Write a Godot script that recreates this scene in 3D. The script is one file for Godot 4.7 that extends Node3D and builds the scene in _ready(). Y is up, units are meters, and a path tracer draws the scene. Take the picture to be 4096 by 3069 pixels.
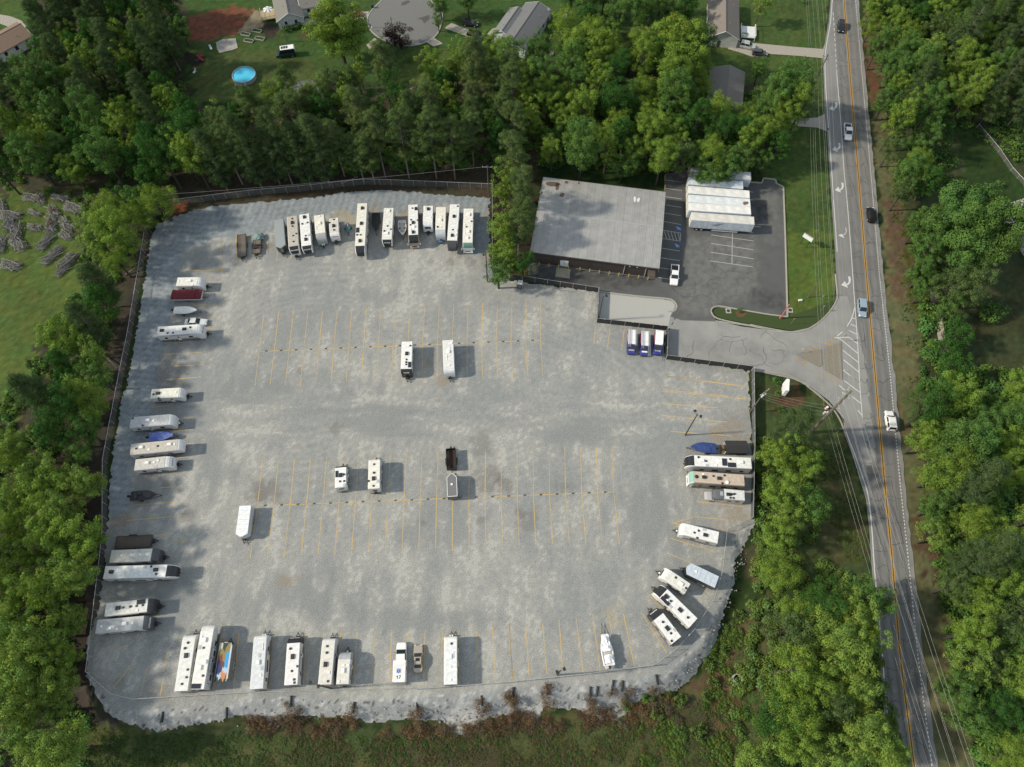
extends Node3D
# Storage yard for caravans and boats seen from a drone: camera, light, helpers, terrain, road.

const FPX := 2839.0
const PITCH := 63.8
const CAMH := 146.0
const TILE := [[0, 0, 2.0109], [1000, 0, 2.0109], [2000, 0, 2.0109], [3000, 0, 2.0182],
	[0, 750, 2.0109], [900, 750, 2.0109], [1950, 650, 2.0109], [3000, 750, 2.0182],
	[0, 1500, 2.0109], [1000, 1500, 2.0109], [2000, 1500, 2.0109], [3000, 1500, 2.0182],
	[0, 2269, 2.0109], [1000, 2269, 2.0109], [2000, 2269, 2.0109], [3000, 2269, 2.0182], [0, 0, 0.53978],
	[1080, 840, 5.53], [1480, 800, 5.144], [2480, 1300, 9.217], [2720, 1740, 5.522], [680, 2490, 3.814], [1300, 2520, 4.022], [2560, 2230, 4.25], [2700, 650, 4.809]]

var rng := RandomNumberGenerator.new()
var counts := {}
var mats := {}
var texs := {}
var nz := FastNoiseLite.new()

# ---------- places: a pixel of the photograph gives a direction, the height of what it shows gives the distance
func ray(px: float, py: float, h := 0.0) -> Vector3:
	var p := deg_to_rad(PITCH)
	var u := (px - 2048.0) / FPX
	var v := (py - 1534.5) / FPX
	var d := Vector3(u, -sin(p) - v * cos(p), -cos(p) + v * sin(p))
	var t := (h - CAMH) / d.y
	return Vector3(d.x * t, h, d.z * t)

func T(i: int, x: float, y: float, h := 0.0) -> Vector3:
	var o: Array = TILE[i]
	return ray(o[0] + x / o[2], o[1] + y / o[2], h)

func pts3(i: int, a: Array, h := 0.0) -> PackedVector3Array:
	var r := PackedVector3Array()
	for k in range(0, a.size(), 2):
		r.append(T(i, a[k], a[k + 1], h))
	return r

func poly(i: int, a: Array, h := 0.0) -> PackedVector2Array:
	var r := PackedVector2Array()
	for q in pts3(i, a, h):
		r.append(Vector2(q.x, q.z))
	return r

func mix_poly(list: Array) -> PackedVector2Array:
	var r := PackedVector2Array()
	for e in list:
		r.append_array(poly(e[0], e.slice(1)))
	return r

# ---------- naming and tagging
func nm(s: String) -> String:
	counts[s] = counts.get(s, 0) + 1
	return s if counts[s] == 1 else "%s_%03d" % [s, counts[s] - 1]

func tag(o: Node3D, label: String, category := "", group := "", kind := "") -> Node3D:
	o.set_meta("label", label)
	if category: o.set_meta("category", category)
	if group: o.set_meta("group", group)
	if kind: o.set_meta("kind", kind)
	return o

func thing(called: String, label: String, category: String, at := Vector3.ZERO, turn := 0.0, group := "") -> Node3D:
	var o := Node3D.new()
	o.name = nm(called)
	add_child(o)
	o.position = at
	o.rotation.y = turn
	tag(o, label, category, group)
	return o

func struct(called: String, label := "") -> Node3D:
	var o := Node3D.new()
	o.name = nm(called)
	add_child(o)
	o.set_meta("kind", "structure")
	if label: o.set_meta("label", label)
	return o

func part(parent: Node3D, called: String, mesh: Mesh, m: Material, at := Vector3.ZERO, turn := 0.0) -> MeshInstance3D:
	var o := MeshInstance3D.new()
	o.name = called
	o.mesh = mesh
	o.material_override = m
	parent.add_child(o, true)
	o.position = at
	o.rotation.y = turn
	return o

func sheet(called: String, mesh: Mesh, m: Material, label := "") -> MeshInstance3D:
	var o := MeshInstance3D.new()
	o.name = nm(called)
	o.mesh = mesh
	o.material_override = m
	add_child(o)
	o.set_meta("kind", "structure")
	if label: o.set_meta("label", label)
	return o

func copy(src: Node3D, at: Vector3, turn: float, scl := 1.0, label := "", group := "") -> Node3D:
	var c: Node3D = src.duplicate()
	c.name = nm(String(src.name).rstrip("0123456789").rstrip("_"))
	add_child(c)
	c.position = at
	c.rotation.y = turn
	c.scale = Vector3.ONE * scl
	if label: c.set_meta("label", label)
	if group: c.set_meta("group", group)
	return c

# ---------- materials: colours are real-world base colours (linear)
func grey_tex(called: String, seed_: int, freq: float, lo: float, hi: float, size := 512, octaves := 4, gain := 0.5) -> ImageTexture:
	if texs.has(called): return texs[called]
	var n := FastNoiseLite.new()
	n.seed = seed_
	n.noise_type = FastNoiseLite.TYPE_SIMPLEX_SMOOTH
	n.frequency = freq
	n.fractal_octaves = octaves
	n.fractal_gain = gain
	var im := n.get_seamless_image(size, size)
	im.convert(Image.FORMAT_L8)
	var d := im.get_data()
	var lut := PackedByteArray()
	for k in 256:
		lut.append(int(clampf(lerpf(lo, hi, clampf((k / 255.0 - 0.5) * 1.7 + 0.5, 0, 1)), 0, 1) * 255))
	for k in d.size(): d[k] = lut[d[k]]
	im = Image.create_from_data(size, size, false, Image.FORMAT_L8, d)
	im.convert(Image.FORMAT_RGB8)
	texs[called] = ImageTexture.create_from_image(im)
	return texs[called]

func mat(r: float, g: float, b: float, rough := 0.6, metal := 0.0, tex := "", span := 4.0, world := false) -> StandardMaterial3D:
	var key := "%.3f %.3f %.3f %.2f %.2f %s %.2f" % [r, g, b, rough, metal, tex, span]
	if mats.has(key): return mats[key]
	var m := StandardMaterial3D.new()
	m.albedo_color = Color(r, g, b).linear_to_srgb()
	m.roughness = rough
	m.metallic = metal
	if tex:
		m.albedo_texture = texs[tex]
		m.uv1_triplanar = true
		m.uv1_world_triplanar = world
		m.uv1_scale = Vector3.ONE / span
	mats[key] = m
	return m

func painted(tex: String, span: float, rough := 0.9) -> StandardMaterial3D:
	var m := StandardMaterial3D.new()
	m.vertex_color_use_as_albedo = true
	m.roughness = rough
	m.metallic_specular = 0.3
	m.albedo_texture = texs[tex]
	m.uv1_triplanar = true
	m.uv1_world_triplanar = true
	m.uv1_scale = Vector3.ONE / span
	return m

func glass(r: float, g: float, b: float) -> StandardMaterial3D:
	return mat(r, g, b, 0.08)

# ---------- mesh builder
class MB:
	var v := PackedVector3Array()
	var n := PackedVector3Array()
	var c := PackedColorArray()
	var colour := Color.WHITE
	var xf := Transform3D.IDENTITY
	func tri(a: Vector3, b: Vector3, d: Vector3, out: Vector3) -> void:
		var m := (d - a).cross(b - a)
		if m.length_squared() < 1e-14: return
		m = m.normalized()
		if m.dot(out) < 0.0:
			m = -m
			var s := b
			b = d
			d = s
		for q in [a, b, d]:
			v.append(xf * q)
			n.append(xf.basis * m)
			c.append(colour)
	func quad(a: Vector3, b: Vector3, d: Vector3, e: Vector3, out: Vector3) -> void:
		tri(a, b, d, out)
		tri(a, d, e, out)
	func box(ctr: Vector3, s: Vector3) -> void:
		frust(ctr, s, 0.0)
	func frust(ctr: Vector3, s: Vector3, inset: float) -> void:
		var h := s * 0.5
		var lo := []
		var hi := []
		for k in [[-1, -1], [1, -1], [1, 1], [-1, 1]]:
			lo.append(ctr + Vector3(k[0] * h.x, -h.y, k[1] * h.z))
			hi.append(ctr + Vector3(k[0] * (h.x - inset), h.y, k[1] * (h.z - inset)))
		quad(lo[0], lo[1], lo[2], lo[3], Vector3.DOWN)
		quad(hi[0], hi[1], hi[2], hi[3], Vector3.UP)
		for k in 4:
			var j := (k + 1) % 4
			quad(lo[k], lo[j], hi[j], hi[k], (lo[k] + lo[j]) * 0.5 - ctr + Vector3(0, h.y, 0))
	func loft(rings: Array, cap := true) -> void:
		# rings: PackedVector3Array of the same size, each closed
		var m: int = rings[0].size()
		for k in range(rings.size() - 1):
			var ca := Vector3.ZERO
			for q in rings[k]: ca += q
			for q in rings[k + 1]: ca += q
			ca /= m * 2.0
			for j in m:
				var i := (j + 1) % m
				var mid: Vector3 = (rings[k][j] + rings[k][i] + rings[k + 1][j] + rings[k + 1][i]) * 0.25
				quad(rings[k][j], rings[k][i], rings[k + 1][i], rings[k + 1][j], mid - ca)
		if cap:
			for e in [0, rings.size() - 1]:
				var ct := Vector3.ZERO
				for q in rings[e]: ct += q
				ct /= m
				var o: Vector3 = rings[e][0] - rings[1 if e == 0 else rings.size() - 2][0]
				for j in m:
					tri(ct, rings[e][j], rings[e][(j + 1) % m], o)
	func tube(a: Vector3, b: Vector3, r0: float, r1: float, seg := 8, cap := true) -> void:
		var d := (b - a).normalized()
		var s := d.cross(Vector3.UP if absf(d.y) < 0.9 else Vector3.RIGHT).normalized()
		var t := d.cross(s)
		var ra := PackedVector3Array()
		var rb := PackedVector3Array()
		for k in seg:
			var w := TAU * k / seg
			var o := s * cos(w) + t * sin(w)
			ra.append(a + o * r0)
			rb.append(b + o * r1)
		loft([ra, rb], cap)
	func path(p: PackedVector3Array, r: float, seg := 5) -> void:
		for k in range(p.size() - 1): tube(p[k], p[k + 1], r, r, seg, false)
	func disc(ctr: Vector3, r: float, seg := 12) -> void:
		for k in seg:
			var a := TAU * k / seg
			var b := TAU * (k + 1) / seg
			tri(ctr, ctr + Vector3(cos(a) * r, 0, sin(a) * r), ctr + Vector3(cos(b) * r, 0, sin(b) * r), Vector3.UP)
	func flat(p: PackedVector2Array, y: float) -> void:
		var ix := Geometry2D.triangulate_polygon(p)
		for k in range(0, ix.size(), 3):
			tri(Vector3(p[ix[k]].x, y, p[ix[k]].y), Vector3(p[ix[k + 1]].x, y, p[ix[k + 1]].y), Vector3(p[ix[k + 2]].x, y, p[ix[k + 2]].y), Vector3.UP)
	func strip(p: PackedVector3Array, w: float, lift := 0.0) -> void:
		# flat ribbon along a path
		for k in range(p.size() - 1):
			var d := (p[k + 1] - p[k]).normalized()
			var s := Vector3(-d.z, 0, d.x) * w * 0.5
			var o := Vector3(0, lift, 0)
			quad(p[k] - s + o, p[k] + s + o, p[k + 1] + s + o, p[k + 1] - s + o, Vector3.UP)
	func mesh() -> ArrayMesh:
		var a := []
		a.resize(Mesh.ARRAY_MAX)
		a[Mesh.ARRAY_VERTEX] = v
		a[Mesh.ARRAY_NORMAL] = n
		a[Mesh.ARRAY_COLOR] = c
		var r := ArrayMesh.new()
		if v.size() > 0: r.add_surface_from_arrays(Mesh.PRIMITIVE_TRIANGLES, a)
		return r

func box_mesh(s: Vector3, inset := 0.0) -> ArrayMesh:
	var key := "box %.3v %.3f" % [s, inset]
	if texs.has(key): return texs[key]
	var b := MB.new()
	b.frust(Vector3.ZERO, s, inset)
	texs[key] = b.mesh()
	return texs[key]

func kerb_along(called: String, p: PackedVector3Array, w: float, h: float, m: Material) -> void:
	var b := MB.new()
	for k in range(p.size() - 1):
		var d := p[k + 1] - p[k]
		b.xf = Transform3D(Basis(Vector3.UP, atan2(d.x, d.z)), (p[k] + p[k + 1]) * 0.5)
		b.frust(Vector3(0, h * 0.5 - 0.03, 0), Vector3(w, h + 0.06, d.length() + w * 0.3), 0.025)
	sheet(called, b.mesh(), m)

func smooth(p: PackedVector3Array, per := 6) -> PackedVector3Array:
	var r := PackedVector3Array()
	for k in range(p.size() - 1):
		var a := p[max(k - 1, 0)]
		var d := p[min(k + 2, p.size() - 1)]
		for j in per:
			r.append(p[k].cubic_interpolate(p[k + 1], a, d, float(j) / per))
	r.append(p[p.size() - 1])
	return r

# ---------- terrain
var pad_edge := PackedVector2Array()
var pad_poly := PackedVector2Array()

# asked twice: a test ray may graze a corner of the outline
func inside(q: Vector2, p: PackedVector2Array) -> bool:
	return Geometry2D.is_point_in_polygon(q, p) or Geometry2D.is_point_in_polygon(q + Vector2(0.021, 0.013), p)

func ground_height(x: float, z: float) -> float:
	if z < -62.0 or x < -100.0 or x > 60.0: return 0.0
	var q := Vector2(x, z)
	if inside(q, pad_poly): return 0.0
	var best := 1e9
	for k in range(pad_edge.size() - 1):
		var e := Geometry2D.get_closest_point_to_segment(q, pad_edge[k], pad_edge[k + 1])
		best = minf(best, e.distance_squared_to(q))
	var drop := 3.0 * smoothstep(0.2, 4.6, sqrt(best))
	# it rises again towards the road and towards the woods in the west
	drop *= 1.0 - smoothstep(38.0, 58.0, x)
	drop *= smoothstep(-100.0, -82.0, x)
	return -drop * smoothstep(-62.0, -52.0, z)

func setup() -> void:
	rng.seed = 20240517
	nz.seed = 5
	nz.frequency = 1.0
	nz.fractal_octaves = 3
	grey_tex("gravel", 11, 0.045, 0.76, 1.0, 1024, 4, 0.9)
	grey_tex("soil", 12, 0.05, 0.5, 1.0, 1024, 5, 0.75)
	grey_tex("asphalt", 13, 0.03, 0.86, 1.0, 1024, 5, 0.85)
	grey_tex("dirt", 14, 0.006, 0.91, 1.0, 512, 5, 0.6)
	grey_tex("grime", 15, 0.02, 0.76, 1.0, 512, 5, 0.6)
	grey_tex("bark", 16, 0.03, 0.5, 1.0, 256, 4, 0.6)
	grey_tex("shingle", 17, 0.12, 0.55, 1.0, 512, 3, 0.8)

func view_and_light() -> void:
	var cam := Camera3D.new()
	cam.name = "camera"
	cam.fov = rad_to_deg(2.0 * atan(1534.5 / FPX))
	cam.near = 1.0
	cam.far = 3000.0
	cam.position = Vector3(0, CAMH, 0)
	cam.rotation_degrees = Vector3(-PITCH, 0, 0)
	add_child(cam)
	cam.current = true
	var env := Environment.new()
	env.background_mode = Environment.BG_SKY
	var sky := ProceduralSkyMaterial.new()
	sky.sky_top_color = Color(0.58, 0.62, 0.66)
	sky.sky_horizon_color = Color(0.78, 0.80, 0.82)
	sky.sky_curve = 0.15
	sky.ground_bottom_color = Color(0.12, 0.13, 0.10)
	sky.ground_horizon_color = Color(0.55, 0.58, 0.58)
	env.sky = Sky.new()
	env.sky.sky_material = sky
	env.background_energy_multiplier = 1.12
	env.tonemap_mode = Environment.TONE_MAPPER_LINEAR
	env.tonemap_exposure = 1.58
	env.sdfgi_enabled = true
	env.ssao_enabled = true
	env.ssil_enabled = true
	var we := WorldEnvironment.new()
	we.name = "environment"
	we.environment = env
	add_child(we)
	var sun := DirectionalLight3D.new()
	sun.name = "sun"
	sun.light_energy = 0.98
	sun.light_color = Color(1.0, 0.955, 0.87)
	sun.light_angular_distance = 2.6
	sun.shadow_enabled = true
	add_child(sun)
	sun.look_at_from_position(Vector3.ZERO, Vector3(4.7, -3.3, -0.3))

# colour patches of the open ground, in the order they are laid: [colour, raggedness in metres, polygon]
var patches := []
func patch(r: float, g: float, b: float, rag: float, p: PackedVector2Array) -> void:
	var box := Rect2(p[0], Vector2.ZERO)
	for q in p: box = box.expand(q)
	patches.append([Color(r, g, b), rag, p, box.grow(rag)])

func fnoise(x: float, z: float, f: float) -> float:
	return nz.get_noise_2d(x * f, z * f)

func terrain() -> void:
	pad_edge = mix_poly([[12, 690, 830, 800, 1000, 950, 1150, 1300, 1140, 1800, 1120], [13, 0, 1060, 500, 1040, 830, 1075, 1350, 1040, 1860, 1000],
		[14, 100, 960, 700, 960, 1000, 900, 1350, 830, 1620, 600, 1700, 400, 1850, 100], [10, 1850, 1400, 1880, 1290, 2040, 1200, 2050, 1000]])
	pad_poly = pad_edge.duplicate()
	pad_poly.append_array(mix_poly([[10, 2035, 550, 2015, 0], [16, 1600, 500, 1000, 300, 400, 300, 180, 800, 180, 1300]]))
	# woods floor first, then lawns, verges, bare soil
	patch(0.085, 0.080, 0.048, 2.0, poly(16, [-300, -400, 400, -400, 400, 100, 380, 180, 560, 330, 1060, 380, 1070, 620, 330, 440, 300, 600, 230, 900, 190, 1450, 260, 1700, -300, 1700]))
	patch(0.100, 0.082, 0.055, 2.0, poly(16, [560, 240, 1060, 150, 1300, 60, 1740, 120, 1740, 330, 1480, 390, 1160, 390, 1060, 420, 400, 430, 380, 330]))
	patch(0.070, 0.090, 0.038, 2.0, poly(16, [1900, -200, 2500, -200, 2500, 1750, 2080, 1750, 2000, 1100, 1990, 850, 2000, 600, 1950, 450]))
	patch(0.130, 0.190, 0.045, 2.5, poly(16, [-200, 410, 175, 415, 170, 560, 200, 640, 130, 700, 60, 790, 20, 950, -200, 1000]))
	patch(0.098, 0.163, 0.039, 2.0, poly(16, [-50, -50, 60, -20, 70, 60, 20, 170, -80, 180]))
	patch(0.075, 0.140, 0.035, 1.5, poly(16, [400, -80, 960, -80, 1300, -80, 1480, 0, 1500, 60, 1250, 90, 1230, 150, 1130, 150, 960, 180, 700, 170, 640, 180, 520, 225, 420, 220, 395, 100]))
	patch(0.107, 0.146, 0.044, 2.0, poly(16, [430, 130, 560, 105, 640, 130, 690, 140, 690, 180, 540, 220, 430, 220, 410, 180]))
	patch(0.124, 0.169, 0.042, 2.5, poly(16, [880, 110, 960, 105, 1050, 130, 1050, 170, 940, 180, 850, 170]))
	patch(0.091, 0.150, 0.039, 1.5, poly(16, [1370, -100, 1790, -100, 1785, 100, 1790, 260, 1795, 400, 1808, 640, 1760, 700, 1690, 700, 1690, 400, 1640, 380, 1690, 300, 1740, 230, 1620, 180, 1530, 180, 1500, 100, 1230, 120]))
	patch(0.130, 0.195, 0.042, 1.5, poly(16, [1690, 500, 1805, 500, 1808, 640, 1760, 700, 1700, 700]))
	patch(0.035, 0.070, 0.018, 1.0, poly(16, [1150, 350, 1440, 360, 1435, 420, 1165, 385]))
	patch(0.26, 0.105, 0.060, 1.6, poly(0, [1520, 110, 1640, 85, 2060, 55, 2090, 90, 2000, 150, 1940, 210, 1900, 285, 1530, 340, 1480, 250]))
	patch(0.36, 0.31, 0.20, 0.8, poly(0, [2040, 70, 2095, 100, 2130, 210, 2010, 240, 1910, 280, 1945, 200, 2000, 150]))
	patch(0.13, 0.085, 0.055, 1.2, poly(1, [380, 285, 480, 250, 540, 265, 500, 300, 390, 315]))
	patch(0.07, 0.055, 0.042, 1.2, poly(1, [120, 180, 215, 180, 240, 300, 130, 300]))
	patch(0.045, 0.038, 0.033, 0.8, poly(0, [1480, 400, 1600, 440, 1650, 500, 1590, 530, 1480, 500]))
	patch(0.040, 0.078, 0.020, 1.2, poly(3, [1620, 985, 1800, 1010, 2230, 1490, 2230, 1640, 1700, 1640, 1720, 1250]))
	patch(0.060, 0.072, 0.030, 1.5, poly(7, [1680, 850, 2212, 900, 2212, 1250, 1720, 1250]))
	# verge east of the road
	patch(0.195, 0.192, 0.094, 1.2, poly(16, [1860, -100, 1885, -100, 1905, 150, 1930, 300, 1965, 500, 1990, 640, 1990, 850, 2010, 1000, 2040, 1280, 2075, 1420, 2130, 1700, 2010, 1700, 1960, 1300, 1925, 800, 1895, 400]))
	patch(0.20, 0.135, 0.085, 1.6, poly(7, [1110, 60, 1180, 120, 1240, 300, 1270, 450, 1230, 560, 1230, 700, 1240, 800, 1280, 920, 1170, 900, 1150, 700, 1130, 420, 1090, 200]))
	patch(0.19, 0.11, 0.06, 1.4, poly(3, [910, 100, 950, 300, 1010, 500, 1080, 700, 1090, 850, 960, 850, 920, 500]))
	patch(0.12, 0.13, 0.035, 1.5, poly(7, [1230, 80, 1300, 250, 1400, 500, 1480, 800, 1490, 1000, 1300, 1000, 1280, 800, 1260, 500]))
	patch(0.16, 0.10, 0.06, 1.5, poly(11, [1310, 1180, 1450, 1200, 1590, 1300, 1600, 1500, 1470, 1600, 1400, 1500]))
	patch(0.13, 0.07, 0.045, 1.5, poly(15, [1430, 0, 1510, 30, 1500, 120, 1440, 80]))
	# between the yard and the road
	patch(0.095, 0.125, 0.045, 1.5, poly(16, [1625, 805, 1715, 822, 1770, 860, 1820, 930, 1870, 1050, 1890, 1250, 1905, 1500, 1930, 1700, 1880, 1700, 1860, 1300, 1640, 1200, 1630, 950]))
	patch(0.17, 0.095, 0.05, 1.6, poly(11, [180, 170, 420, 90, 480, 180, 430, 270, 280, 280, 190, 250]))
	patch(0.15, 0.105, 0.06, 2.0, poly(11, [720, 850, 800, 820, 850, 1000, 880, 1200, 860, 1330, 780, 1250, 760, 1050]))
	patch(0.105, 0.112, 0.048, 2.0, poly(11, [600, 560, 800, 620, 900, 1000, 950, 1500, 600, 1500, 520, 1150, 600, 900]))
	# south of the yard: rough grass, thatch and clay
	patch(0.125, 0.130, 0.055, 2.0, poly(16, [150, 1490, 500, 1545, 900, 1560, 1480, 1500, 1660, 1250, 1660, 1750, 100, 1750]))
	patch(0.080, 0.070, 0.058, 1.5, poly(12, [480, 500, 690, 620, 690, 900, 850, 1150, 1200, 1330, 800, 1330, 480, 1100]))
	patch(0.095, 0.120, 0.046, 2.0, poly(16, [210, 1570, 700, 1545, 900, 1560, 900, 1620, 500, 1640, 220, 1640]))
	patch(0.105, 0.096, 0.052, 2.0, poly(14, [1250, 1100, 1800, 1000, 1850, 1400, 1550, 1420, 1200, 1300]))
	patch(0.17, 0.11, 0.065, 1.3, poly(14, [1650, 900, 1780, 700, 1880, 500, 1960, 450, 1980, 560, 1900, 760, 1980, 1000, 1900, 1080, 1850, 1300, 1840, 1480, 1760, 1480, 1780, 1200, 1680, 1000, 1540, 950]))
	patch(0.115, 0.10, 0.055, 1.5, poly(10, [1950, 1400, 2080, 1300, 2120, 1180, 2212, 1100, 2212, 1400, 2100, 1600, 1990, 1650]))
	patch(0.10, 0.08, 0.05, 1.5, poly(13, [1000, 1480, 1600, 1470, 2212, 1500, 2212, 1640, 1000, 1560]))
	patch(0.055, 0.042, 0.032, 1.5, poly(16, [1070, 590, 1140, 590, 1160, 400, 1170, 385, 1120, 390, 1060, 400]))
	patch(0.20, 0.085, 0.045, 1.0, poly(6, [240, 850, 330, 800, 325, 950, 250, 960]))
	patch(0.30, 0.10, 0.05, 0.9, poly(4, [1360, 160, 1480, 120, 1500, 185, 1400, 230, 1350, 235]))
	patch(0.085, 0.070, 0.056, 1.0, mix_poly([[4, 930, 50, 1100, 60, 1350, 140, 1215, 260, 1130, 700, 1060, 1180, 980, 1609], [8, 860, 700, 860, 1280, 820, 1609], [12, 720, 850, 640, 600, 700, 200], [8, 720, 1250, 640, 1000, 830, 300], [4, 900, 1300, 1040, 800, 900, 400]]))
	var step := 0.65
	var x0 := -192.0
	var z0 := -236.0
	var nx := int(384.0 / step)
	var nzn := int(262.0 / step)
	var v := PackedVector3Array()
	var c := PackedColorArray()
	var nn := PackedVector3Array()
	v.resize((nx + 1) * (nzn + 1))
	c.resize(v.size())
	nn.resize(v.size())
	for j in nzn + 1:
		for i in nx + 1:
			var x := x0 + i * step
			var z := z0 + j * step
			var k := j * (nx + 1) + i
			var a := fnoise(x, z, 0.22)
			var b := fnoise(z + 50.0, x, 0.22)
			var col := Color(0.045, 0.075, 0.022)
			for p in patches:
				var q := Vector2(x + a * p[1] * 2.0, z + b * p[1] * 2.0)
				if (p[3] as Rect2).has_point(q) and Geometry2D.is_point_in_polygon(q, p[2]):
					col = p[0]
			var f := fnoise(x + 9.0, z, 0.5) + 0.6 * fnoise(x, z, 0.06)
			# drier and lusher tufts
			col = col * (1.0 + 0.35 * f + 0.3 * fnoise(x, z, 1.6))
			col.r *= 1.0 + 0.25 * fnoise(x, z + 31.0, 0.16)
			if i > 0 and j > 0 and i < nx and j < nzn:
				x += a * 0.3
				z += b * 0.3
			v[k] = Vector3(x, ground_height(x, z) - 0.10, z)
			c[k] = col
			nn[k] = Vector3.UP
	var ix := PackedInt32Array()
	for j in nzn:
		for i in nx:
			var k := j * (nx + 1) + i
			ix.append_array([k, k + 1, k + nx + 1, k + 1, k + nx + 2, k + nx + 1])
	for j in range(1, nzn):
		for i in range(1, nx):
			var k := j * (nx + 1) + i
			if absf(v[k].y + 0.1) > 0.001 or absf(v[k + 1].y - v[k - 1].y) > 0.001:
				nn[k] = (v[k + nx + 1] - v[k - nx - 1]).cross(v[k + 1] - v[k - 1]).normalized()
	# the land goes on, out of sight
	var far := 1500.0
	var e := [Vector2(x0, z0), Vector2(x0 + nx * step, z0), Vector2(x0 + nx * step, z0 + nzn * step), Vector2(x0, z0 + nzn * step)]
	var o := [Vector2(-far, -far), Vector2(far, -far), Vector2(far, far), Vector2(-far, far)]
	for k in 4:
		var s := v.size()
		for q in [e[k], e[(k + 1) % 4], o[(k + 1) % 4], o[k]]:
			v.append(Vector3(q.x, -0.1, q.y))
			c.append(Color(0.045, 0.07, 0.022))
			nn.append(Vector3.UP)
		ix.append_array([s, s + 2, s + 1, s, s + 3, s + 2])
	sheet("ground", indexed(v, nn, c, ix), painted("soil", 7.0, 0.95), "grass, leaf litter and clay around the storage yard")

func indexed(v: PackedVector3Array, n: PackedVector3Array, c: PackedColorArray, ix: PackedInt32Array) -> ArrayMesh:
	var a := []
	a.resize(Mesh.ARRAY_MAX)
	a[Mesh.ARRAY_VERTEX] = v
	a[Mesh.ARRAY_NORMAL] = n
	a[Mesh.ARRAY_COLOR] = c
	a[Mesh.ARRAY_INDEX] = ix
	var r := ArrayMesh.new()
	r.add_surface_from_arrays(Mesh.PRIMITIVE_TRIANGLES, a)
	return r

var fence_line := PackedVector2Array()

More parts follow.
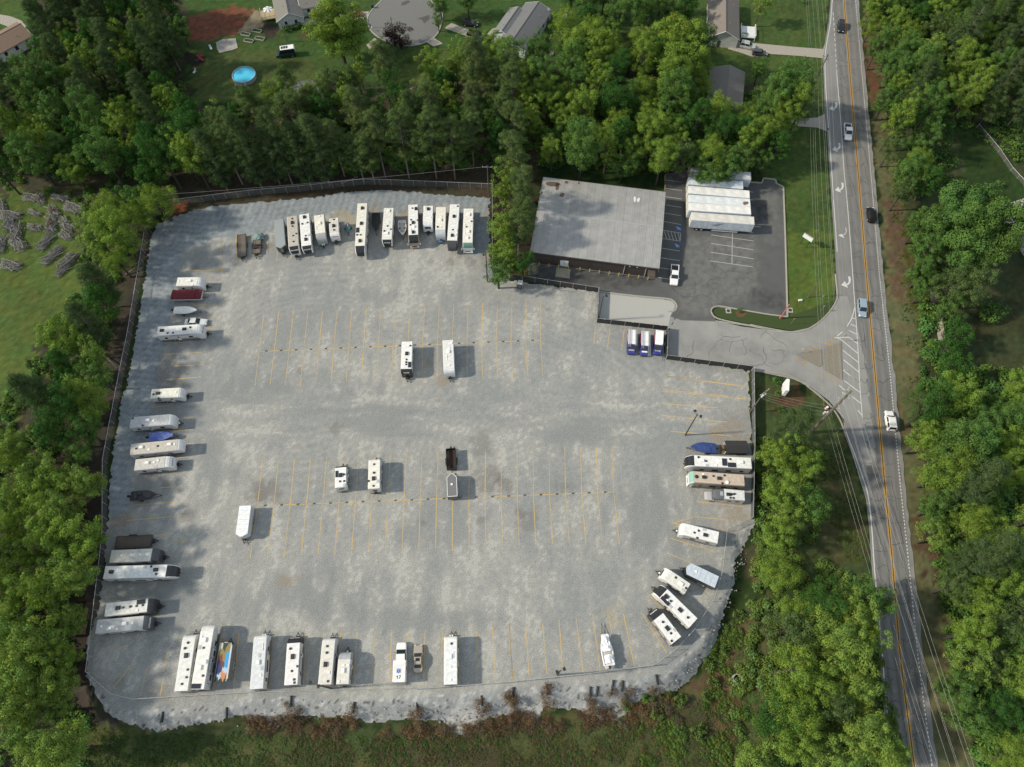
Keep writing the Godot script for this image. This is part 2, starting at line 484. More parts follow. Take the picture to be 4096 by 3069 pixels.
func gravel_yard() -> void:
	var outline := mix_poly([[12, 690, 600, 680, 850, 730, 980, 830, 1170, 1000, 1270, 1200, 1330, 1450, 1290, 1700, 1260, 1900, 1200, 2150, 1290], [13, 130, 1250, 300, 1200, 560, 1215, 760, 1200, 940, 1265, 1240, 1225, 1560, 1250, 1620, 1350, 1700, 1370, 1790, 1300, 1860, 1230, 2180, 1170],
		[14, 160, 1140, 190, 1235, 320, 1235, 360, 1130, 640, 1150, 830, 1235, 980, 1240, 1110, 1090, 1250, 1020, 1400, 1020, 1560, 910, 1650, 770, 1760, 630, 1800, 450, 1850, 260, 1900, 100],
		[10, 1900, 1500, 1990, 1350, 2060, 1200, 2050, 1000, 2030, 560, 2005, 0], [16, 1622, 800, 1437, 772, 1437, 728, 1470, 668, 1455, 645, 1290, 628, 1110, 606], [5, 2190, 720, 2140, 640, 2130, 80, 1700, 50, 1300, 15, 1000, 30, 700, 80, 300, 110, 0, 140],
		[4, 1700, 145, 1560, 180, 1400, 235, 1260, 290, 1205, 420, 1180, 620, 1130, 900, 1095, 1150, 1050, 1400, 1010, 1609], [8, 985, 120, 950, 350, 905, 600, 880, 800, 870, 1100, 840, 1300, 830, 1609], [12, 760, 400]])
	var loose := mix_poly([[4, 1120, 200, 1500, 100, 2212, 0], [5, 900, 0, 2180, 20, 2190, 720, 2090, 700, 1990, 550, 2010, 230, 1800, 130, 1480, 190, 1060, 215, 800, 230, 480, 300, 350, 380, 20, 400],
		[4, 1700, 420, 1500, 500, 1440, 700, 1390, 900, 1330, 1200, 1280, 1400, 1235, 1609], [8, 1210, 250, 1150, 600, 1090, 800, 1050, 1000, 980, 1150, 870, 1200, 840, 600, 980, 0]])
	var slope := pad_poly
	var spots := [ # old wet stains, clay and crushed leaves: tile, x, y, metres, colour
		[5, 990, 270, 3.0, 0], [5, 920, 240, 3.5, 0], [5, 1190, 180, 2.5, 1], [5, 1450, 200, 2.0, 1], [5, 890, 460, 1.5, 2], [5, 780, 490, 1.2, 2], [5, 1400, 420, 1.5, 2], [5, 1690, 480, 1.3, 2], [5, 2130, 200, 3.0, 1], [5, 2150, 560, 4.0, 1],
		[5, 1900, 540, 1.6, 2], [5, 1970, 600, 1.8, 2], [5, 1820, 600, 1.5, 2], [5, 1660, 590, 1.2, 2], [5, 600, 1480, 0.8, 2], [5, 350, 470, 1.2, 2], [5, 1640, 1415, 1.4, 1],
		[4, 1570, 650, 1.2, 2], [4, 2150, 470, 1.6, 1], [8, 2080, 940, 3.5, 2], [9, 150, 950, 3.5, 2], [9, 1850, 560, 3.5, 2], [9, 1900, 830, 4.0, 2], [9, 2000, 900, 2.0, 2], [9, 1860, 1170, 1.2, 2], [9, 1395, 1185, 0.7, 2], [9, 1540, 50, 2.0, 1], [9, 700, 430, 2.0, 2],
		[10, 1900, 1120, 2.8, 1], [10, 1780, 1230, 1.8, 1], [10, 1880, 440, 4.0, 1], [10, 1740, 470, 2.5, 1], [10, 845, 900, 0.8, 2], [10, 160, 1120, 1.6, 2], [10, 500, 900, 2.0, 2], [10, 220, 1180, 3.0, 2], [10, 20, 870, 2.0, 2],
		[12, 955, 945, 1.6, 2], [12, 1210, 970, 1.4, 2], [12, 1330, 1010, 2.2, 2], [12, 810, 620, 1.2, 2], [12, 1400, 770, 3.0, 3], [8, 1200, 780, 2.0, 2], [8, 1330, 880, 1.5, 2], [8, 1500, 1140, 2.0, 2], [8, 960, 1170, 3.0, 1],
		[13, 270, 100, 1.6, 1], [13, 350, 110, 1.2, 1], [13, 1445, 882, 0.6, 2], [13, 1080, 535, 0.6, 2], [14, 920, 400, 2.4, 0], [14, 1040, 770, 1.4, 2], [6, 850, 1150, 0.0, 2], [6, 490, 1185, 0.6, 2], [6, 450, 1150, 0.6, 2],
		[13, 1690, 1270, 3.5, 3], [13, 1690, 1160, 2.0, 3], [14, 250, 1170, 2.6, 3], [14, 780, 1190, 2.4, 3], [14, 950, 1190, 2.0, 3], [13, 190, 1230, 2.2, 3], [4, 1350, 1400, 3.0, 2], [4, 1300, 1540, 3.5, 2], [4, 1400, 1590, 3.0, 2], [4, 1470, 1470, 2.5, 2]]
	var sc := [Color(0.40, 0.35, 0.23), Color(0.33, 0.26, 0.18), Color(0.19, 0.18, 0.165), Color(0.58, 0.57, 0.54)]
	var sp := []
	for s in spots:
		if s[3] > 0.0: sp.append([T(s[0], s[1], s[2]), s[3], sc[s[4]]])
	# sweeps of turning tyres: centre, radii, how many; and loose darker stone where lorries have not packed it
	var arcs := [[T(5, 620, 1500), 15.0, 31.0, 9], [T(6, 1050, 1500), 9.0, 24.0, 8], [T(5, 1750, 1020), 4.0, 12.0, 5], [T(5, 1500, 760), 9.0, 22.0, 6], [T(10, 300, 700), 16.0, 34.0, 9], [T(14, 500, -300), 14.0, 30.0, 8], [T(12, 2000, 300), 10.0, 20.0, 5], [T(9, 1400, 1800), 60.0, 78.0, 7], [T(9, 600, 2600), 90.0, 104.0, 6]]
	var damp := [[T(9, 1000, 330), 13.0, 8.0], [T(9, 950, 80), 8.0, 5.0], [T(5, 1300, 880), 9.0, 4.5], [T(10, 700, 480), 12.0, 5.0], [T(9, 1500, 1300), 16.0, 6.0], [T(8, 1700, 700), 9.0, 13.0], [T(10, 1200, 1150), 12.0, 9.0], [T(13, 300, 250), 15.0, 7.0], [T(9, 0, 150), 10.0, 7.0], [T(13, 1500, 420), 18.0, 4.0], [T(12, 1350, 300), 9.0, 8.0]]
	var step := 0.42
	var box := Rect2(outline[0], Vector2.ZERO)
	for q in outline: box = box.expand(q)
	box = box.grow(1.0)
	var nx := int(box.size.x / step) + 1
	var ny := int(box.size.y / step) + 1
	var id := PackedInt32Array()
	id.resize((nx + 1) * (ny + 1))
	id.fill(-1)
	var v := PackedVector3Array()
	var c := PackedColorArray()
	var n := PackedVector3Array()
	var ix := PackedInt32Array()
	for j in ny + 1:
		for i in nx + 1:
			var x := box.position.x + i * step
			var z := box.position.y + j * step
			var a := fnoise(x, z, 0.5)
			var b := fnoise(z, x + 70.0, 0.5)
			var q := Vector2(x + a * 0.6 + 0.35 * fnoise(x, z, 1.7), z + b * 0.6)
			if not inside(q, outline): continue
			var y := ground_height(x, z)
			var big := fnoise(x, z, 0.035) + 0.5 * fnoise(x, z, 0.011)
			var lane := smoothstep(-1.5, 1.5, absf(z + 63.5) - 5.5) # the aisle runs east and west, the rows north and south
			var mid := lerpf(fnoise(x * 0.4 + 5.0, z * 1.7, 0.16), fnoise(x * 1.5 + 5.0, z * 0.6, 0.14), lane)
			var small := fnoise(x * 1.1, z, 0.7)
			var w := clampf(0.5 + 1.0 * big + 0.75 * mid + 0.45 * small, 0.0, 1.0)
			var col := Color(0.300, 0.312, 0.310).lerp(Color(0.395, 0.394, 0.370), w)
			if mid + 0.7 * small + 0.6 * big > 0.52: col = col.lerp(Color(0.54, 0.535, 0.50), 0.45)
			var ar := 0.0
			for e in arcs:
				var dd: float = Vector2(x - e[0].x, z - e[0].z).length() + 0.5 * big
				if dd > e[1] - 2.0 and dd < e[2] + 2.0:
					var turn := clampf(0.2 + 1.6 * fnoise(e[0].x + atan2(x - e[0].x, z - e[0].z) * 9.0, e[1], 0.11), 0.0, 1.0)
					for k in e[3]:
						var r0: float = lerpf(e[1], e[2], (k + 0.35 * sin(k * 7.3)) / e[3])
						ar += turn * (exp(-pow((dd - r0) / 0.34, 2.0)) - 0.7 * exp(-pow((dd - r0 - 0.95) / 0.34, 2.0)))
			col = col * (1.0 + 0.06 * clampf(ar, -1.5, 1.5) + 0.08 * small)
			for e in damp:
				var dd: float = Vector2((x - e[0].x) / e[1], (z - e[0].z) / e[2]).length() + 0.55 * mid + 0.3 * big
				if dd < 1.0: col = col.lerp(Color(0.262, 0.276, 0.276), 0.65 * smoothstep(1.0, 0.3, dd))
			if Geometry2D.is_point_in_polygon(Vector2(x + mid * 3.0, z + a * 2.5), loose):
				var rows := sin((x + 0.15 * z) * 3.6 + 2.0 * a) * smoothstep(-115.0, -122.0, z) + sin((z - 0.1 * x) * 4.2 + 2.0 * a) * smoothstep(-70.0, -80.0, x)
				col = Color(0.290, 0.325, 0.350) * (1.0 + 0.11 * rows + 0.3 * small + 0.12 * mid)
			elif y < -0.02 or not inside(Vector2(x, z), slope):
				col = Color(0.36, 0.37, 0.37) * (1.0 + 0.25 * small + 0.15 * mid)
				if small + b > 0.5: col = Color(0.55, 0.55, 0.53)
				if small - b > 0.62: col = Color(0.12, 0.11, 0.10)
			for s in sp:
				var d: float = Vector2(x - s[0].x, z - s[0].z).length() / s[1]
				if d < 1.6 and fnoise(x + 3.0, z, 0.33) + 0.7 * small > d * 0.9 - 0.75:
					col = col.lerp(s[2], 0.45 if d < 0.8 else 0.25)
			id[j * (nx + 1) + i] = v.size()
			v.append(Vector3(x + a * 0.12, y, z + b * 0.12))
			c.append(Color(col.r, col.g, col.b))
			n.append(Vector3.UP)
	for j in ny:
		for i in nx:
			var k := j * (nx + 1) + i
			var p := [id[k], id[k + 1], id[k + nx + 2], id[k + nx + 1]]
			var here := p.filter(func(t): return t >= 0)
			if here.size() == 4:
				ix.append_array([p[0], p[1], p[3], p[1], p[2], p[3]])
				if v[p[2]].y < -0.01 or v[p[0]].y < -0.01:
					var m := (v[p[3]] - v[p[0]]).cross(v[p[1]] - v[p[0]]).normalized()
					for t in p: n[t] = m
			elif here.size() == 3:
				ix.append_array(here)
	sheet("gravel_yard", indexed(v, n, c, ix), painted("gravel", 16.0, 0.95), "grey gravel storage yard with loose stone along its edges")

# ---------- road, drives and paint
func xs_at(p: PackedVector3Array, z: float) -> float:
	for k in range(p.size() - 1):
		var a := p[k]
		var b := p[k + 1]
		if (a.z - z) * (b.z - z) <= 0.0 and absf(a.z - b.z) > 1e-6:
			return lerpf(a.x, b.x, (z - a.z) / (b.z - a.z))
	var f := p[0] if absf(p[0].z - z) < absf(p[-1].z - z) else p[-1]
	var s := p[1] if f == p[0] else p[-2]
	return f.x + (s.x - f.x) / (s.z - f.z) * (z - f.z)

func line_pts(list: Array) -> PackedVector3Array:
	var r := PackedVector3Array()
	for e in list: r.append_array(pts3(e[0], e.slice(1)))
	return r

func tile_mesh(p: PackedVector2Array, y: float) -> ArrayMesh:
	var b := MB.new()
	b.flat(p, y)
	return b.mesh()

func roads() -> void:
	var yellow := line_pts([[3, 760, 0, 800, 500, 875, 1400], [7, 940, 700, 1010, 1500], [11, 1090, 900, 1150, 1500], [15, 1215, 750, 1290, 1320]])
	var right := line_pts([[3, 853, 0, 905, 600, 985, 1500], [7, 1045, 700, 1132, 1500], [11, 1215, 900, 1280, 1500], [15, 1360, 750, 1450, 1450]])
	var left := line_pts([[3, 665, 0, 650, 180, 625, 320, 606, 480, 615, 750, 650, 1240, 675, 1600], [7, 672, 60, 705, 520, 722, 830, 760, 1050, 800, 1500], [11, 775, 460, 830, 600, 895, 780, 955, 980, 985, 1250, 1005, 1560], [15, 1050, 500, 1110, 1200, 1150, 1600]])
	var road := struct("road", "two lane asphalt road with a turning lane")
	# carriageway as a strip so that wheel tracks and patches can follow the lanes
	var v := PackedVector3Array()
	var c := PackedColorArray()
	var n := PackedVector3Array()
	var ix := PackedInt32Array()
	var cols := 40
	var rows := 0
	var z := -250.0
	while z < 30.0:
		var xl := xs_at(left, z) - 0.55
		var xr := xs_at(right, z) + 1.0 + 0.35 * fnoise(0.0, z, 0.2)
		var xy := xs_at(yellow, z)
		for k in cols + 1:
			var x := lerpf(xl, xr, float(k) / cols)
			var d := x - xy
			var base := 0.200
			if d < -3.6: base = 0.235
			var wheel := 0.0
			for w in [-2.7, -1.0, 1.0, 2.6]: wheel += exp(-pow((d - w) / 0.35, 2.0))
			var s := base * (1.0 - 0.17 * wheel - 0.12 * smoothstep(-45.0, 0.0, z) * wheel + 0.10 * fnoise(x, z * 0.35, 0.5) + 0.12 * fnoise(x * 0.3, z, 0.05))
			if x > xs_at(right, z) + 0.3: s = 0.25 + 0.06 * fnoise(x, z, 0.6)
			v.append(Vector3(x, 0.012, z))
			c.append(Color(s, s * 0.995, s * 0.97))
			n.append(Vector3.UP)
		rows += 1
		z += 0.8
	for j in rows - 1:
		for i in cols:
			var k := j * (cols + 1) + i
			ix.append_array([k, k + 1, k + cols + 1, k + 1, k + cols + 2, k + cols + 1])
	part(road, "asphalt", indexed(v, n, c, ix), painted("asphalt", 9.0, 0.9))
	var white := mat(0.72, 0.72, 0.70, 0.7, 0.0, "grime", 2.0, true)
	var gold := mat(0.60, 0.33, 0.04, 0.7, 0.0, "grime", 2.0, true)
	var tar := mat(0.035, 0.035, 0.036, 0.8)
	for s in [-0.19, 0.19]:
		var b := MB.new()
		var p := PackedVector3Array()
		for k in 57: p.append(Vector3(xs_at(yellow, -250.0 + k * 5.0) + s, 0.018, -250.0 + k * 5.0))
		b.strip(p, 0.17)
		part(road, "yellow_line", b.mesh(), gold)
	var b0 := MB.new()
	var pr := PackedVector3Array()
	for k in 57: pr.append(Vector3(xs_at(yellow, -250.0 + k * 5.0), 0.016, -250.0 + k * 5.0))
	b0.strip(pr, 0.2)
	part(road, "sealed_joint", b0.mesh(), tar)
	var dots := MB.new()
	z = -250.0
	while z < 28.0:
		var a := Vector3(xs_at(right, z), 0.018, z)
		dots.strip(PackedVector3Array([a, Vector3(xs_at(right, z + 0.42), 0.018, z + 0.42)]), 0.2)
		z += 0.75
	part(road, "edge_dashes", dots.mesh(), white).set_meta("kind", "stuff")
	for e in [[0.18, left.slice(0, 9)], [0.2, line_pts([[11, 775, 460, 830, 600, 895, 780, 955, 980, 985, 1250, 1005, 1560], [15, 1050, 500, 1110, 1200, 1150, 1600]])],
			[0.16, line_pts([[3, 700, 580, 735, 1000, 760, 1380], [7, 780, 60, 812, 450, 840, 850, 855, 1050, 878, 1400], [11, 885, 60, 908, 345]])], [0.18, line_pts([[7, 848, 960, 825, 1050, 783, 1122]])]]:
		var b := MB.new()
		b.strip(smooth(e[1], 4), e[0], 0.018)
		part(road, "white_line", b.mesh(), white)
	for k in 12:
		var b := MB.new()
		b.strip(PackedVector3Array([T(3, 672 + k * 2.6, 100 + 42.0 * k), T(3, 673.5 + k * 2.6, 124 + 42.0 * k)]), 0.16, 0.018)
		part(road, "lane_dash", b.mesh(), white)
	# hatched run-out beside the island
	for e in [[7, 682, 1213, 800, 1210], [7, 800, 1210, 868, 1262], [7, 700, 1215, 735, 1228, 870, 1340], [7, 750, 1315, 877, 1415], [7, 755, 1392, 884, 1495], [7, 752, 1475, 890, 1580], [11, 762, 48, 893, 145], [11, 800, 0, 888, 65], [11, 825, 175, 898, 232], [11, 745, 140, 780, 165], [11, 870, 285, 905, 325],
			[7, 800, 1155, 858, 1185], [7, 830, 1055, 850, 1062], [7, 815, 1105, 855, 1122], [7, 705, 1200, 748, 1165], [11, 720, 85, 768, 125]]:
		var b := MB.new()
		b.strip(pts3(e[0], e.slice(1)), 0.2, 0.024)
		part(road, "hatch_line", b.mesh(), white)
	# left-turn arrows in the turning lane
	for e in [[3, 682, 865, 1.0], [3, 708, 1195, 1.0], [3, 733, 1520, 1.0], [7, 760, 370, 0.45], [7, 788, 770, 1.0]]:
		var b := MB.new()
		var o := T(e[0], e[1], e[2])
		b.xf = Transform3D(Basis(Vector3.UP, 0.12).scaled(Vector3.ONE * 1.3), o + Vector3(0, 0.019, 0))
		var curve := PackedVector3Array()
		for k in 7:
			var w := PI * 0.5 * k / 6.0
			curve.append(Vector3(0.75 - 1.15 * (1.0 - cos(w)) , 0, -1.35 + 1.75 * sin(w)))
		if e[3] > 0.9:
			for k in 6:
				var wd := lerpf(0.42, 0.30, k / 5.0)
				b.strip(curve.slice(k, k + 2), wd)
			b.tri(Vector3(-1.35, 0, 0.35), Vector3(-0.35, 0, -0.45), Vector3(-0.30, 0, 1.15), Vector3.UP)
		else:
			for k in 6: b.strip(curve.slice(k, k + 2), 0.12)
			b.tri(Vector3(-1.35, 0, 0.35), Vector3(-0.5, 0, 0.1), Vector3(-0.30, 0, 1.15), Vector3.UP)
		part(road, "turn_arrow", b.mesh(), white)
	# cracks, each a thin dark seam with its own wander
	var cr := MB.new()
	z = -232.0
	while z < 6.0:
		var xy := xs_at(yellow, z)
		for side in [[-3.6, -0.3], [0.3, 3.4]]:
			var p := PackedVector3Array()
			var kk := rng.randi_range(4, 9)
			var zz := z + rng.randf_range(-2.0, 2.0)
			var part_of := rng.randf_range(0.5, 1.0)
			for k in kk + 1:
				zz += rng.randf_range(-0.5, 0.5)
				p.append(Vector3(xy + lerpf(side[0], side[0] + (side[1] - side[0]) * part_of, float(k) / kk), 0.0, zz))
			cr.strip(p, rng.randf_range(0.05, 0.11), 0.0165)
			if rng.randf() < 0.85:
				var g := PackedVector3Array()
				var xx: float = xy + rng.randf_range(side[0], side[1])
				for k in rng.randi_range(5, 14):
					xx += rng.randf_range(-0.22, 0.22)
					g.append(Vector3(xx, 0, z + k * 0.6))
				cr.strip(g, rng.randf_range(0.05, 0.11), 0.0168)
		z += rng.randf_range(2.2, 5.5)
	part(road, "cracks", cr.mesh(), tar).set_meta("kind", "stuff")

	var cr2 := MB.new()
	for q in [[6, 1500, 300, 2150, 1100, 34], [16, 1490, 712, 1730, 762, 12], [6, 400, 880, 1500, 1010, 8]]:
		for k in q[5]:
			var g := PackedVector3Array([T(q[0], rng.randf_range(q[1], q[3]), rng.randf_range(q[2], q[4]))])
			var w := rng.randf() * TAU
			for j in rng.randi_range(5, 12):
				w += rng.randf_range(-0.7, 0.7)
				g.append(g[g.size() - 1] + Vector3(cos(w), 0, sin(w)) * 0.7)
			cr2.strip(g, rng.randf_range(0.05, 0.09), 0.0215)

	# entrance drive and parking lot
	var drive := struct("entrance_drive", "grey asphalt entrance drive")
	var dp := mix_poly([[16, 1437, 728, 1470, 668, 1540, 690, 1600, 705, 1700, 718, 1748, 706, 1790, 672, 1812, 640, 1830, 640, 1868, 760, 1895, 1000, 1870, 1010, 1852, 960, 1822, 905, 1790, 865, 1750, 835, 1710, 818, 1622, 800, 1437, 770]])
	part(drive, "asphalt", tile_mesh(dp, 0.008), mat(0.285, 0.285, 0.275, 0.9, 0.0, "asphalt", 12.0, true))
	part(drive, "worn_asphalt", worn_sheet(dp, [[poly(16, [1450, 735, 1700, 760, 1790, 740, 1830, 690, 1800, 760, 1720, 775, 1450, 752]), Color(0.235, 0.235, 0.228)], [poly(16, [1480, 680, 1560, 705, 1700, 735, 1760, 722, 1700, 745, 1540, 722]), Color(0.33, 0.325, 0.31)], [poly(16, [1700, 800, 1780, 835, 1850, 930, 1840, 940, 1770, 850, 1690, 812]), Color(0.24, 0.24, 0.232)]], Color(0.285, 0.285, 0.275), 0.013), painted("asphalt", 7.0, 0.9))
	var lot := struct("parking_lot", "dark asphalt parking lot beside the metal building")
	var lp := mix_poly([[6, 325, 800, 325, 950, 890, 1040, 1430, 1095, 1500, 1115, 1520, 1165, 1490, 1205, 1470, 1240, 1560, 1270, 1840, 1280, 1800, 1200, 1830, 1165], [7, 300, 1045, 300, 830, 270, 0], [3, 265, 1510, 210, 1480, 200, 1450, 110, 1440, 80, 1480, 0, 1470], [6, 1640, 60, 1425, 92, 1405, 650, 1380, 860, 1345, 870, 1330, 925]])
	part(lot, "asphalt", tile_mesh(lp, 0.014), mat(0.112, 0.115, 0.115, 0.9, 0.0, "asphalt", 9.0, true))
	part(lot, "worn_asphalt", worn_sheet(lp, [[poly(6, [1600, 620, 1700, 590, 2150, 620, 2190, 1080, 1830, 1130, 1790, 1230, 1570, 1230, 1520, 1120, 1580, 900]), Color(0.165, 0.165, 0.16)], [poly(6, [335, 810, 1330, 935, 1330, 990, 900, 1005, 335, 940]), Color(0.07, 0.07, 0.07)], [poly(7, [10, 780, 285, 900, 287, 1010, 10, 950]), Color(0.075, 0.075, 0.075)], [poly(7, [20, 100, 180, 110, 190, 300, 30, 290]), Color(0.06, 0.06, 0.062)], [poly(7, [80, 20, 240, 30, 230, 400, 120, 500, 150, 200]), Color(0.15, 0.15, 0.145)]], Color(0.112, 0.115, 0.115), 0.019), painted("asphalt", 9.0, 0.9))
	part(lot, "cracks", cr2.mesh(), tar).set_meta("kind", "stuff")
	var thin := mat(0.55, 0.55, 0.53, 0.8, 0.0, "grime", 1.2, true)
	var stall := []
	for k in 5: stall.append([6, 1425 - 1.5 * k, 142 + 66 * k, 1565 - 1.5 * k, 158 + 68 * k])
	stall.append_array([[6, 1420, 475, 1557, 500], [6, 1412, 545, 1553, 568, 1550, 634, 1408, 612], [6, 1400, 690, 1547, 713], [6, 1393, 767, 1545, 790], [6, 1390, 848, 1470, 860], [6, 1370, 925, 1480, 942],
		[6, 1800, 583, 2140, 632], [6, 1797, 651, 2140, 703], [6, 1795, 722, 2140, 775], [6, 1792, 792, 2138, 841], [6, 1970, 558, 1967, 815], [6, 2020, 222, 2140, 240], [6, 2040, 290, 2140, 303], [6, 2030, 500, 2200, 520], [6, 1980, 545, 2140, 568]])
	for k in 5: stall.append([6, 1420 + 28 * k, 548 + 4.5 * k, 1442 + 27 * k, 616 + 4.5 * k])
	for e in stall:
		var b := MB.new()
		b.strip(pts3(e[0], e.slice(1)), 0.13, 0.024)
		part(lot, "stall_line", b.mesh(), thin)
	for e in [[6, 1537, 530], [6, 1525, 669]]:
		var o := T(e[0], e[1], e[2])
		var blue := MB.new()
		blue.xf = Transform3D(Basis(Vector3.UP, -0.15), o)
		blue.quad(Vector3(-0.7, 0.027, -0.75), Vector3(0.7, 0.027, -0.75), Vector3(0.7, 0.027, 0.75), Vector3(-0.7, 0.027, 0.75), Vector3.UP)
		var sq := part(lot, "accessible_stall_symbol", blue.mesh(), mat(0.03, 0.12, 0.32, 0.7, 0.0, "grime", 1.0, true))
		var w := MB.new()
		w.xf = blue.xf
		var ring := PackedVector3Array()
		for k in 10: ring.append(Vector3(0.12 + 0.30 * cos(0.9 + k * 0.47), 0.031, 0.15 + 0.30 * sin(0.9 + k * 0.47)))
		w.strip(ring, 0.10)
		w.strip(PackedVector3Array([Vector3(-0.42, 0.032, -0.25), Vector3(-0.05, 0.032, -0.2), Vector3(0.1, 0.032, 0.12), Vector3(0.45, 0.032, 0.05), Vector3(0.55, 0.032, 0.4)]), 0.11)
		w.xf = blue.xf * Transform3D(Basis.IDENTITY, Vector3(-0.48, 0.033, -0.33))
		w.disc(Vector3.ZERO, 0.12, 8)
		part(sq, "figure", w.mesh(), white)
	# kerbs
	var kerb := mat(0.42, 0.40, 0.34, 0.9, 0.0, "grime", 1.6, true)
	kerb_along("kerb", smooth(pts3(6, [890, 1040, 1200, 1075, 1430, 1095, 1490, 1110, 1522, 1150, 1515, 1185, 1490, 1200, 1455, 1198]), 4), 0.35, 0.14, kerb)
	kerb_along("kerb", smooth(line_pts([[6, 2212, 1330, 1990, 1290, 1850, 1255, 1805, 1215, 1805, 1175, 1850, 1158, 1900, 1162], [7, 110, 1020, 300, 1045]]), 4), 0.35, 0.14, kerb)
	kerb_along("kerb", line_pts([[7, 303, 1045, 285, 400, 270, 0], [3, 268, 1510, 215, 1482, 205, 1450, 110, 1440, 95, 1478, 0, 1472]]), 0.4, 0.16, kerb)
	kerb_along("kerb", smooth(line_pts([[7, 0, 1108, 200, 1148, 350, 1168, 470, 1142, 560, 1085, 640, 1005, 690, 930, 705, 870, 690, 700]]), 4), 0.3, 0.14, kerb)
	kerb_along("kerb", smooth(line_pts([[7, 20, 1482, 200, 1502], [11, 330, 12, 440, 75, 560, 170, 660, 260, 735, 380, 775, 500]]), 4), 0.3, 0.14, mat(0.36, 0.33, 0.28, 0.9, 0.0, "grime", 1.6, true))
	# island lawns and the enclosed gravel tongue
	sheet("island_lawn", tile_mesh(mix_poly([[6, 1830, 1180, 1850, 1170, 1990, 1185, 2212, 1210], [7, 100, 1030, 300, 1052, 690, 905, 640, 1000, 560, 1080, 470, 1135, 350, 1160, 100, 1120, 0, 1095], [6, 2100, 1300, 1900, 1258, 1840, 1235, 1815, 1205]]), 0.06), mat(0.062, 0.105, 0.024, 0.95, 0.0, "soil", 3.0, true), "mown grass strip behind the kerb")
	sheet("soil_bed", tile_mesh(poly(6, [1990, 1200, 2040, 1190, 2085, 1215, 2060, 1245, 2010, 1240]), 0.075), mat(0.22, 0.11, 0.06, 0.95, 0.0, "soil", 3.0, true))
	sheet("gravel_apron", tile_mesh(mix_poly([[6, 900, 1052, 1200, 1085, 1430, 1106, 1485, 1120, 1508, 1150, 1500, 1180, 1470, 1240, 1450, 1345, 890, 1280]]), 0.012), mat(0.46, 0.455, 0.43, 0.95, 0.0, "gravel", 9.0, true), "pale gravel apron outside the gate")
	# splitter island
	var isl := struct("traffic_island", "stained concrete traffic island in the mouth of the drive")
	for q in [[370, 1350, 575, 1308, 582, 1440, 560, 1450], [590, 1310, 735, 1245, 745, 1555, 592, 1470]]:
		var b := MB.new()
		var p := poly(7, q)
		b.flat(p, 0.15)
		for k in p.size():
			var a := p[k]
			var d := p[(k + 1) % p.size()]
			b.quad(Vector3(a.x, 0, a.y), Vector3(d.x, 0, d.y), Vector3(d.x, 0.15, d.y), Vector3(a.x, 0.15, a.y), Vector3((a.x + d.x) * 0.5, 0, (a.y + d.y) * 0.5) - T(7, 600, 1400))
		part(isl, "slab", b.mesh(), mat(0.26, 0.235, 0.185, 0.9, 0.0, "grime", 3.0, true))
	for e in [[335, 1320, 340, 1322], [375, 1308, 380, 1315], [415, 1303, 428, 1308], [468, 1297, 505, 1315], [515, 1287, 548, 1303], [598, 1255, 658, 1270], [643, 1232, 700, 1247], [378, 1378, 392, 1398], [425, 1400, 448, 1438], [477, 1420, 482, 1428], [535, 1488, 548, 1492], [625, 1502, 632, 1555], [672, 1532, 674, 1560], [713, 1560, 716, 1575], [585, 1518, 590, 1525], [560, 1270, 566, 1272]]:
		var b := MB.new()
		b.strip(pts3(7, e), 0.28, 0.024)
		part(isl, "yellow_mark", b.mesh(), mat(0.55, 0.32, 0.05, 0.8, 0.0, "grime", 1.2, true))
	# stop-line paint at the drive edge
	var wl := MB.new()
	wl.strip(line_pts([[7, 0, 1120, 200, 1158, 345, 1170]]), 0.14, 0.024)
	wl.strip(pts3(6, [1865, 1278, 2212, 1332]), 0.14, 0.024)
	wl.strip(line_pts([[7, 20, 1478, 200, 1497], [11, 320, 5, 440, 65, 560, 158, 640, 235]]), 0.12, 0.024)
	part(drive, "edge_line", wl.mesh(), thin)

	# house drives, the cul-de-sac and paths
	var culm := mat(0.165, 0.165, 0.160, 0.9, 0.0, "asphalt", 12.0, true)
	var circle := smooth(pts3(1, [1060, 0, 1120, -120, 1290, -160, 1460, 10, 1530, 70, 1545, 160, 1500, 280, 1400, 345, 1250, 370, 1100, 335, 990, 265, 945, 180, 965, 100, 1060, 0]), 5)
	var cp := PackedVector2Array()
	for q in circle: cp.append(Vector2(q.x, q.z))
	cp.remove_at(cp.size() - 1)
	sheet("cul_de_sac", tile_mesh(cp, 0.006), culm, "round asphalt end of the residential street")
	kerb_along("kerb", circle, 0.4, 0.10, mat(0.42, 0.41, 0.38, 0.9, 0.0, "grime", 2.0, true))
	for q in [[1, 1220, 20, 1270, 0, 1290, 15, 1250, 40, 1215, 45], [1, 1345, 150, 1440, 120, 1448, 150, 1400, 190, 1385, 160]]:
		sheet("tar_patch", tile_mesh(poly(q[0], q.slice(1)), 0.012), mat(0.07, 0.07, 0.07, 0.9))
	var conc := mat(0.40, 0.37, 0.32, 0.9, 0.0, "grime", 4.0, true)
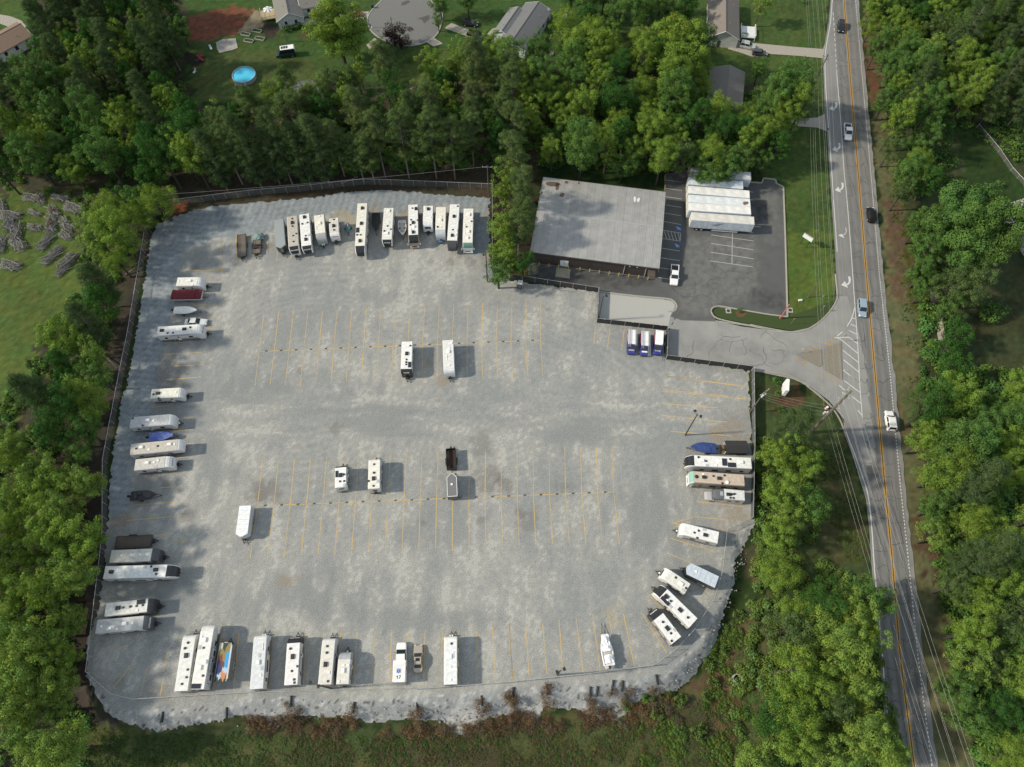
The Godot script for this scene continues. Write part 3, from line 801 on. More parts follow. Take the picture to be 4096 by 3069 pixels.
	for q in [[1, 440, 150, 640, 125, 955, 90, 945, 150, 640, 180, 445, 205], [1, 1560, 225, 1620, 185, 1760, 240, 1900, 290, 2010, 320, 2000, 350, 1880, 345, 1740, 290], [1, 1905, 275, 1950, 230, 2015, 215, 2015, 235, 1960, 250, 1945, 290],
			[1, 1420, 340, 1480, 305, 1550, 350, 1480, 375], [1, 935, 360, 1000, 305, 1060, 335, 960, 395], [3, -160, 330, 60, 350, 380, 380, 590, 395, 625, 300, 612, 480, 590, 470, 380, 450, 150, 435, 130, 465, 10, 455, -60, 430, -180, 395],
			[3, 330, 950, 430, 955, 540, 950, 605, 920, 620, 1060, 540, 1030, 330, 1015], [0, -40, 110, 80, 130, 170, 165, 210, 210, 180, 260, 90, 225, 0, 190], [1, 580, 60, 610, 80, 640, 130, 610, 130, 580, 90, 540, 40]]:
		sheet("concrete_drive", tile_mesh(poly(q[0], q.slice(1)), 0.004), conc, "pale concrete house drive")
	sheet("sand_patch", tile_mesh(poly(0, [1735, 340, 1790, 315, 1895, 308, 1912, 385, 1860, 405, 1765, 425, 1745, 395]), 0.004), mat(0.55, 0.52, 0.48, 0.95, 0.0, "soil", 3.0, true), "square of pale sand in the lawn")
	sheet("concrete_pad", tile_mesh(poly(6, [555, 845, 668, 858, 660, 935, 545, 920]), 0.030), mat(0.36, 0.33, 0.25, 0.9, 0.0, "grime", 3.0, true), "stained concrete pad before the steel doors")
	sheet("clay_wash", tile_mesh(poly(6, [615, 950, 680, 955, 740, 980, 720, 990, 620, 975]), 0.030), mat(0.15, 0.09, 0.06, 0.95, 0.0, "grime", 3.0, true))

# worn and sealed areas of a pavement, ragged at their edges and running out into the plain colour
func worn_sheet(zone: PackedVector2Array, areas: Array, base: Color, y: float) -> ArrayMesh:
	var box := Rect2(zone[0], Vector2.ZERO)
	for q in zone: box = box.expand(q)
	var st := 0.5
	var nx := int(box.size.x / st) + 1
	var ny := int(box.size.y / st) + 1
	var id := {}
	var v := PackedVector3Array()
	var c := PackedColorArray()
	var n := PackedVector3Array()
	var ix := PackedInt32Array()
	for j in ny + 1:
		for i in nx + 1:
			var x := box.position.x + i * st
			var z := box.position.y + j * st
			if not inside(Vector2(x, z), zone): continue
			var col := base
			for a in areas:
				var hit := 0.0
				for k in 6:
					var q := Vector2(x, z) + Vector2.from_angle(k * 1.05) * 0.9 + Vector2(fnoise(x, z, 0.35), fnoise(z, x, 0.35)) * 2.2
					if Geometry2D.is_point_in_polygon(q, a[0]): hit += 1.0 / 6.0
				col = col.lerp(a[1], hit * clampf(0.75 + fnoise(x, z, 0.5), 0.0, 1.0))
			id[j * (nx + 1) + i] = v.size()
			v.append(Vector3(x, y, z))
			c.append(col * (1.0 + 0.12 * fnoise(x, z, 0.2)))
			n.append(Vector3.UP)
	for j in ny:
		for i in nx:
			var k := j * (nx + 1) + i
			if id.has(k) and id.has(k + 1) and id.has(k + nx + 1) and id.has(k + nx + 2):
				ix.append_array([id[k], id[k + 1], id[k + nx + 1], id[k + 1], id[k + nx + 2], id[k + nx + 1]])
	return indexed(v, n, c, ix)

func faded_line(node: Node3D, a: Vector3, b: Vector3, w: float, strength: float) -> void:
	var m := MB.new()
	var len_ := a.distance_to(b)
	var k := int(maxf(2.0, len_ / 0.35))
	for i in k:
		var p := a.lerp(b, float(i) / k)
		var q := a.lerp(b, float(i + 1) / k)
		var wear := clampf(strength + 0.6 * fnoise(p.x, p.z, 0.2) + 0.35 * fnoise(p.x, p.z, 1.3), 0.0, 1.0)
		if wear < 0.1: continue
		m.colour = Color(0.42, 0.41, 0.37).lerp(Color(0.70, 0.47, 0.14), wear)
		var off := fnoise(p.x, p.z, 0.9) * 0.05
		var d := (q - p).normalized()
		m.strip(PackedVector3Array([p, q]), w * (0.6 + 0.4 * wear) + off * 0.3, 0.007)
	if m.v.size() > 0:
		part(node, "stall_line", m.mesh(), yard_paint)

var yard_paint: StandardMaterial3D

func yard_lines() -> void:
	yard_paint = painted("gravel", 6.0, 0.9)
	var o := struct("painted_stalls", "faded yellow stall lines on the gravel yard")
	var rows := [[T(5, 275, 1320), T(6, 425, 1430), T(5, 862, 990), T(5, 820, 1605), 19, 11.0, 9.3], [T(9, 60, 1055), T(10, 915, 942), T(9, 583, 660), T(9, 535, 1440), 22, 10.4, 11.0]]
	var marker: Node3D = null
	for r in rows:
		var a: Vector3 = r[0]
		var b: Vector3 = r[1]
		var turn := atan2((b - a).x, (b - a).z)
		for k in 20: faded_line(o, a.lerp(b, k / 20.0), a.lerp(b, (k + 1) / 20.0), 0.17, 0.75 - 0.25 * absf(k - 8.0) / 10.0)
		var n: int = r[4]
		for k in n + 1:
			var p := a.lerp(b, float(k) / n)
			# the stall lines fan a little, as they were painted by hand
			var up := Vector3(lerpf(-0.55, 0.30, float(k) / n), 0, -r[5])
			var dn := Vector3(lerpf(0.25, 0.45, float(k) / n) if n > 20 else 0.4, 0, r[6])
			faded_line(o, p, p + up * rng.randf_range(0.94, 1.02), 0.15, rng.randf_range(0.5, 0.9))
			faded_line(o, p, p + dn * rng.randf_range(0.94, 1.02), 0.15, rng.randf_range(0.5, 0.9))
			if k < n:
				var q := a.lerp(b, (k + 0.5) / n)
				if marker == null:
					marker = thing("stall_stop", "small black rubber wheel stop on the cross line between two yellow stalls", "wheel stop", q, turn, "black wheel stops on the yellow cross lines")
					var bm := MB.new()
					bm.frust(Vector3(0, 0.06, 0), Vector3(0.22, 0.10, 0.18), 0.03)
					for zz in [-0.28, 0.02]: part(marker, "block", bm.mesh(), mat(0.02, 0.02, 0.022, 0.7), Vector3(0, 0, zz))
					part(marker, "base_strip", box_mesh(Vector3(0.06, 0.02, 0.6)), mat(0.03, 0.03, 0.03, 0.8), Vector3(0.2, 0.018, 0.0))
				else:
					copy(marker, q, turn + rng.randf_range(-0.06, 0.06))
	for e in [[4, 1475, 665, 1790, 670], [4, 1760, 410, 1790, 670], [4, 1660, 758, 1785, 760], [4, 1640, 850, 1760, 852], [4, 1550, 945, 1745, 945], [4, 1375, 1050, 1730, 1040], [4, 1640, 1135, 1720, 1132], [4, 1330, 1250, 1460, 1245], [4, 1310, 1345, 1620, 1325], [4, 1400, 1438, 1640, 1425], [4, 1330, 1548, 1620, 1525],
			[8, 1220, 262, 1390, 240], [8, 1480, 345, 1550, 338], [8, 1390, 450, 1550, 440], [8, 1480, 555, 1560, 550], [8, 1420, 668, 1515, 660], [8, 1370, 790, 1480, 775], [8, 1290, 908, 1450, 898], [8, 1060, 1050, 1440, 1020], [8, 1020, 1172, 1490, 1130], [8, 1060, 1310, 1390, 1275], [8, 1340, 1340, 1500, 1330],
			[12, 800, 675, 1015, 645], [12, 1065, 770, 910, 975], [12, 1185, 815, 1118, 1055], [12, 1350, 650, 1290, 1030], [12, 1780, 545, 1715, 990], [12, 1922, 530, 1878, 995], [12, 2190, 525, 2160, 990],
			[13, 180, 530, 150, 960], [13, 458, 520, 430, 935], [13, 590, 520, 560, 950], [13, 730, 520, 700, 960], [13, 862, 520, 830, 985], [13, 1007, 515, 970, 985], [13, 1140, 515, 1118, 985], [13, 1275, 520, 1250, 985], [13, 1408, 515, 1393, 970], [13, 1547, 520, 1537, 965], [13, 1680, 520, 1682, 950], [13, 1820, 515, 1828, 935], [13, 1950, 480, 1975, 930], [13, 2085, 450, 2113, 910],
			[14, 73, 455, 103, 910], [14, 207, 455, 233, 870], [14, 342, 450, 378, 865], [14, 475, 420, 503, 810], [14, 610, 400, 670, 850], [14, 745, 380, 808, 840], [14, 875, 400, 900, 530], [14, 993, 375, 1083, 800], [14, 1140, 370, 1345, 695], [14, 1195, 220, 1460, 490], [14, 1420, 230, 1610, 355], [14, 1560, 130, 1690, 215],
			[10, 1370, 1315, 1745, 1425], [10, 1345, 1432, 1530, 1510], [10, 1390, 1195, 1570, 1140], [10, 1390, 1195, 1480, 1210], [10, 1570, 1140, 1840, 1170], [10, 1580, 1020, 1960, 1060], [10, 1375, 455, 1860, 490], [10, 1300, 325, 1820, 380], [10, 1305, 230, 1755, 265], [10, 1310, 118, 1840, 172], [10, 1930, 185, 1975, 188], [10, 1340, 10, 1978, 97], [16, 1430, 845, 1610, 862], [16, 1435, 812, 1605, 833],
			[6, 868, 1320, 855, 1460], [6, 988, 1330, 965, 1490], [6, 1100, 1345, 1080, 1510], [5, 90, 380, 95, 610], [5, 185, 378, 190, 470], [5, 312, 520, 310, 600], [5, 420, 510, 418, 590], [5, 530, 520, 530, 570], [5, 205, 590, 200, 630]]:
		faded_line(o, T(e[0], e[1], e[2]), T(e[0], e[3], e[4]), 0.16, 0.75)

# ---------- vegetation
func leaf_mat(r: float, g: float, b: float) -> StandardMaterial3D:
	var m := StandardMaterial3D.new()
	m.vertex_color_use_as_albedo = true
	m.albedo_color = Color(r, g, b).linear_to_srgb()
	m.roughness = 0.85
	m.metallic_specular = 0.15
	m.cull_mode = BaseMaterial3D.CULL_DISABLED
	m.backlight_enabled = true
	m.backlight = Color(0.5, 0.55, 0.3)
	return m

func unit() -> Vector3:
	var z := rng.randf_range(-1.0, 1.0)
	var a := rng.randf() * TAU
	var r := sqrt(1.0 - z * z)
	return Vector3(r * cos(a), z, r * sin(a))

# clumps: [centre, radius, flatness, tint]; each is covered with small leaf sprays
func leaves(clumps: Array, per: float, size: float, up := 0.25, long := 0.7) -> ArrayMesh:
	var v := PackedVector3Array()
	var n := PackedVector3Array()
	var c := PackedColorArray()
	var ix := PackedInt32Array()
	for k in clumps:
		var count := int(per * k[1] * k[1])
		for j in count:
			var d := unit()
			d.y = d.y * 0.85 + up
			d = d.normalized()
			var p: Vector3 = k[0] + d * k[1] * rng.randf_range(0.55, 1.08) * Vector3(1, k[2], 1)
			var f := (d * 0.8 + unit() * 0.75 + Vector3.UP * 0.25).normalized()
			var t := f.cross(unit()).normalized()
			var b := f.cross(t)
			var s := size * rng.randf_range(0.6, 1.3)
			var q := (f * 0.55 + d * 0.6).normalized()
			var col: Color = k[3]
			col = col * rng.randf_range(0.82, 1.18)
			var at := v.size()
			v.append_array([p - t * s * 0.5, p + b * s * 0.5 * long, p + t * s * 0.6, p - b * s * 0.5 * long])
			n.append_array([q, q, q, q])
			c.append_array([col, col, col, col])
			ix.append_array([at, at + 1, at + 2, at, at + 2, at + 3])
	return indexed(v, n, c, ix)

func tint(spread := 0.2) -> Color:
	var w := rng.randf_range(-1.0, 1.0)
	var l := 1.0 + rng.randf_range(-spread, spread)
	return Color(l * (1.0 + 0.16 * w), l, l * (1.0 - 0.2 * w))

var bark: StandardMaterial3D
var pale_bark: StandardMaterial3D

func broadleaf(called: String, h: float, r: float, m: Material, label: String, seed_: int, sz := 0.30, low := 0.14, open := 0.0) -> Node3D:
	rng.seed = seed_
	var o := thing(called, label, "tree")
	var cy := h * (low + 1.0) * 0.5
	var ry := h * (1.0 - low) * 0.5
	var clumps := []
	var limbs := MB.new()
	limbs.tube(Vector3(0, -0.3, 0), Vector3(0, h * 0.55, 0), r * 0.06 + 0.08, r * 0.03 + 0.04, 7)
	# big boughs, each carrying a family of clumps, leave notches in the outline
	var boughs := int(7 + r * 1.6)
	for k in boughs:
		var d := unit()
		d.y = d.y * 0.8 + 0.25
		var c := Vector3(d.x * r * 0.62, cy + d.y * ry * 0.66, d.z * r * 0.62)
		limbs.tube(Vector3(0, h * 0.3 + rng.randf() * h * 0.15, 0), c, 0.10, 0.04, 5, false)
		var tn := tint(0.18)
		for j in int(7.0 - open * 2.0):
			var e := unit()
			var q := c + Vector3(e.x * r * 0.40, e.y * ry * 0.30, e.z * r * 0.40)
			clumps.append([q, r * rng.randf_range(0.13, 0.24), 0.75, tn * rng.randf_range(0.88, 1.12)])
	for j in int(r * 3.0):
		var e := unit()
		clumps.append([Vector3(e.x * r * 0.5, cy + e.y * ry * 0.6, e.z * r * 0.5), r * rng.randf_range(0.2, 0.3), 0.8, tint(0.15)])
	part(o, "trunk", limbs.mesh(), bark)
	part(o, "crown", leaves(clumps, 165.0 - open * 40.0, sz * 0.78), m)
	return o

func pine(called: String, h: float, r: float, m: Material, label: String, seed_: int, bare: float) -> Node3D:
	rng.seed = seed_
	var o := thing(called, label, "tree")
	var t := MB.new()
	t.tube(Vector3(0, -0.3, 0), Vector3(0, h * 0.9, 0), 0.24, 0.07, 8)
	var clumps := []
	var y := h * bare
	while y < h:
		var f := (y - h * bare) / (h * (1.0 - bare))
		var reach := r * (0.35 + 0.95 * sin(PI * clampf(0.18 + 0.78 * f, 0.0, 1.0))) * 0.8
		var k := rng.randi_range(3, 5)
		for j in k:
			var a := rng.randf() * TAU
			var l := reach * rng.randf_range(0.55, 1.05)
			var e := Vector3(cos(a) * l, y + 0.18 * l, sin(a) * l)
			t.tube(Vector3(0, y - 0.2, 0), e, 0.05, 0.02, 4, false)
			var tn := tint(0.16)
			for w in 3:
				var q := Vector3(0, y, 0).lerp(e, 0.5 + 0.27 * w) + unit() * 0.35
				clumps.append([q, rng.randf_range(0.5, 0.95), 0.6, tn])
		y += h * 0.026
	for j in 5: # dead stubs on the bare trunk
		var yy := rng.randf_range(h * 0.25, h * bare)
		var a := rng.randf() * TAU
		t.tube(Vector3(0, yy, 0), Vector3(cos(a) * 1.2, yy + 0.3, sin(a) * 1.2), 0.035, 0.015, 4, false)
	part(o, "trunk", t.mesh(), pale_bark)
	part(o, "crown", leaves(clumps, 170.0, 0.25, 0.3, 0.36), m)
	return o

func bush(called: String, r: float, m: Material, label: String, seed_: int, dry := false) -> Node3D:
	rng.seed = seed_
	var o := thing(called, label, "shrub")
	var clumps := []
	for k in 12:
		var d := unit()
		clumps.append([Vector3(d.x * r * 0.6, r * (0.5 + 0.35 * d.y), d.z * r * 0.6), r * rng.randf_range(0.3, 0.45), 0.8, tint(0.25)])
	var t := MB.new()
	for k in 6:
		var a := TAU * k / 6.0
		t.tube(Vector3(0, -0.1, 0), Vector3(cos(a) * r * 0.5, r * 0.6, sin(a) * r * 0.5), 0.04, 0.015, 4, false)
	part(o, "stem", t.mesh(), bark)
	part(o, "foliage", leaves(clumps, 150.0 / maxf(r, 0.6), 0.24 if not dry else 0.42, 0.2, 0.7 if not dry else 0.16), m)
	return o

var protos := {}
var first_used := {}
var leafm := {}

func plant(key: String, at: Vector3, scl: float, label: String, group: String) -> void:
	var y := ground_height(at.x, at.z)
	var p: Node3D = protos[key]
	var turn := rng.randf() * TAU
	if not first_used.has(key):
		first_used[key] = true
		p.position = Vector3(at.x, y, at.z)
		p.rotation.y = turn
		p.scale = Vector3(1, rng.randf_range(0.82, 1.18), 1) * scl
		p.set_meta("label", label)
		p.set_meta("group", group)
	else:
		var c := copy(p, Vector3(at.x, y, at.z), turn, scl, label, group)
		c.scale = Vector3(rng.randf_range(0.9, 1.12), rng.randf_range(0.82, 1.2), rng.randf_range(0.9, 1.12)) * scl

func make_protos() -> void:
	bark = mat(0.10, 0.085, 0.07, 0.95, 0.0, "bark", 1.5)
	pale_bark = mat(0.30, 0.265, 0.23, 0.95, 0.0, "bark", 1.5)
	leafm = {"bright": leaf_mat(0.157, 0.244, 0.042), "mid": leaf_mat(0.090, 0.170, 0.042), "deep": leaf_mat(0.046, 0.114, 0.025), "gold": leaf_mat(0.176, 0.262, 0.055),
		"pine": leaf_mat(0.098, 0.142, 0.051), "pine2": leaf_mat(0.069, 0.110, 0.041), "olive": leaf_mat(0.098, 0.145, 0.047), "plum": leaf_mat(0.045, 0.026, 0.028), "brown": leaf_mat(0.150, 0.105, 0.070), "rust": leaf_mat(0.19, 0.12, 0.07), "weed": leaf_mat(0.107, 0.165, 0.042)}
	var L := "x"
	protos["b1"] = broadleaf("broadleaf_tree", 15.0, 4.2, leafm.bright, L, 101)
	protos["b2"] = broadleaf("slender_tree", 17.0, 3.6, leafm.bright, L, 102, 0.28, 0.1)
	protos["g1"] = broadleaf("broadleaf_tree", 15.0, 4.4, leafm.gold, L, 103)
	protos["g2"] = broadleaf("slender_tree", 13.0, 3.6, leafm.gold, L, 113, 0.28, 0.1)
	protos["m1"] = broadleaf("broadleaf_tree", 15.0, 4.0, leafm.mid, L, 104)
	protos["m2"] = broadleaf("slender_tree", 13.0, 3.4, leafm.mid, L, 105, 0.28, 0.08)
	protos["m3"] = broadleaf("broadleaf_tree", 17.0, 4.6, leafm.mid, L, 114, 0.32, 0.15, 0.3)
	protos["d1"] = broadleaf("broadleaf_tree", 14.0, 4.0, leafm.deep, L, 106)
	protos["d2"] = broadleaf("slender_tree", 11.0, 3.2, leafm.deep, L, 107, 0.28, 0.06)
	protos["o1"] = broadleaf("broadleaf_tree", 14.0, 3.8, leafm.olive, L, 108, 0.28, 0.15, 0.4)
	protos["big"] = broadleaf("broadleaf_tree", 17.0, 9.0, leafm.mid, L, 109, 0.42, 0.15)
	protos["bigb"] = broadleaf("broadleaf_tree", 16.0, 6.6, leafm.bright, L, 116, 0.36, 0.1)
	protos["m4"] = broadleaf("broadleaf_tree", 17.0, 4.9, leafm.deep, L, 117, 0.26, 0.1, 0.7)
	protos["b3"] = broadleaf("broadleaf_tree", 13.0, 4.8, leafm.bright, L, 118, 0.24, 0.08, 0.5)
	protos["plum"] = broadleaf("broadleaf_tree", 6.5, 3.6, leafm.plum, L, 110, 0.26, 0.05, 0.2)
	protos["p1"] = pine("pine_tree", 20.0, 3.4, leafm.pine, L, 111, 0.52)
	protos["p2"] = pine("pine_tree", 21.0, 3.2, leafm.pine2, L, 112, 0.16)
	protos["p3"] = pine("pine_tree", 19.0, 3.8, leafm.olive, L, 115, 0.38)
	protos["s1"] = bush("shrub", 1.3, leafm.mid, L, 120)
	protos["s2"] = bush("shrub", 1.2, leafm.weed, L, 121)
	protos["s3"] = bush("dry_shrub", 2.0, leafm.brown, L, 122, true)
	protos["s4"] = bush("dry_shrub", 1.8, leafm.rust, L, 123, true)

var taken := []

func wood(zone: PackedVector2Array, mixed: Array, spacing: float, tries: int, where: String, top := 11.0) -> void:
	var box := Rect2(zone[0], Vector2.ZERO)
	for q in zone: box = box.expand(q)
	var names := {"b": "bright green", "g": "yellow green", "m": "mid green", "d": "dark green", "o": "olive green", "p": "tall pine"}
	for t in tries:
		var q := Vector2(rng.randf_range(box.position.x, box.end.x), rng.randf_range(box.position.y, box.end.y))
		if not Geometry2D.is_point_in_polygon(q, zone): continue
		var key: String = mixed[rng.randi() % mixed.size()]
		if key == "m1" and rng.randf() < 0.45: key = "m4"
		if key == "b1" and rng.randf() < 0.45: key = "b3"
		var r := 2.7
		var ok := true
		for k in 8:
			if not Geometry2D.is_point_in_polygon(q + Vector2.from_angle(TAU * k / 8.0) * r, zone):
				ok = false
				break
		if not ok: continue
		for e in taken:
			if e.distance_squared_to(q) < spacing * spacing:
				ok = false
				break
		if not ok: continue
		taken.append(q)
		var lab: String
		if key.begins_with("p"): lab = "%s, wood %s" % [("olive pine with bare trunk" if key == "p3" else ("dense dark green pine" if key == "p2" else "grey green pine with bare trunk")), where]
		else: lab = "%s %s tree, wood %s" % ["deep green" if key == "m4" else names[key[0]], "slender" if key in ["b2", "g2", "m2", "d2"] else "broad crowned", where]
		plant(key, Vector3(q.x, 0, q.y), rng.randf_range(0.8, 1.12), lab, "trees of the wood " + where)

func at_top(i: int, x: float, y: float, h: float) -> Vector3:
	# base of something whose middle at height h shows at this pixel
	var p := T(i, x, y, h)
	return Vector3(p.x, 0, p.z)

func scatter(called: String, zone: PackedVector2Array, m: Material, n: int, label: String, lo: float, hi: float, seed_: int, dry := false, gaps := -0.18) -> void:
	rng.seed = seed_
	var clumps := []
	for k in 4:
		var d := unit()
		clumps.append([Vector3(d.x * 0.5, 0.45 + 0.25 * d.y, d.z * 0.5), 0.5, 0.75, tint(0.25)])
	var mesh := leaves(clumps, 130.0, 0.24 if not dry else 0.36, 0.2, 0.7 if not dry else 0.14)
	var box := Rect2(zone[0], Vector2.ZERO)
	for q in zone: box = box.expand(q)
	var xs := []
	var guard := 0
	while xs.size() < n and guard < n * 6:
		guard += 1
		var q := Vector2(rng.randf_range(box.position.x, box.end.x), rng.randf_range(box.position.y, box.end.y))
		if not Geometry2D.is_point_in_polygon(q, zone): continue
		if fnoise(q.x, q.y, 0.12) < gaps: continue
		var s := rng.randf_range(lo, hi)
		xs.append(Transform3D(Basis(Vector3.UP, rng.randf() * TAU).scaled(Vector3(s, s * rng.randf_range(0.6, 1.1), s)), Vector3(q.x, ground_height(q.x, q.y) - 0.15, q.y)))
	var mm := MultiMesh.new()
	mm.transform_format = MultiMesh.TRANSFORM_3D
	mm.use_colors = true
	mm.mesh = mesh
	mm.instance_count = xs.size()
	for k in xs.size():
		mm.set_instance_transform(k, xs[k])
		mm.set_instance_color(k, tint(0.3))
	var o := MultiMeshInstance3D.new()
	o.name = nm(called)
	o.multimesh = mm
	o.material_override = m
	add_child(o)
	tag(o, label, "undergrowth", "", "stuff")

func vegetation() -> void:
	make_protos()
	rng.seed = 77
	# trees one can point to first
	for e in [["bigb", 16, 735, 98, 7.0, 1.3, "round bright green tree between the round street end and the camper van"], ["b2", 16, 775, 150, 7.0, 0.8, "bright green tree crowding the round tree by the street end"], ["plum", 16, 863, 82, 3.5, 1.25, "dark purple leaved tree at the rim of the round street end"],
			["m2", 16, 945, 42, 4.0, 0.55, "small sparse tree beside the pole at the street end"], ["big", 16, 2072, 528, 8.0, 1.15, "huge spreading oak before the white house east of the road"], ["m3", 16, 1700, 200, 9.0, 1.15, "tall green tree leaning toward the road above the short drive"],
			["bigb", 16, 1455, 125, 9.0, 1.15, "broad bright green tree before the brown roofed house"], ["b2", 16, 1385, 150, 8.0, 1.1, "bright green tree beside the broad tree before the brown roofed house"], ["bigb", 16, 1272, 95, 9.0, 1.1, "bright green tree beside the yard of the grey roofed house"], ["b2", 16, 1275, 150, 8.0, 1.0, "bright green tree below the yard of the grey roofed house"],
			["g2", 16, 1640, 25, 5.0, 0.8, "yellow green tree beside the white deck"], ["m2", 16, 1640, 150, 5.0, 0.75, "small green tree on the lawn below the two parked cars"], ["m1", 16, 950, 5, 6.0, 0.9, "green tree by the upper rim of the street end"], ["m1", 16, 1010, 0, 6.0, 0.9, "green tree on the lawn above the black car"]]:
		var p := at_top(e[1], e[2], e[3], e[4])
		taken.append(Vector2(p.x, p.z))
		plant(e[0], p, e[5], e[6], "")
	# pines along the north fence, feet seen behind the wire
	for e in [[100, 1520], [240, 1480], [345, 1490], [490, 1495], [640, 1490], [760, 1415], [915, 1455], [1005, 1480], [1090, 1425], [1280, 1430], [1500, 1430], [1800, 1330], [1650, 1440], [-60, 1480], [-180, 1530], [560, 1330], [1360, 1300]]:
		var p := T(1, e[0], e[1])
		taken.append(Vector2(p.x, p.z))
		plant(["p1", "p3", "p2"][rng.randi() % 3], p, rng.randf_range(0.92, 1.08), "tall pine with a long bare trunk behind the north fence", "pines behind the north fence")
	# young broadleaf trees standing between those pines
	for e in [[60, 1440], [170, 1400], [300, 1380], [420, 1430], [560, 1430], [700, 1380], [830, 1400], [985, 1400], [1180, 1400], [1400, 1420], [1560, 1400], [1720, 1400], [-120, 1440]]:
		var p := T(1, e[0], e[1])
		taken.append(Vector2(p.x, p.z))
		plant(["m2", "b2", "d2", "m2"][rng.randi() % 4], p, rng.randf_range(0.55, 0.8), "young leafy tree among the pine trunks behind the north fence", "young trees behind the north fence")
	# pine and broadleaf column between yard and metal building
	for e in [["p3", 1105, 205], ["b2", 1085, 400], ["m2", 1125, 375], ["b2", 1080, 510], ["m2", 1075, 565], ["p3", 1130, 455], ["p3", 1110, 265], ["p3", 1105, 330], ["p1", 1130, 420], ["b2", 1085, 470], ["p3", 1120, 490], ["d2", 1130, 545], ["b2", 1093, 540]]:
		var p := at_top(16, e[1], e[2], 11.0)
		taken.append(Vector2(p.x, p.z))
		plant(e[0], p, rng.randf_range(0.9, 1.05), "tree in the narrow row between the yard fence and the metal building", "row between yard and metal building")
	wood(poly(16, [-40, 940, 60, 940, 110, 970, 195, 1010, 205, 1120, 195, 1250, 160, 1330, 150, 1480, 240, 1680, -40, 1680], 9.0), ["g1", "g1", "b1", "g2", "g2", "b2"], 4.2, 1300, "south west of the yard")
	wood(poly(16, [110, 700, 140, 660, 200, 590, 285, 600, 275, 660, 245, 760, 225, 930, 170, 1000, 90, 980, 60, 900, 75, 790], 9.0), ["b1", "m1", "m2", "d1", "o1", "p2", "g2"], 4.6, 500, "west of the yard")
	wood(poly(16, [160, 420, 250, 380, 340, 330, 385, 420, 335, 450, 295, 490, 290, 600, 195, 600, 165, 520], 9.0), ["b1", "b2", "m1", "g2", "d1"], 4.6, 300, "at the north west corner of the yard")
	wood(poly(16, [-50, 170, 60, 160, 75, 60, 130, -20, 410, -30, 410, 60, 380, 130, 395, 200, 440, 240, 520, 320, 400, 390, 200, 370, 0, 385, -50, 385], 9.0), ["m1", "d1", "d1", "p2", "b1", "b2", "m3", "d2", "p2"], 4.5, 1100, "behind the pool garden")
	wood(poly(16, [400, 280, 520, 215, 640, 180, 720, 190, 900, 160, 1060, 140, 1140, 160, 1180, 240, 1150, 300, 1060, 320, 900, 325, 700, 330, 520, 340, 400, 350], 9.0), ["p3", "m1", "p1", "b2", "d1", "m2", "p1"], 4.4, 1000, "north of the yard")
	wood(poly(16, [1080, 140, 1150, 120, 1230, 150, 1310, 190, 1420, 180, 1520, 210, 1560, 215, 1640, 190, 1750, 140, 1760, 240, 1700, 320, 1630, 380, 1480, 365, 1420, 372, 1300, 365, 1180, 350, 1140, 250], 9.0), ["b1", "m1", "d1", "m2", "b2", "o1", "m3", "b1"], 4.4, 1100, "behind the metal building")
	wood(poly(16, [900, 130, 960, 120, 1060, 80, 1180, 100, 1190, 210, 1060, 220, 900, 220], 8.0), ["b1", "b2", "b1", "m3"], 4.8, 300, "below the street end")
	wood(poly(16, [1205, 30, 1330, 40, 1350, 90, 1440, 50, 1540, 90, 1540, 230, 1340, 230, 1205, 230], 8.0), ["b1", "b2", "b1", "m1"], 5.0, 400, "before the brown roofed house")
	wood(poly(16, [1500, 330, 1640, 310, 1660, 385, 1600, 385, 1500, 385], 8.0), ["m2", "d2", "m1"], 4.2, 200, "over the semi trailers")
	wood(poly(16, [2000, 600, 2090, 600, 2110, 640, 2090, 760, 2080, 830, 2000, 800, 2030, 700], 6.0), ["d2", "m2", "o1"], 4.0, 200, "behind the plank fence")
	wood(poly(16, [1945, 430, 2040, 430, 2020, 520, 2040, 640, 1975, 650, 1955, 520], 7.0), ["m1", "m2", "b2", "d2"], 4.2, 200, "beside the huge oak")
	wood(poly(16, [1500, 190, 1620, 215, 1640, 270, 1500, 270], 8.0), ["m2", "o1", "d2"], 3.8, 200, "around the hidden brown roof")
	wood(poly(16, [1200, -40, 1520, -40, 1520, 30, 1380, 55, 1230, 60], 8.0), ["d1", "m1", "d2", "m3"], 5.2, 200, "behind the brown roofed house")
	wood(poly(16, [1868, -40, 2250, -40, 2250, 240, 2130, 240, 2045, 235, 2035, 300, 2045, 400, 2000, 440, 1930, 410, 1905, 290, 1885, 170], 9.0), ["b1", "m1", "b2", "d1", "p2", "o1", "m3", "b1", "g2"], 4.5, 1100, "east of the road at the upper bend")
	wood(poly(16, [2100, 830, 2250, 800, 2250, 1690, 2120, 1690, 2045, 1500, 2025, 1300, 1985, 1100, 1968, 950, 1965, 830], 9.0), ["b1", "m1", "b2", "m3", "p2", "o1", "b1", "m2", "g2"], 4.5, 1600, "east of the road below the oak")
	wood(poly(16, [1625, 930, 1700, 900, 1790, 960, 1800, 1080, 1750, 1190, 1700, 1200, 1790, 1240, 1890, 1260, 1930, 1400, 1880, 1490, 1960, 1590, 2000, 1690, 1610, 1690, 1620, 1560, 1645, 1400, 1660, 1270, 1620, 1180, 1640, 1060], 8.0), ["b1", "b1", "b2", "g1", "p2", "g2", "m1", "o1"], 4.3, 1300, "between the yard and the road")
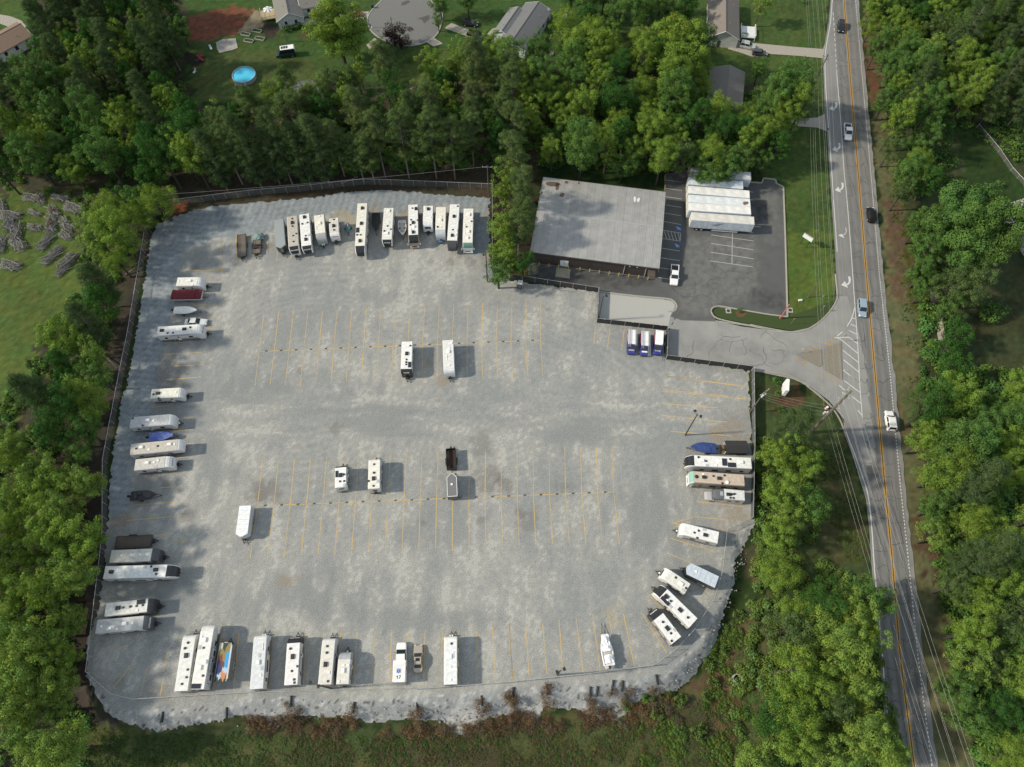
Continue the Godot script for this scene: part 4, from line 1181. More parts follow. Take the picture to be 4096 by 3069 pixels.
	# low fringe shrubs standing alone
	for e in [[11, 210, 65], [11, 228, 163], [11, 242, 280], [6, 2030, 1195], [3, 440, 20], [1, 295, 245], [1, 335, 235], [1, 390, 222], [1, 428, 215], [2, 380, 190], [7, 1880, 1010], [7, 1920, 1060], [7, 1990, 1020], [3, 2010, 1500], [1, 1285, 490], [2, 1960, 305], [1, 1930, 350]]:
		plant("s1", T(e[0], e[1], e[2]), rng.randf_range(0.7, 1.2) if e[0] != 7 else 2.0, "round green garden shrub standing on grass or a bed", "garden shrubs")
	for e in [[0, 70, 490], [0, 118, 512]]:
		plant("s2", T(e[0], e[1], e[2]), 0.7, "yellow green shrub in the bed beside the white gable", "bed shrubs")
	for e in [[13, 300, 1130], [13, 350, 1190], [13, 810, 1170], [13, 800, 1240], [13, 1330, 1170], [13, 1350, 1230], [13, 1840, 1100], [13, 1880, 1160], [13, 2090, 1060], [13, 2130, 1130], [14, 90, 1060], [14, 380, 1020], [14, 400, 1100], [14, 730, 1080], [14, 760, 1130], [14, 900, 1020], [14, 1030, 1040], [14, 1270, 990]]:
		var p := T(e[0], e[1], e[2])
		plant("s4" if rng.randf() < 0.4 else "s3", p, rng.randf_range(0.8, 1.1), "dead brown brush heap below a black drain pipe", "brown brush below the drain pipes")
	for e in [[14, 1210, 1040], [14, 1690, 780], [14, 1730, 930], [14, 1500, 1050], [14, 1840, 660], [14, 1040, 1110], [14, 1690, 1040], [14, 1450, 1080], [14, 1930, 380], [14, 1660, 1300], [14, 1590, 1340], [14, 1290, 1180]]:
		plant("s2", T(e[0], e[1], e[2]), rng.randf_range(0.9, 1.5), "bushy green weed clump on the clay bank below the yard", "weeds on the clay bank")
	# uncountable undergrowth
	scatter("undergrowth", poly(16, [400, 330, 700, 380, 1060, 360, 1440, 370, 1480, 330, 1680, 310, 1740, 200, 1500, 200, 1100, 200, 560, 300]), leafm.mid, 1500, "leafy undergrowth on the floor of the wood north of the yard", 0.8, 2.2, 301)
	scatter("undergrowth", poly(16, [0, 200, 380, 150, 430, 250, 370, 410, 300, 470, 250, 620, 210, 900, 140, 1000, 150, 1500, 200, 1657, -100, 1657, -100, 950, 60, 800, 180, 600, 170, 420, 0, 420]), leafm.mid, 1500, "undergrowth below the trees west of the yard", 0.8, 2.2, 302)
	scatter("undergrowth", poly(16, [1900, 0, 2300, 0, 2300, 420, 2120, 300, 2050, 260, 2060, 380, 2000, 460, 1950, 400, 1925, 280]), leafm.mid, 1000, "bushy undergrowth along the wood edge at the upper bend", 0.8, 2.4, 303)
	scatter("undergrowth", poly(16, [1985, 460, 2030, 500, 2060, 640, 2010, 640, 2070, 760, 2090, 800, 2300, 800, 2300, 1700, 2120, 1700, 2050, 1400, 2030, 1250, 1995, 950, 1990, 750, 1975, 600]), leafm.mid, 1800, "bushy undergrowth along the wood edge below the oak", 0.8, 2.4, 304)
	scatter("undergrowth", poly(16, [1630, 950, 1780, 960, 1780, 1080, 1740, 1190, 1880, 1270, 1900, 1480, 1960, 1657, 1600, 1657, 1590, 1500, 1640, 1270]), leafm.weed, 1100, "leafy undergrowth below the trees beside the road", 0.8, 2.0, 305)
	scatter("undergrowth", poly(16, [200, 1590, 450, 1580, 900, 1590, 1300, 1560, 1500, 1530, 1640, 1560, 1640, 1690, 180, 1690]), leafm.olive, 6000, "knee high weeds on the rough grass below the yard", 0.15, 0.45, 306)
	scatter("dry_brush", poly(16, [520, 1545, 640, 1545, 800, 1565, 960, 1570, 1100, 1540, 1300, 1530, 1480, 1500, 1480, 1560, 1000, 1585, 700, 1590, 520, 1580]), leafm.brown, 380, "tangled brown dead brush at the foot of the gravel slope", 0.6, 1.5, 307, true)
	scatter("grass", poly(16, [170, 1560, 330, 1590, 900, 1585, 1500, 1530, 1600, 1400, 1640, 1300, 1660, 1690, 150, 1690]), leafm.weed, 9000, "rough grass tufts below the yard", 0.14, 0.32, 309, true, -2.0)
	scatter("undergrowth", poly(14, [1150, 1080, 1500, 960, 1700, 700, 1850, 420, 1990, 300, 1960, 700, 1850, 1000, 1900, 1600, 1150, 1600]), leafm.weed, 500, "leafy weeds on the clay bank at the south east corner", 0.35, 1.0, 310, false, 0.0)
	scatter("undergrowth", poly(11, [560, 500, 760, 560, 900, 1000, 960, 1500, 640, 1500, 600, 1000]), leafm.weed, 700, "low weeds on the bank between the trees and the road", 0.15, 0.4, 311, false, -0.1)
	scatter("undergrowth", poly(16, [1880, 0, 1900, 150, 1930, 320, 1970, 520, 1995, 700, 1990, 850, 2030, 1200, 2070, 1420, 2050, 1420, 1990, 1100, 1950, 700, 1905, 300, 1870, 0]), leafm.weed, 1500, "low weeds along the verge east of the road", 0.15, 0.45, 312, false, -0.05)
	scatter("undergrowth", poly(16, [560, 1580, 900, 1585, 1250, 1575, 1500, 1540, 1640, 1450, 1650, 1657, 560, 1657]), leafm.brown, 2500, "dry thatch among the weeds below the yard", 0.2, 0.45, 308, true)

# ---------- vehicles.  In their own axes +z is forward, y up, the origin lies on the ground under the middle
func ring(z: float, hw: float, yb: float, yt: float, ch := 0.08) -> PackedVector3Array:
	return PackedVector3Array([Vector3(-hw, yb, z), Vector3(hw, yb, z), Vector3(hw, yt - ch, z), Vector3(hw - ch, yt, z), Vector3(-hw + ch, yt, z), Vector3(-hw, yt - ch, z)])

func black() -> Material: return mat(0.018, 0.018, 0.020, 0.55)
func rubber() -> Material: return mat(0.022, 0.022, 0.022, 0.85)
func steel() -> Material: return mat(0.05, 0.05, 0.052, 0.5, 0.3)

func wheel(o: Node3D, at: Vector3, r := 0.36, w := 0.24, rim := Color(0.55, 0.55, 0.56)) -> void:
	var key := "tyre %.2f %.2f" % [r, w]
	if not texs.has(key):
		var b := MB.new()
		b.tube(Vector3(-w * 0.5, 0, 0), Vector3(w * 0.5, 0, 0), r, r, 14)
		texs[key] = b.mesh()
		var c := MB.new()
		for s in [-1.0, 1.0]: c.tube(Vector3(s * w * 0.40, 0, 0), Vector3(s * (w * 0.5 + 0.012), 0, 0), r * 0.62, r * 0.5, 12)
		texs[key + "rim"] = c.mesh()
	var t := part(o, "wheel", texs[key], rubber(), at)
	part(t, "rim", texs[key + "rim"], mat(rim.r, rim.g, rim.b, 0.4, 0.6))

func lettering(o: Node3D, called: String, s: String, h: float, m: Material, at: Vector3, tilt: float, turn := 0.0) -> MeshInstance3D:
	var t := TextMesh.new()
	var f := SystemFont.new()
	f.font_names = PackedStringArray(["Droid Sans"])
	f.font_weight = 700
	t.font = f
	t.text = s
	t.font_size = 32
	t.pixel_size = h / 24.0
	t.depth = 0.012
	t.curve_step = 4.0
	var p := part(o, called, t, m, at)
	p.rotation = Vector3(tilt, turn, 0)
	return p

func tongue(o: Node3D, z: float, reach: float, tank := 0) -> void:
	var b := MB.new()
	for s in [-0.8, 0.8]: b.tube(Vector3(s, 0.5, z - 0.3), Vector3(0, 0.5, z + reach), 0.06, 0.06, 5)
	b.box(Vector3(0, 0.5, z + reach), Vector3(0.16, 0.14, 0.3))
	b.tube(Vector3(0, 0.05, z + reach * 0.8), Vector3(0, 1.0, z + reach * 0.8), 0.05, 0.05, 6)
	b.box(Vector3(0, 0.5, z + reach * 0.35), Vector3(0.7, 0.06, 0.35))
	part(o, "drawbar", b.mesh(), steel())
	if tank > 0:
		for k in tank:
			var g := MB.new()
			g.tube(Vector3(0, 0.56, 0), Vector3(0, 0.95, 0), 0.17, 0.17, 10)
			g.tube(Vector3(0, 0.95, 0), Vector3(0, 1.05, 0), 0.17, 0.07, 10)
			part(o, "gas_bottle", g.mesh(), mat(0.78, 0.78, 0.76, 0.4), Vector3((k - (tank - 1) * 0.5) * 0.42, 0, z + reach * 0.35))
	else:
		var c := MB.new()
		c.frust(Vector3(0, 0.8, z + reach * 0.32), Vector3(0.7, 0.5, 0.42), 0.06)
		part(o, "battery_cover", c.mesh(), black())

const ITEM := {"B": ["air_conditioner", 0.75, 0.30, 0.95], "W": ["air_conditioner", 0.75, 0.30, 0.95], "v": ["roof_vent", 0.42, 0.12, 0.42], "u": ["roof_vent", 0.46, 0.12, 0.46], "k": ["skylight", 0.55, 0.06, 0.75], "a": ["roof_antenna", 0.12, 0.10, 1.3]}

func roof_items(o: Node3D, tile: int, s: String, h: float) -> void:
	for e in s.split(";", false):
		var f := e.strip_edges().split(" ", false)
		if f.size() < 3: continue
		var p := o.to_local(T(tile, float(f[1]), float(f[2]), h + 0.1))
		match f[0]:
			"r":
				var b := MB.new()
				b.tube(Vector3(0, 0, 0), Vector3(0, 0.22, 0), 0.26, 0.20, 12)
				part(o, "round_vent", b.mesh(), black(), Vector3(p.x, h, p.z))
			"d", "D":
				var b := MB.new()
				b.tube(Vector3(0, 0, 0), Vector3(0, 0.16, 0), 0.40, 0.38, 14)
				b.tube(Vector3(0, 0.16, 0), Vector3(0, 0.34, 0), 0.38, 0.16, 14)
				part(o, "satellite_dome", b.mesh(), mat(0.78, 0.78, 0.76, 0.4) if f[0] == "d" else black(), Vector3(p.x, h, p.z))
			"p":
				var w := float(f[3])
				var l := float(f[4])
				var q := part(o, "solar_panel", box_mesh(Vector3(w, 0.05, l), 0.005), mat(0.02, 0.022, 0.032, 0.25), Vector3(p.x, h + 0.09, p.z))
				part(q, "frame", box_mesh(Vector3(w + 0.06, 0.03, l + 0.06)), mat(0.4, 0.4, 0.42, 0.4, 0.6), Vector3(0, -0.03, 0))
			_:
				var d: Array = ITEM[f[0]]
				var m: Material = black() if f[0] in ["B", "v"] else mat(0.76, 0.76, 0.74, 0.45)
				if f[0] == "k": m = mat(0.42, 0.43, 0.42, 0.3)
				part(o, d[0], box_mesh(Vector3(d[1], d[2], d[3]), 0.10 if d[2] > 0.2 else 0.03), m, Vector3(p.x, h + d[2] * 0.5, p.z))

func panes(o: Node3D, w: float, h: float, zr: float, zf: float, list: Array, called := "window") -> void:
	# [side, middle along the body 0..1, length, lower edge, height]
	for e in list:
		var z := lerpf(zr, zf, e[1])
		part(o, called, box_mesh(Vector3(0.05, e[4], e[2]), 0.012), glass(0.018, 0.020, 0.024), Vector3(e[0] * (w * 0.5 + 0.012), e[3] + e[4] * 0.5, z))

func caravan(e: Dictionary) -> Node3D:
	var h: float = e.get("h", 3.2)
	var w: float = e.get("w", 2.5)
	var cap: float = e.get("cap", 1.0)
	var style: String = e.get("style", "tt")
	var ti: int = e.t
	var a := T(ti, e.a[0], e.a[1], h)
	var b := T(ti, e.b[0], e.b[1], h)
	var d := b - a
	var L := d.length()
	var mid := (a + b) * 0.5
	var o := thing(e.n, e.lab, e.get("cat", "caravan"), Vector3(mid.x, 0, mid.z), atan2(d.x, d.z), e.get("grp", "parked campers"))
	var zr := -L * 0.5
	var zf := L * 0.5
	var sc: Color = e.get("side", Color(0.66, 0.655, 0.63))
	var side := mat(sc.r, sc.g, sc.b, 0.35, 0.0, "dirt", 3.0)
	var cb: Color = e.get("capb", Color(0.72, 0.72, 0.71))
	var rc: Color = e.get("roof", Color(0.74, 0.735, 0.70))
	var yb := 0.55 if style != "a" else 0.45
	var m := MB.new()
	if style == "fifth":
		var zk := zf - 2.1
		m.loft([ring(zr, w * 0.5, yb, h), ring(zk, w * 0.5, yb, h)])
		m.loft([ring(zk, w * 0.5, 1.55, h), ring(zf, w * 0.5, 1.55, h)])
	else:
		m.loft([ring(zr, w * 0.5, yb, h), ring(zf, w * 0.5, yb, h)])
	part(o, "body", m.mesh(), side)
	# nose, its top falling in a curve
	var nose := MB.new()
	var drop: float = e.get("drop", 0.5 if style != "a" else 0.35) * (h - yb)
	var low := 1.55 if style == "fifth" else yb
	var rings := []
	var steps := 6
	var taper: float = e.get("taper", 0.06)
	for k in steps + 1:
		var u := float(k) / steps
		var ang := u * PI * 0.5
		var z := zf + cap * sin(ang)
		var y := h - 0.02 - drop * (1.0 - cos(ang))
		rings.append(ring(z, w * 0.5 * (1.0 - taper * u * u) - 0.004, low + 0.01, y, 0.10))
	nose.loft(rings)
	part(o, "front_cap", nose.mesh(), mat(cb.r, cb.g, cb.b, 0.25, 0.0, "dirt", 3.0))
	if e.has("capc"):
		var cc: Color = e.capc
		var pm := MB.new()
		var fr: float = e.get("panel", 0.80)
		var until: int = e.get("until", steps)
		for k in until:
			var r0: PackedVector3Array = rings[k]
			var r1: PackedVector3Array = rings[k + 1]
			var n := Vector3(0, r0[3].z * 0.0 + (r1[3].z - r0[3].z), (r0[3].y - r1[3].y)).normalized() * 0.02
			var x0 := (w * 0.5 - 0.10) * lerpf(1.0, fr, float(k) / steps)
			var x1 := (w * 0.5 - 0.10) * lerpf(1.0, fr, float(k + 1) / steps)
			pm.quad(Vector3(-x0, r0[3].y, r0[3].z) + n, Vector3(x0, r0[3].y, r0[3].z) + n, Vector3(x1, r1[3].y, r1[3].z) + n, Vector3(-x1, r1[3].y, r1[3].z) + n, Vector3(0, 1, 0.6))
		var zc: float = rings[steps][3].z
		var yc: float = rings[steps][3].y
		var xc := (w * 0.5 - 0.10) * fr
		if style != "a": pm.quad(Vector3(-xc, yc, zc + 0.02), Vector3(xc, yc, zc + 0.02), Vector3(xc * 0.8, yc - 0.5, zc + 0.02), Vector3(-xc * 0.8, yc - 0.5, zc + 0.02), Vector3(0, 0, 1))
		part(o, "windscreen" if style == "a" else "cap_panel", pm.mesh(), mat(cc.r, cc.g, cc.b, 0.12))
	if e.get("frontpane", false):
		var yy: float = lerpf(rings[4][3].y, rings[5][3].y, 0.5)
		var q := part(o, "front_window", box_mesh(Vector3(1.5, 0.03, 0.55)), glass(0.02, 0.022, 0.026), Vector3(0, yy + 0.02, (rings[4][3].z + rings[5][3].z) * 0.5))
		q.rotation.x = atan2(rings[4][3].y - rings[5][3].y, rings[5][3].z - rings[4][3].z)
	if e.has("txt"):
		var k := 3
		var tl := atan2(rings[k + 1][3].y - rings[k][3].y, rings[k + 1][3].z - rings[k][3].z)
		var c := Vector3(0, (rings[k][3].y + rings[k + 1][3].y) * 0.5 - 0.05, (rings[k][3].z + rings[k + 1][3].z) * 0.5 + 0.05)
		var tc: Color = e.get("txtc", Color(0.7, 0.7, 0.7))
		lettering(o, "lettering", e.txt, 0.30, mat(tc.r, tc.g, tc.b, 0.4), c, -PI * 0.5 - tl)
	# roof sheet and edge rails
	part(o, "roof", box_mesh(Vector3(w - 0.14, 0.035, L - 0.06), 0.01), mat(rc.r, rc.g, rc.b, 0.55, 0.0, "dirt", 2.6), Vector3(0, h + 0.012, 0))
	for s in [-1.0, 1.0]:
		part(o, "gutter_rail", box_mesh(Vector3(0.04, 0.05, L - 0.02)), mat(0.5, 0.5, 0.5, 0.4, 0.2), Vector3(s * (w * 0.5 + 0.006), h - 0.12, 0))
	roof_items(o, e.get("it", ti), e.get("items", ""), h + 0.03)
	# sides
	var wh := h - 1.75
	var n_win := int(clampf(L / 2.6, 2, 5))
	var list := []
	for k in n_win:
		var u := (k + 0.6) / (n_win + 0.25)
		list.append([1.0, u, 0.75 + 0.5 * ((k * 7) % 3) * 0.5, 1.55, minf(0.7, wh * 0.55)])
		if k != 1: list.append([-1.0, u, 0.7 + 0.4 * ((k * 5) % 3) * 0.5, 1.6, minf(0.6, wh * 0.5)])
	panes(o, w, h, zr, zf, list)
	var dz := lerpf(zr, zf, 1.6 / (n_win + 0.25))
	var door := part(o, "door", box_mesh(Vector3(0.04, 1.85, 0.7)), mat(0.7, 0.7, 0.68, 0.4), Vector3(-w * 0.5 - 0.008, 1.65, dz))
	part(door, "pane", box_mesh(Vector3(0.03, 0.6, 0.4)), glass(0.02, 0.022, 0.026), Vector3(-0.016, 0.4, 0))
	part(door, "handle", box_mesh(Vector3(0.05, 0.08, 0.12)), black(), Vector3(-0.03, -0.1, 0.24))
	var gc: Color = e.get("band", Color(0.07, 0.07, 0.075))
	var band := mat(gc.r, gc.g, gc.b, 0.4)
	for s in [-1.0, 1.0]:
		part(o, "lower_band", box_mesh(Vector3(0.03, 0.34, L - 0.1)), band, Vector3(s * (w * 0.5 + 0.004), yb + 0.20, 0))
		var g := MB.new()
		g.quad(Vector3(s * (w * 0.5 + 0.018), 1.10, zr + 0.3), Vector3(s * (w * 0.5 + 0.018), 1.10, zf - 0.2), Vector3(s * (w * 0.5 + 0.018), 1.42, zf - 0.9), Vector3(s * (w * 0.5 + 0.018), 1.20, zr + 0.3), Vector3(s, 0, 0))
		part(o, "graphic_stripe", g.mesh(), band)
	part(o, "awning_roll", box_mesh(Vector3(0.13, 0.13, L * 0.5), 0.02), mat(0.25, 0.25, 0.26, 0.6), Vector3(-w * 0.5 - 0.07, h - 0.3, L * 0.05))
	for sl in e.get("slides", []):
		var zl := lerpf(zr, zf, sl[1])
		var so := part(o, "slide_out", box_mesh(Vector3(0.14, 1.75, sl[2]), 0.01), side, Vector3(sl[0] * (w * 0.5 + 0.07), 2.0, zl))
		part(so, "window", box_mesh(Vector3(0.04, 0.7, sl[2] * 0.5)), glass(0.018, 0.020, 0.024), Vector3(sl[0] * 0.075, 0.1, 0))
		part(so, "frame", box_mesh(Vector3(0.03, 1.82, sl[2] + 0.10)), black(), Vector3(sl[0] * -0.055, 0, 0))
	# back: window, lights, bumper, ladder
	part(o, "rear_window", box_mesh(Vector3(1.1, 0.55, 0.04)), glass(0.018, 0.020, 0.024), Vector3(0, 1.9, zr - 0.012))
	for s in [-1.0, 1.0]: part(o, "tail_light", box_mesh(Vector3(0.14, 0.34, 0.05)), mat(0.35, 0.02, 0.02, 0.3), Vector3(s * (w * 0.5 - 0.14), 1.0, zr - 0.02))
	part(o, "bumper", box_mesh(Vector3(w - 0.3, 0.14, 0.14)), steel(), Vector3(0, 0.5, zr - 0.16))
	if e.get("ladder", L > 7.0):
		var l := MB.new()
		for s in [-0.16, 0.16]: l.tube(Vector3(s, 0.8, zr - 0.08), Vector3(s, h + 0.1, zr - 0.08), 0.02, 0.02, 5)
		for k in 7: l.tube(Vector3(-0.16, 1.0 + k * 0.33, zr - 0.08), Vector3(0.16, 1.0 + k * 0.33, zr - 0.08), 0.015, 0.015, 4)
		part(o, "ladder", l.mesh(), mat(0.5, 0.5, 0.5, 0.4, 0.7), Vector3(w * 0.28, 0, 0))
	if e.get("spare", false):
		var t := MB.new()
		t.tube(Vector3(0, 0.95, zr - 0.12), Vector3(0, 0.95, zr - 0.36), 0.36, 0.36, 14)
		part(o, "spare_wheel", t.mesh(), rubber())
	# running gear
	var axles := [-0.9, 0.0] if L > 5.5 else [-0.4]
	if style == "a": axles = [zf - 0.6, zr + 2.6]
	for z in axles:
		for s in [-1.0, 1.0]:
			wheel(o, Vector3(s * (w * 0.5 - 0.16), 0.37 if style != "a" else 0.46, (z - L * 0.06) if style != "a" else z), 0.37 if style != "a" else 0.46)
	part(o, "chassis", box_mesh(Vector3(w - 0.7, 0.16, L - 0.4)), steel(), Vector3(0, yb - 0.10, 0))
	if style == "tt": tongue(o, zf + cap * 0.85, e.get("reach", 1.15), e.get("tank", 0))
	elif style == "fifth":
		var p := MB.new()
		p.box(Vector3(0, 1.35, zf - 0.5), Vector3(0.8, 0.42, 0.8))
		p.tube(Vector3(0, 0.95, zf - 0.5), Vector3(0, 1.2, zf - 0.5), 0.08, 0.08, 8)
		for s in [-0.85, 0.85]: p.tube(Vector3(s, 0.0, zf - 2.4), Vector3(s, 0.9, zf - 2.4), 0.06, 0.06, 6)
		p.box(Vector3(0, 1.5, zf + cap * 0.5), Vector3(0.25, 0.12, cap + 0.35))
		part(o, "kingpin_box", p.mesh(), steel())
	else:
		for s in [-1.0, 1.0]:
			var p := MB.new()
			p.tube(Vector3(s * w * 0.5, 2.5, zf + 0.25), Vector3(s * (w * 0.5 + 0.28), 2.2, zf + cap + 0.1), 0.03, 0.03, 5)
			p.box(Vector3(s * (w * 0.5 + 0.28), 1.95, zf + cap + 0.1), Vector3(0.22, 0.42, 0.14))
			part(o, "mirror", p.mesh(), mat(0.7, 0.7, 0.7, 0.3) if e.get("palemirror", true) else black())
			part(o, "headlight", box_mesh(Vector3(0.42, 0.2, 0.06)), mat(0.7, 0.7, 0.72, 0.1), Vector3(s * (w * 0.5 - 0.4), 0.95, zf + cap + 0.01))
		part(o, "front_bumper", box_mesh(Vector3(w - 0.1, 0.3, 0.2), 0.03), mat(cb.r, cb.g, cb.b, 0.3), Vector3(0, 0.6, zf + cap + 0.06))
		part(o, "grille", box_mesh(Vector3(1.2, 0.25, 0.04)), black(), Vector3(0, 1.0, zf + cap + 0.012))
	return o

# closed trailer with a pointed nose
func cargo(e: Dictionary) -> Node3D:
	var h: float = e.h
	var w: float = e.w
	var a := T(e.t, e.a[0], e.a[1], h)
	var b := T(e.t, e.b[0], e.b[1], h)
	var d := b - a
	var L := d.length()
	var mid := (a + b) * 0.5
	var o := thing(e.n, e.lab, "trailer", Vector3(mid.x, 0, mid.z), atan2(d.x, d.z), "parked box trailers")
	var nose: float = e.nose
	var plan := [Vector2(-w * 0.5, -L * 0.5), Vector2(w * 0.5, -L * 0.5), Vector2(w * 0.5, L * 0.5), Vector2(w * 0.1, L * 0.5 + nose), Vector2(-w * 0.1, L * 0.5 + nose), Vector2(-w * 0.5, L * 0.5)]
	var lo := PackedVector3Array()
	var hi := PackedVector3Array()
	var hi2 := PackedVector3Array()
	for q in plan:
		lo.append(Vector3(q.x, 0.5, q.y))
		hi.append(Vector3(q.x, h - 0.08, q.y))
		hi2.append(Vector3(q.x * 0.965, h, q.y * 0.985))
	var m := MB.new()
	m.loft([lo, hi])
	var wc: Color = e.wall
	part(o, "body", m.mesh(), mat(wc.r, wc.g, wc.b, 0.4, 0.0, "dirt", 3.0))
	var r := MB.new()
	r.loft([hi, hi2])
	var rc: Color = e.roof
	part(o, "roof", r.mesh(), mat(rc.r, rc.g, rc.b, e.get("rough", 0.5), e.get("metal", 0.0), e.get("tex", "dirt"), 2.0))
	for k in e.get("seams", 0):
		part(o, "roof_seam", box_mesh(Vector3(w * 0.95, 0.03, 0.06), 0.01), mat(0.35, 0.36, 0.37, 0.5), Vector3(0, h + 0.005, lerpf(-L * 0.5, L * 0.5, (k + 1.0) / (e.seams + 1.0))))
	if e.has("edge"):
		var ec: Color = e.edge
		for k in plan.size():
			var p: Vector2 = plan[k] * 0.96
			var q: Vector2 = plan[(k + 1) % plan.size()] * 0.96
			var t := MB.new()
			t.xf = Transform3D(Basis(Vector3.UP, atan2((q - p).x, (q - p).y)), Vector3((p.x + q.x) * 0.5, h + 0.01, (p.y + q.y) * 0.5))
			t.box(Vector3.ZERO, Vector3(0.12, 0.05, (q - p).length()))
			part(o, "roof_edge_trim", t.mesh(), mat(ec.r, ec.g, ec.b, 0.5))
	if e.has("vent"):
		var vv := o.to_local(T(e.t, e.vent[0], e.vent[1], h))
		part(o, "roof_vent", box_mesh(Vector3(0.45, 0.14, 0.45), 0.05), mat(0.78, 0.78, 0.76, 0.45), Vector3(vv.x, h + 0.07, vv.z))
	if e.has("front"):
		var fc: Color = e.front
		for s in [-1.0, 1.0]:
			var f := MB.new()
			var p := Vector3(s * w * 0.5 * 0.96, 0, L * 0.5 + 0.03)
			var q := Vector3(s * w * 0.14, 0, L * 0.5 + nose)
			var off := Vector3(s * 0.02, 0, 0.02)
			f.quad(p + off + Vector3(0, 0.7, 0), q + off + Vector3(0, 0.7, 0), q + off + Vector3(0, h - 0.2, 0), p + off + Vector3(0, h - 0.2, 0), Vector3(s, 0, 1))
			part(o, "front_panel", f.mesh(), mat(fc.r, fc.g, fc.b, 0.4))
	part(o, "rear_ramp_door", box_mesh(Vector3(w - 0.2, h - 0.85, 0.05)), mat(wc.r * 0.9, wc.g * 0.9, wc.b * 0.9, 0.4), Vector3(0, (h + 0.45) * 0.5, -L * 0.5 - 0.022))
	var dr := part(o, "side_door", box_mesh(Vector3(0.04, 1.7, 0.8)), mat(wc.r * 0.85, wc.g * 0.85, wc.b * 0.85, 0.4), Vector3(-w * 0.5 - 0.012, 1.5, L * 0.28))
	part(dr, "handle", box_mesh(Vector3(0.04, 0.06, 0.2)), steel(), Vector3(-0.03, -0.1, 0.22))
	for s in [-1.0, 1.0]:
		part(o, "tail_light", box_mesh(Vector3(0.12, 0.2, 0.04)), mat(0.35, 0.02, 0.02, 0.3), Vector3(s * (w * 0.5 - 0.08), 0.9, -L * 0.5 - 0.02))
		part(o, "mudguard", box_mesh(Vector3(0.22, 0.12, 1.7), 0.05), mat(0.4, 0.4, 0.41, 0.4, 0.5), Vector3(s * (w * 0.5 + 0.09), 0.82, -L * 0.08))
		for z in [-0.42, 0.42]: wheel(o, Vector3(s * (w * 0.5 + 0.08), 0.35, z - L * 0.08), 0.35, 0.2)
	tongue(o, L * 0.5 + nose * 0.6, 1.1)
	return o

# open trailer with a plank deck or a steel tub
func flatbed(e: Dictionary) -> Node3D:
	var y: float = e.get("y", 0.72)
	var w: float = e.w
	var a := T(e.t, e.a[0], e.a[1], y)
	var b := T(e.t, e.b[0], e.b[1], y)
	var d := b - a
	var L := d.length()
	var mid := (a + b) * 0.5
	var o := thing(e.n, e.lab, "trailer", Vector3(mid.x, 0, mid.z), atan2(d.x, d.z), "parked open trailers")
	var c: Color = e.col
	var n := int(w / 0.24)
	for k in n:
		var s := 0.85 + 0.3 * absf(sin(k * 12.9))
		part(o, "plank", box_mesh(Vector3(w / n - 0.02, 0.05, L)), mat(c.r * s, c.g * s, c.b * s, 0.9, 0.0, "grime", 1.6), Vector3((k + 0.5) * w / n - w * 0.5, y, 0))
	var f := MB.new()
	for s in [-1.0, 1.0]: f.box(Vector3(s * w * 0.5, y - 0.02, 0), Vector3(0.09, 0.2, L + 0.1))
	for s in [-1.0, 1.0]: f.box(Vector3(0, y - 0.02, s * L * 0.5), Vector3(w, 0.2, 0.09))
	f.box(Vector3(0, y - 0.2, 0), Vector3(w * 0.5, 0.14, L * 0.95))
	part(o, "frame", f.mesh(), steel())
	var wl: float = e.get("walls", 0.0)
	if wl > 0.0:
		for q in [[Vector3(-w * 0.5, 0, 0), Vector3(0.07, wl, L)], [Vector3(w * 0.5, 0, 0), Vector3(0.07, wl, L)], [Vector3(0, 0, L * 0.5), Vector3(w, wl * 1.05, 0.07)], [Vector3(0, 0, -L * 0.5), Vector3(w, wl, 0.07)]]:
			part(o, "side_wall", box_mesh(q[1]), black(), q[0] + Vector3(0, y + wl * 0.5 + 0.08, 0))
	if e.get("rails", false):
		var r := MB.new()
		for s in [-1.0, 1.0]:
			r.tube(Vector3(s * w * 0.5, y + 0.45, -L * 0.5), Vector3(s * w * 0.5, y + 0.45, L * 0.5), 0.03, 0.03, 5)
			for k in 5: r.tube(Vector3(s * w * 0.5, y, lerpf(-L * 0.5, L * 0.5, k / 4.0)), Vector3(s * w * 0.5, y + 0.45, lerpf(-L * 0.5, L * 0.5, k / 4.0)), 0.025, 0.025, 5)
		part(o, "side_rail", r.mesh(), steel())
	for s in [-1.0, 1.0]:
		part(o, "mudguard", box_mesh(Vector3(0.26, 0.1, 1.6), 0.04), black(), Vector3(s * (w * 0.5 + 0.17), 0.78, -L * 0.06))
		for z in ([-0.42, 0.42] if L > 4.5 else [0.0]): wheel(o, Vector3(s * (w * 0.5 + 0.16), 0.35, z - L * 0.06), 0.35, 0.2)
	tongue(o, L * 0.5, e.get("reach", 1.3))
	return o

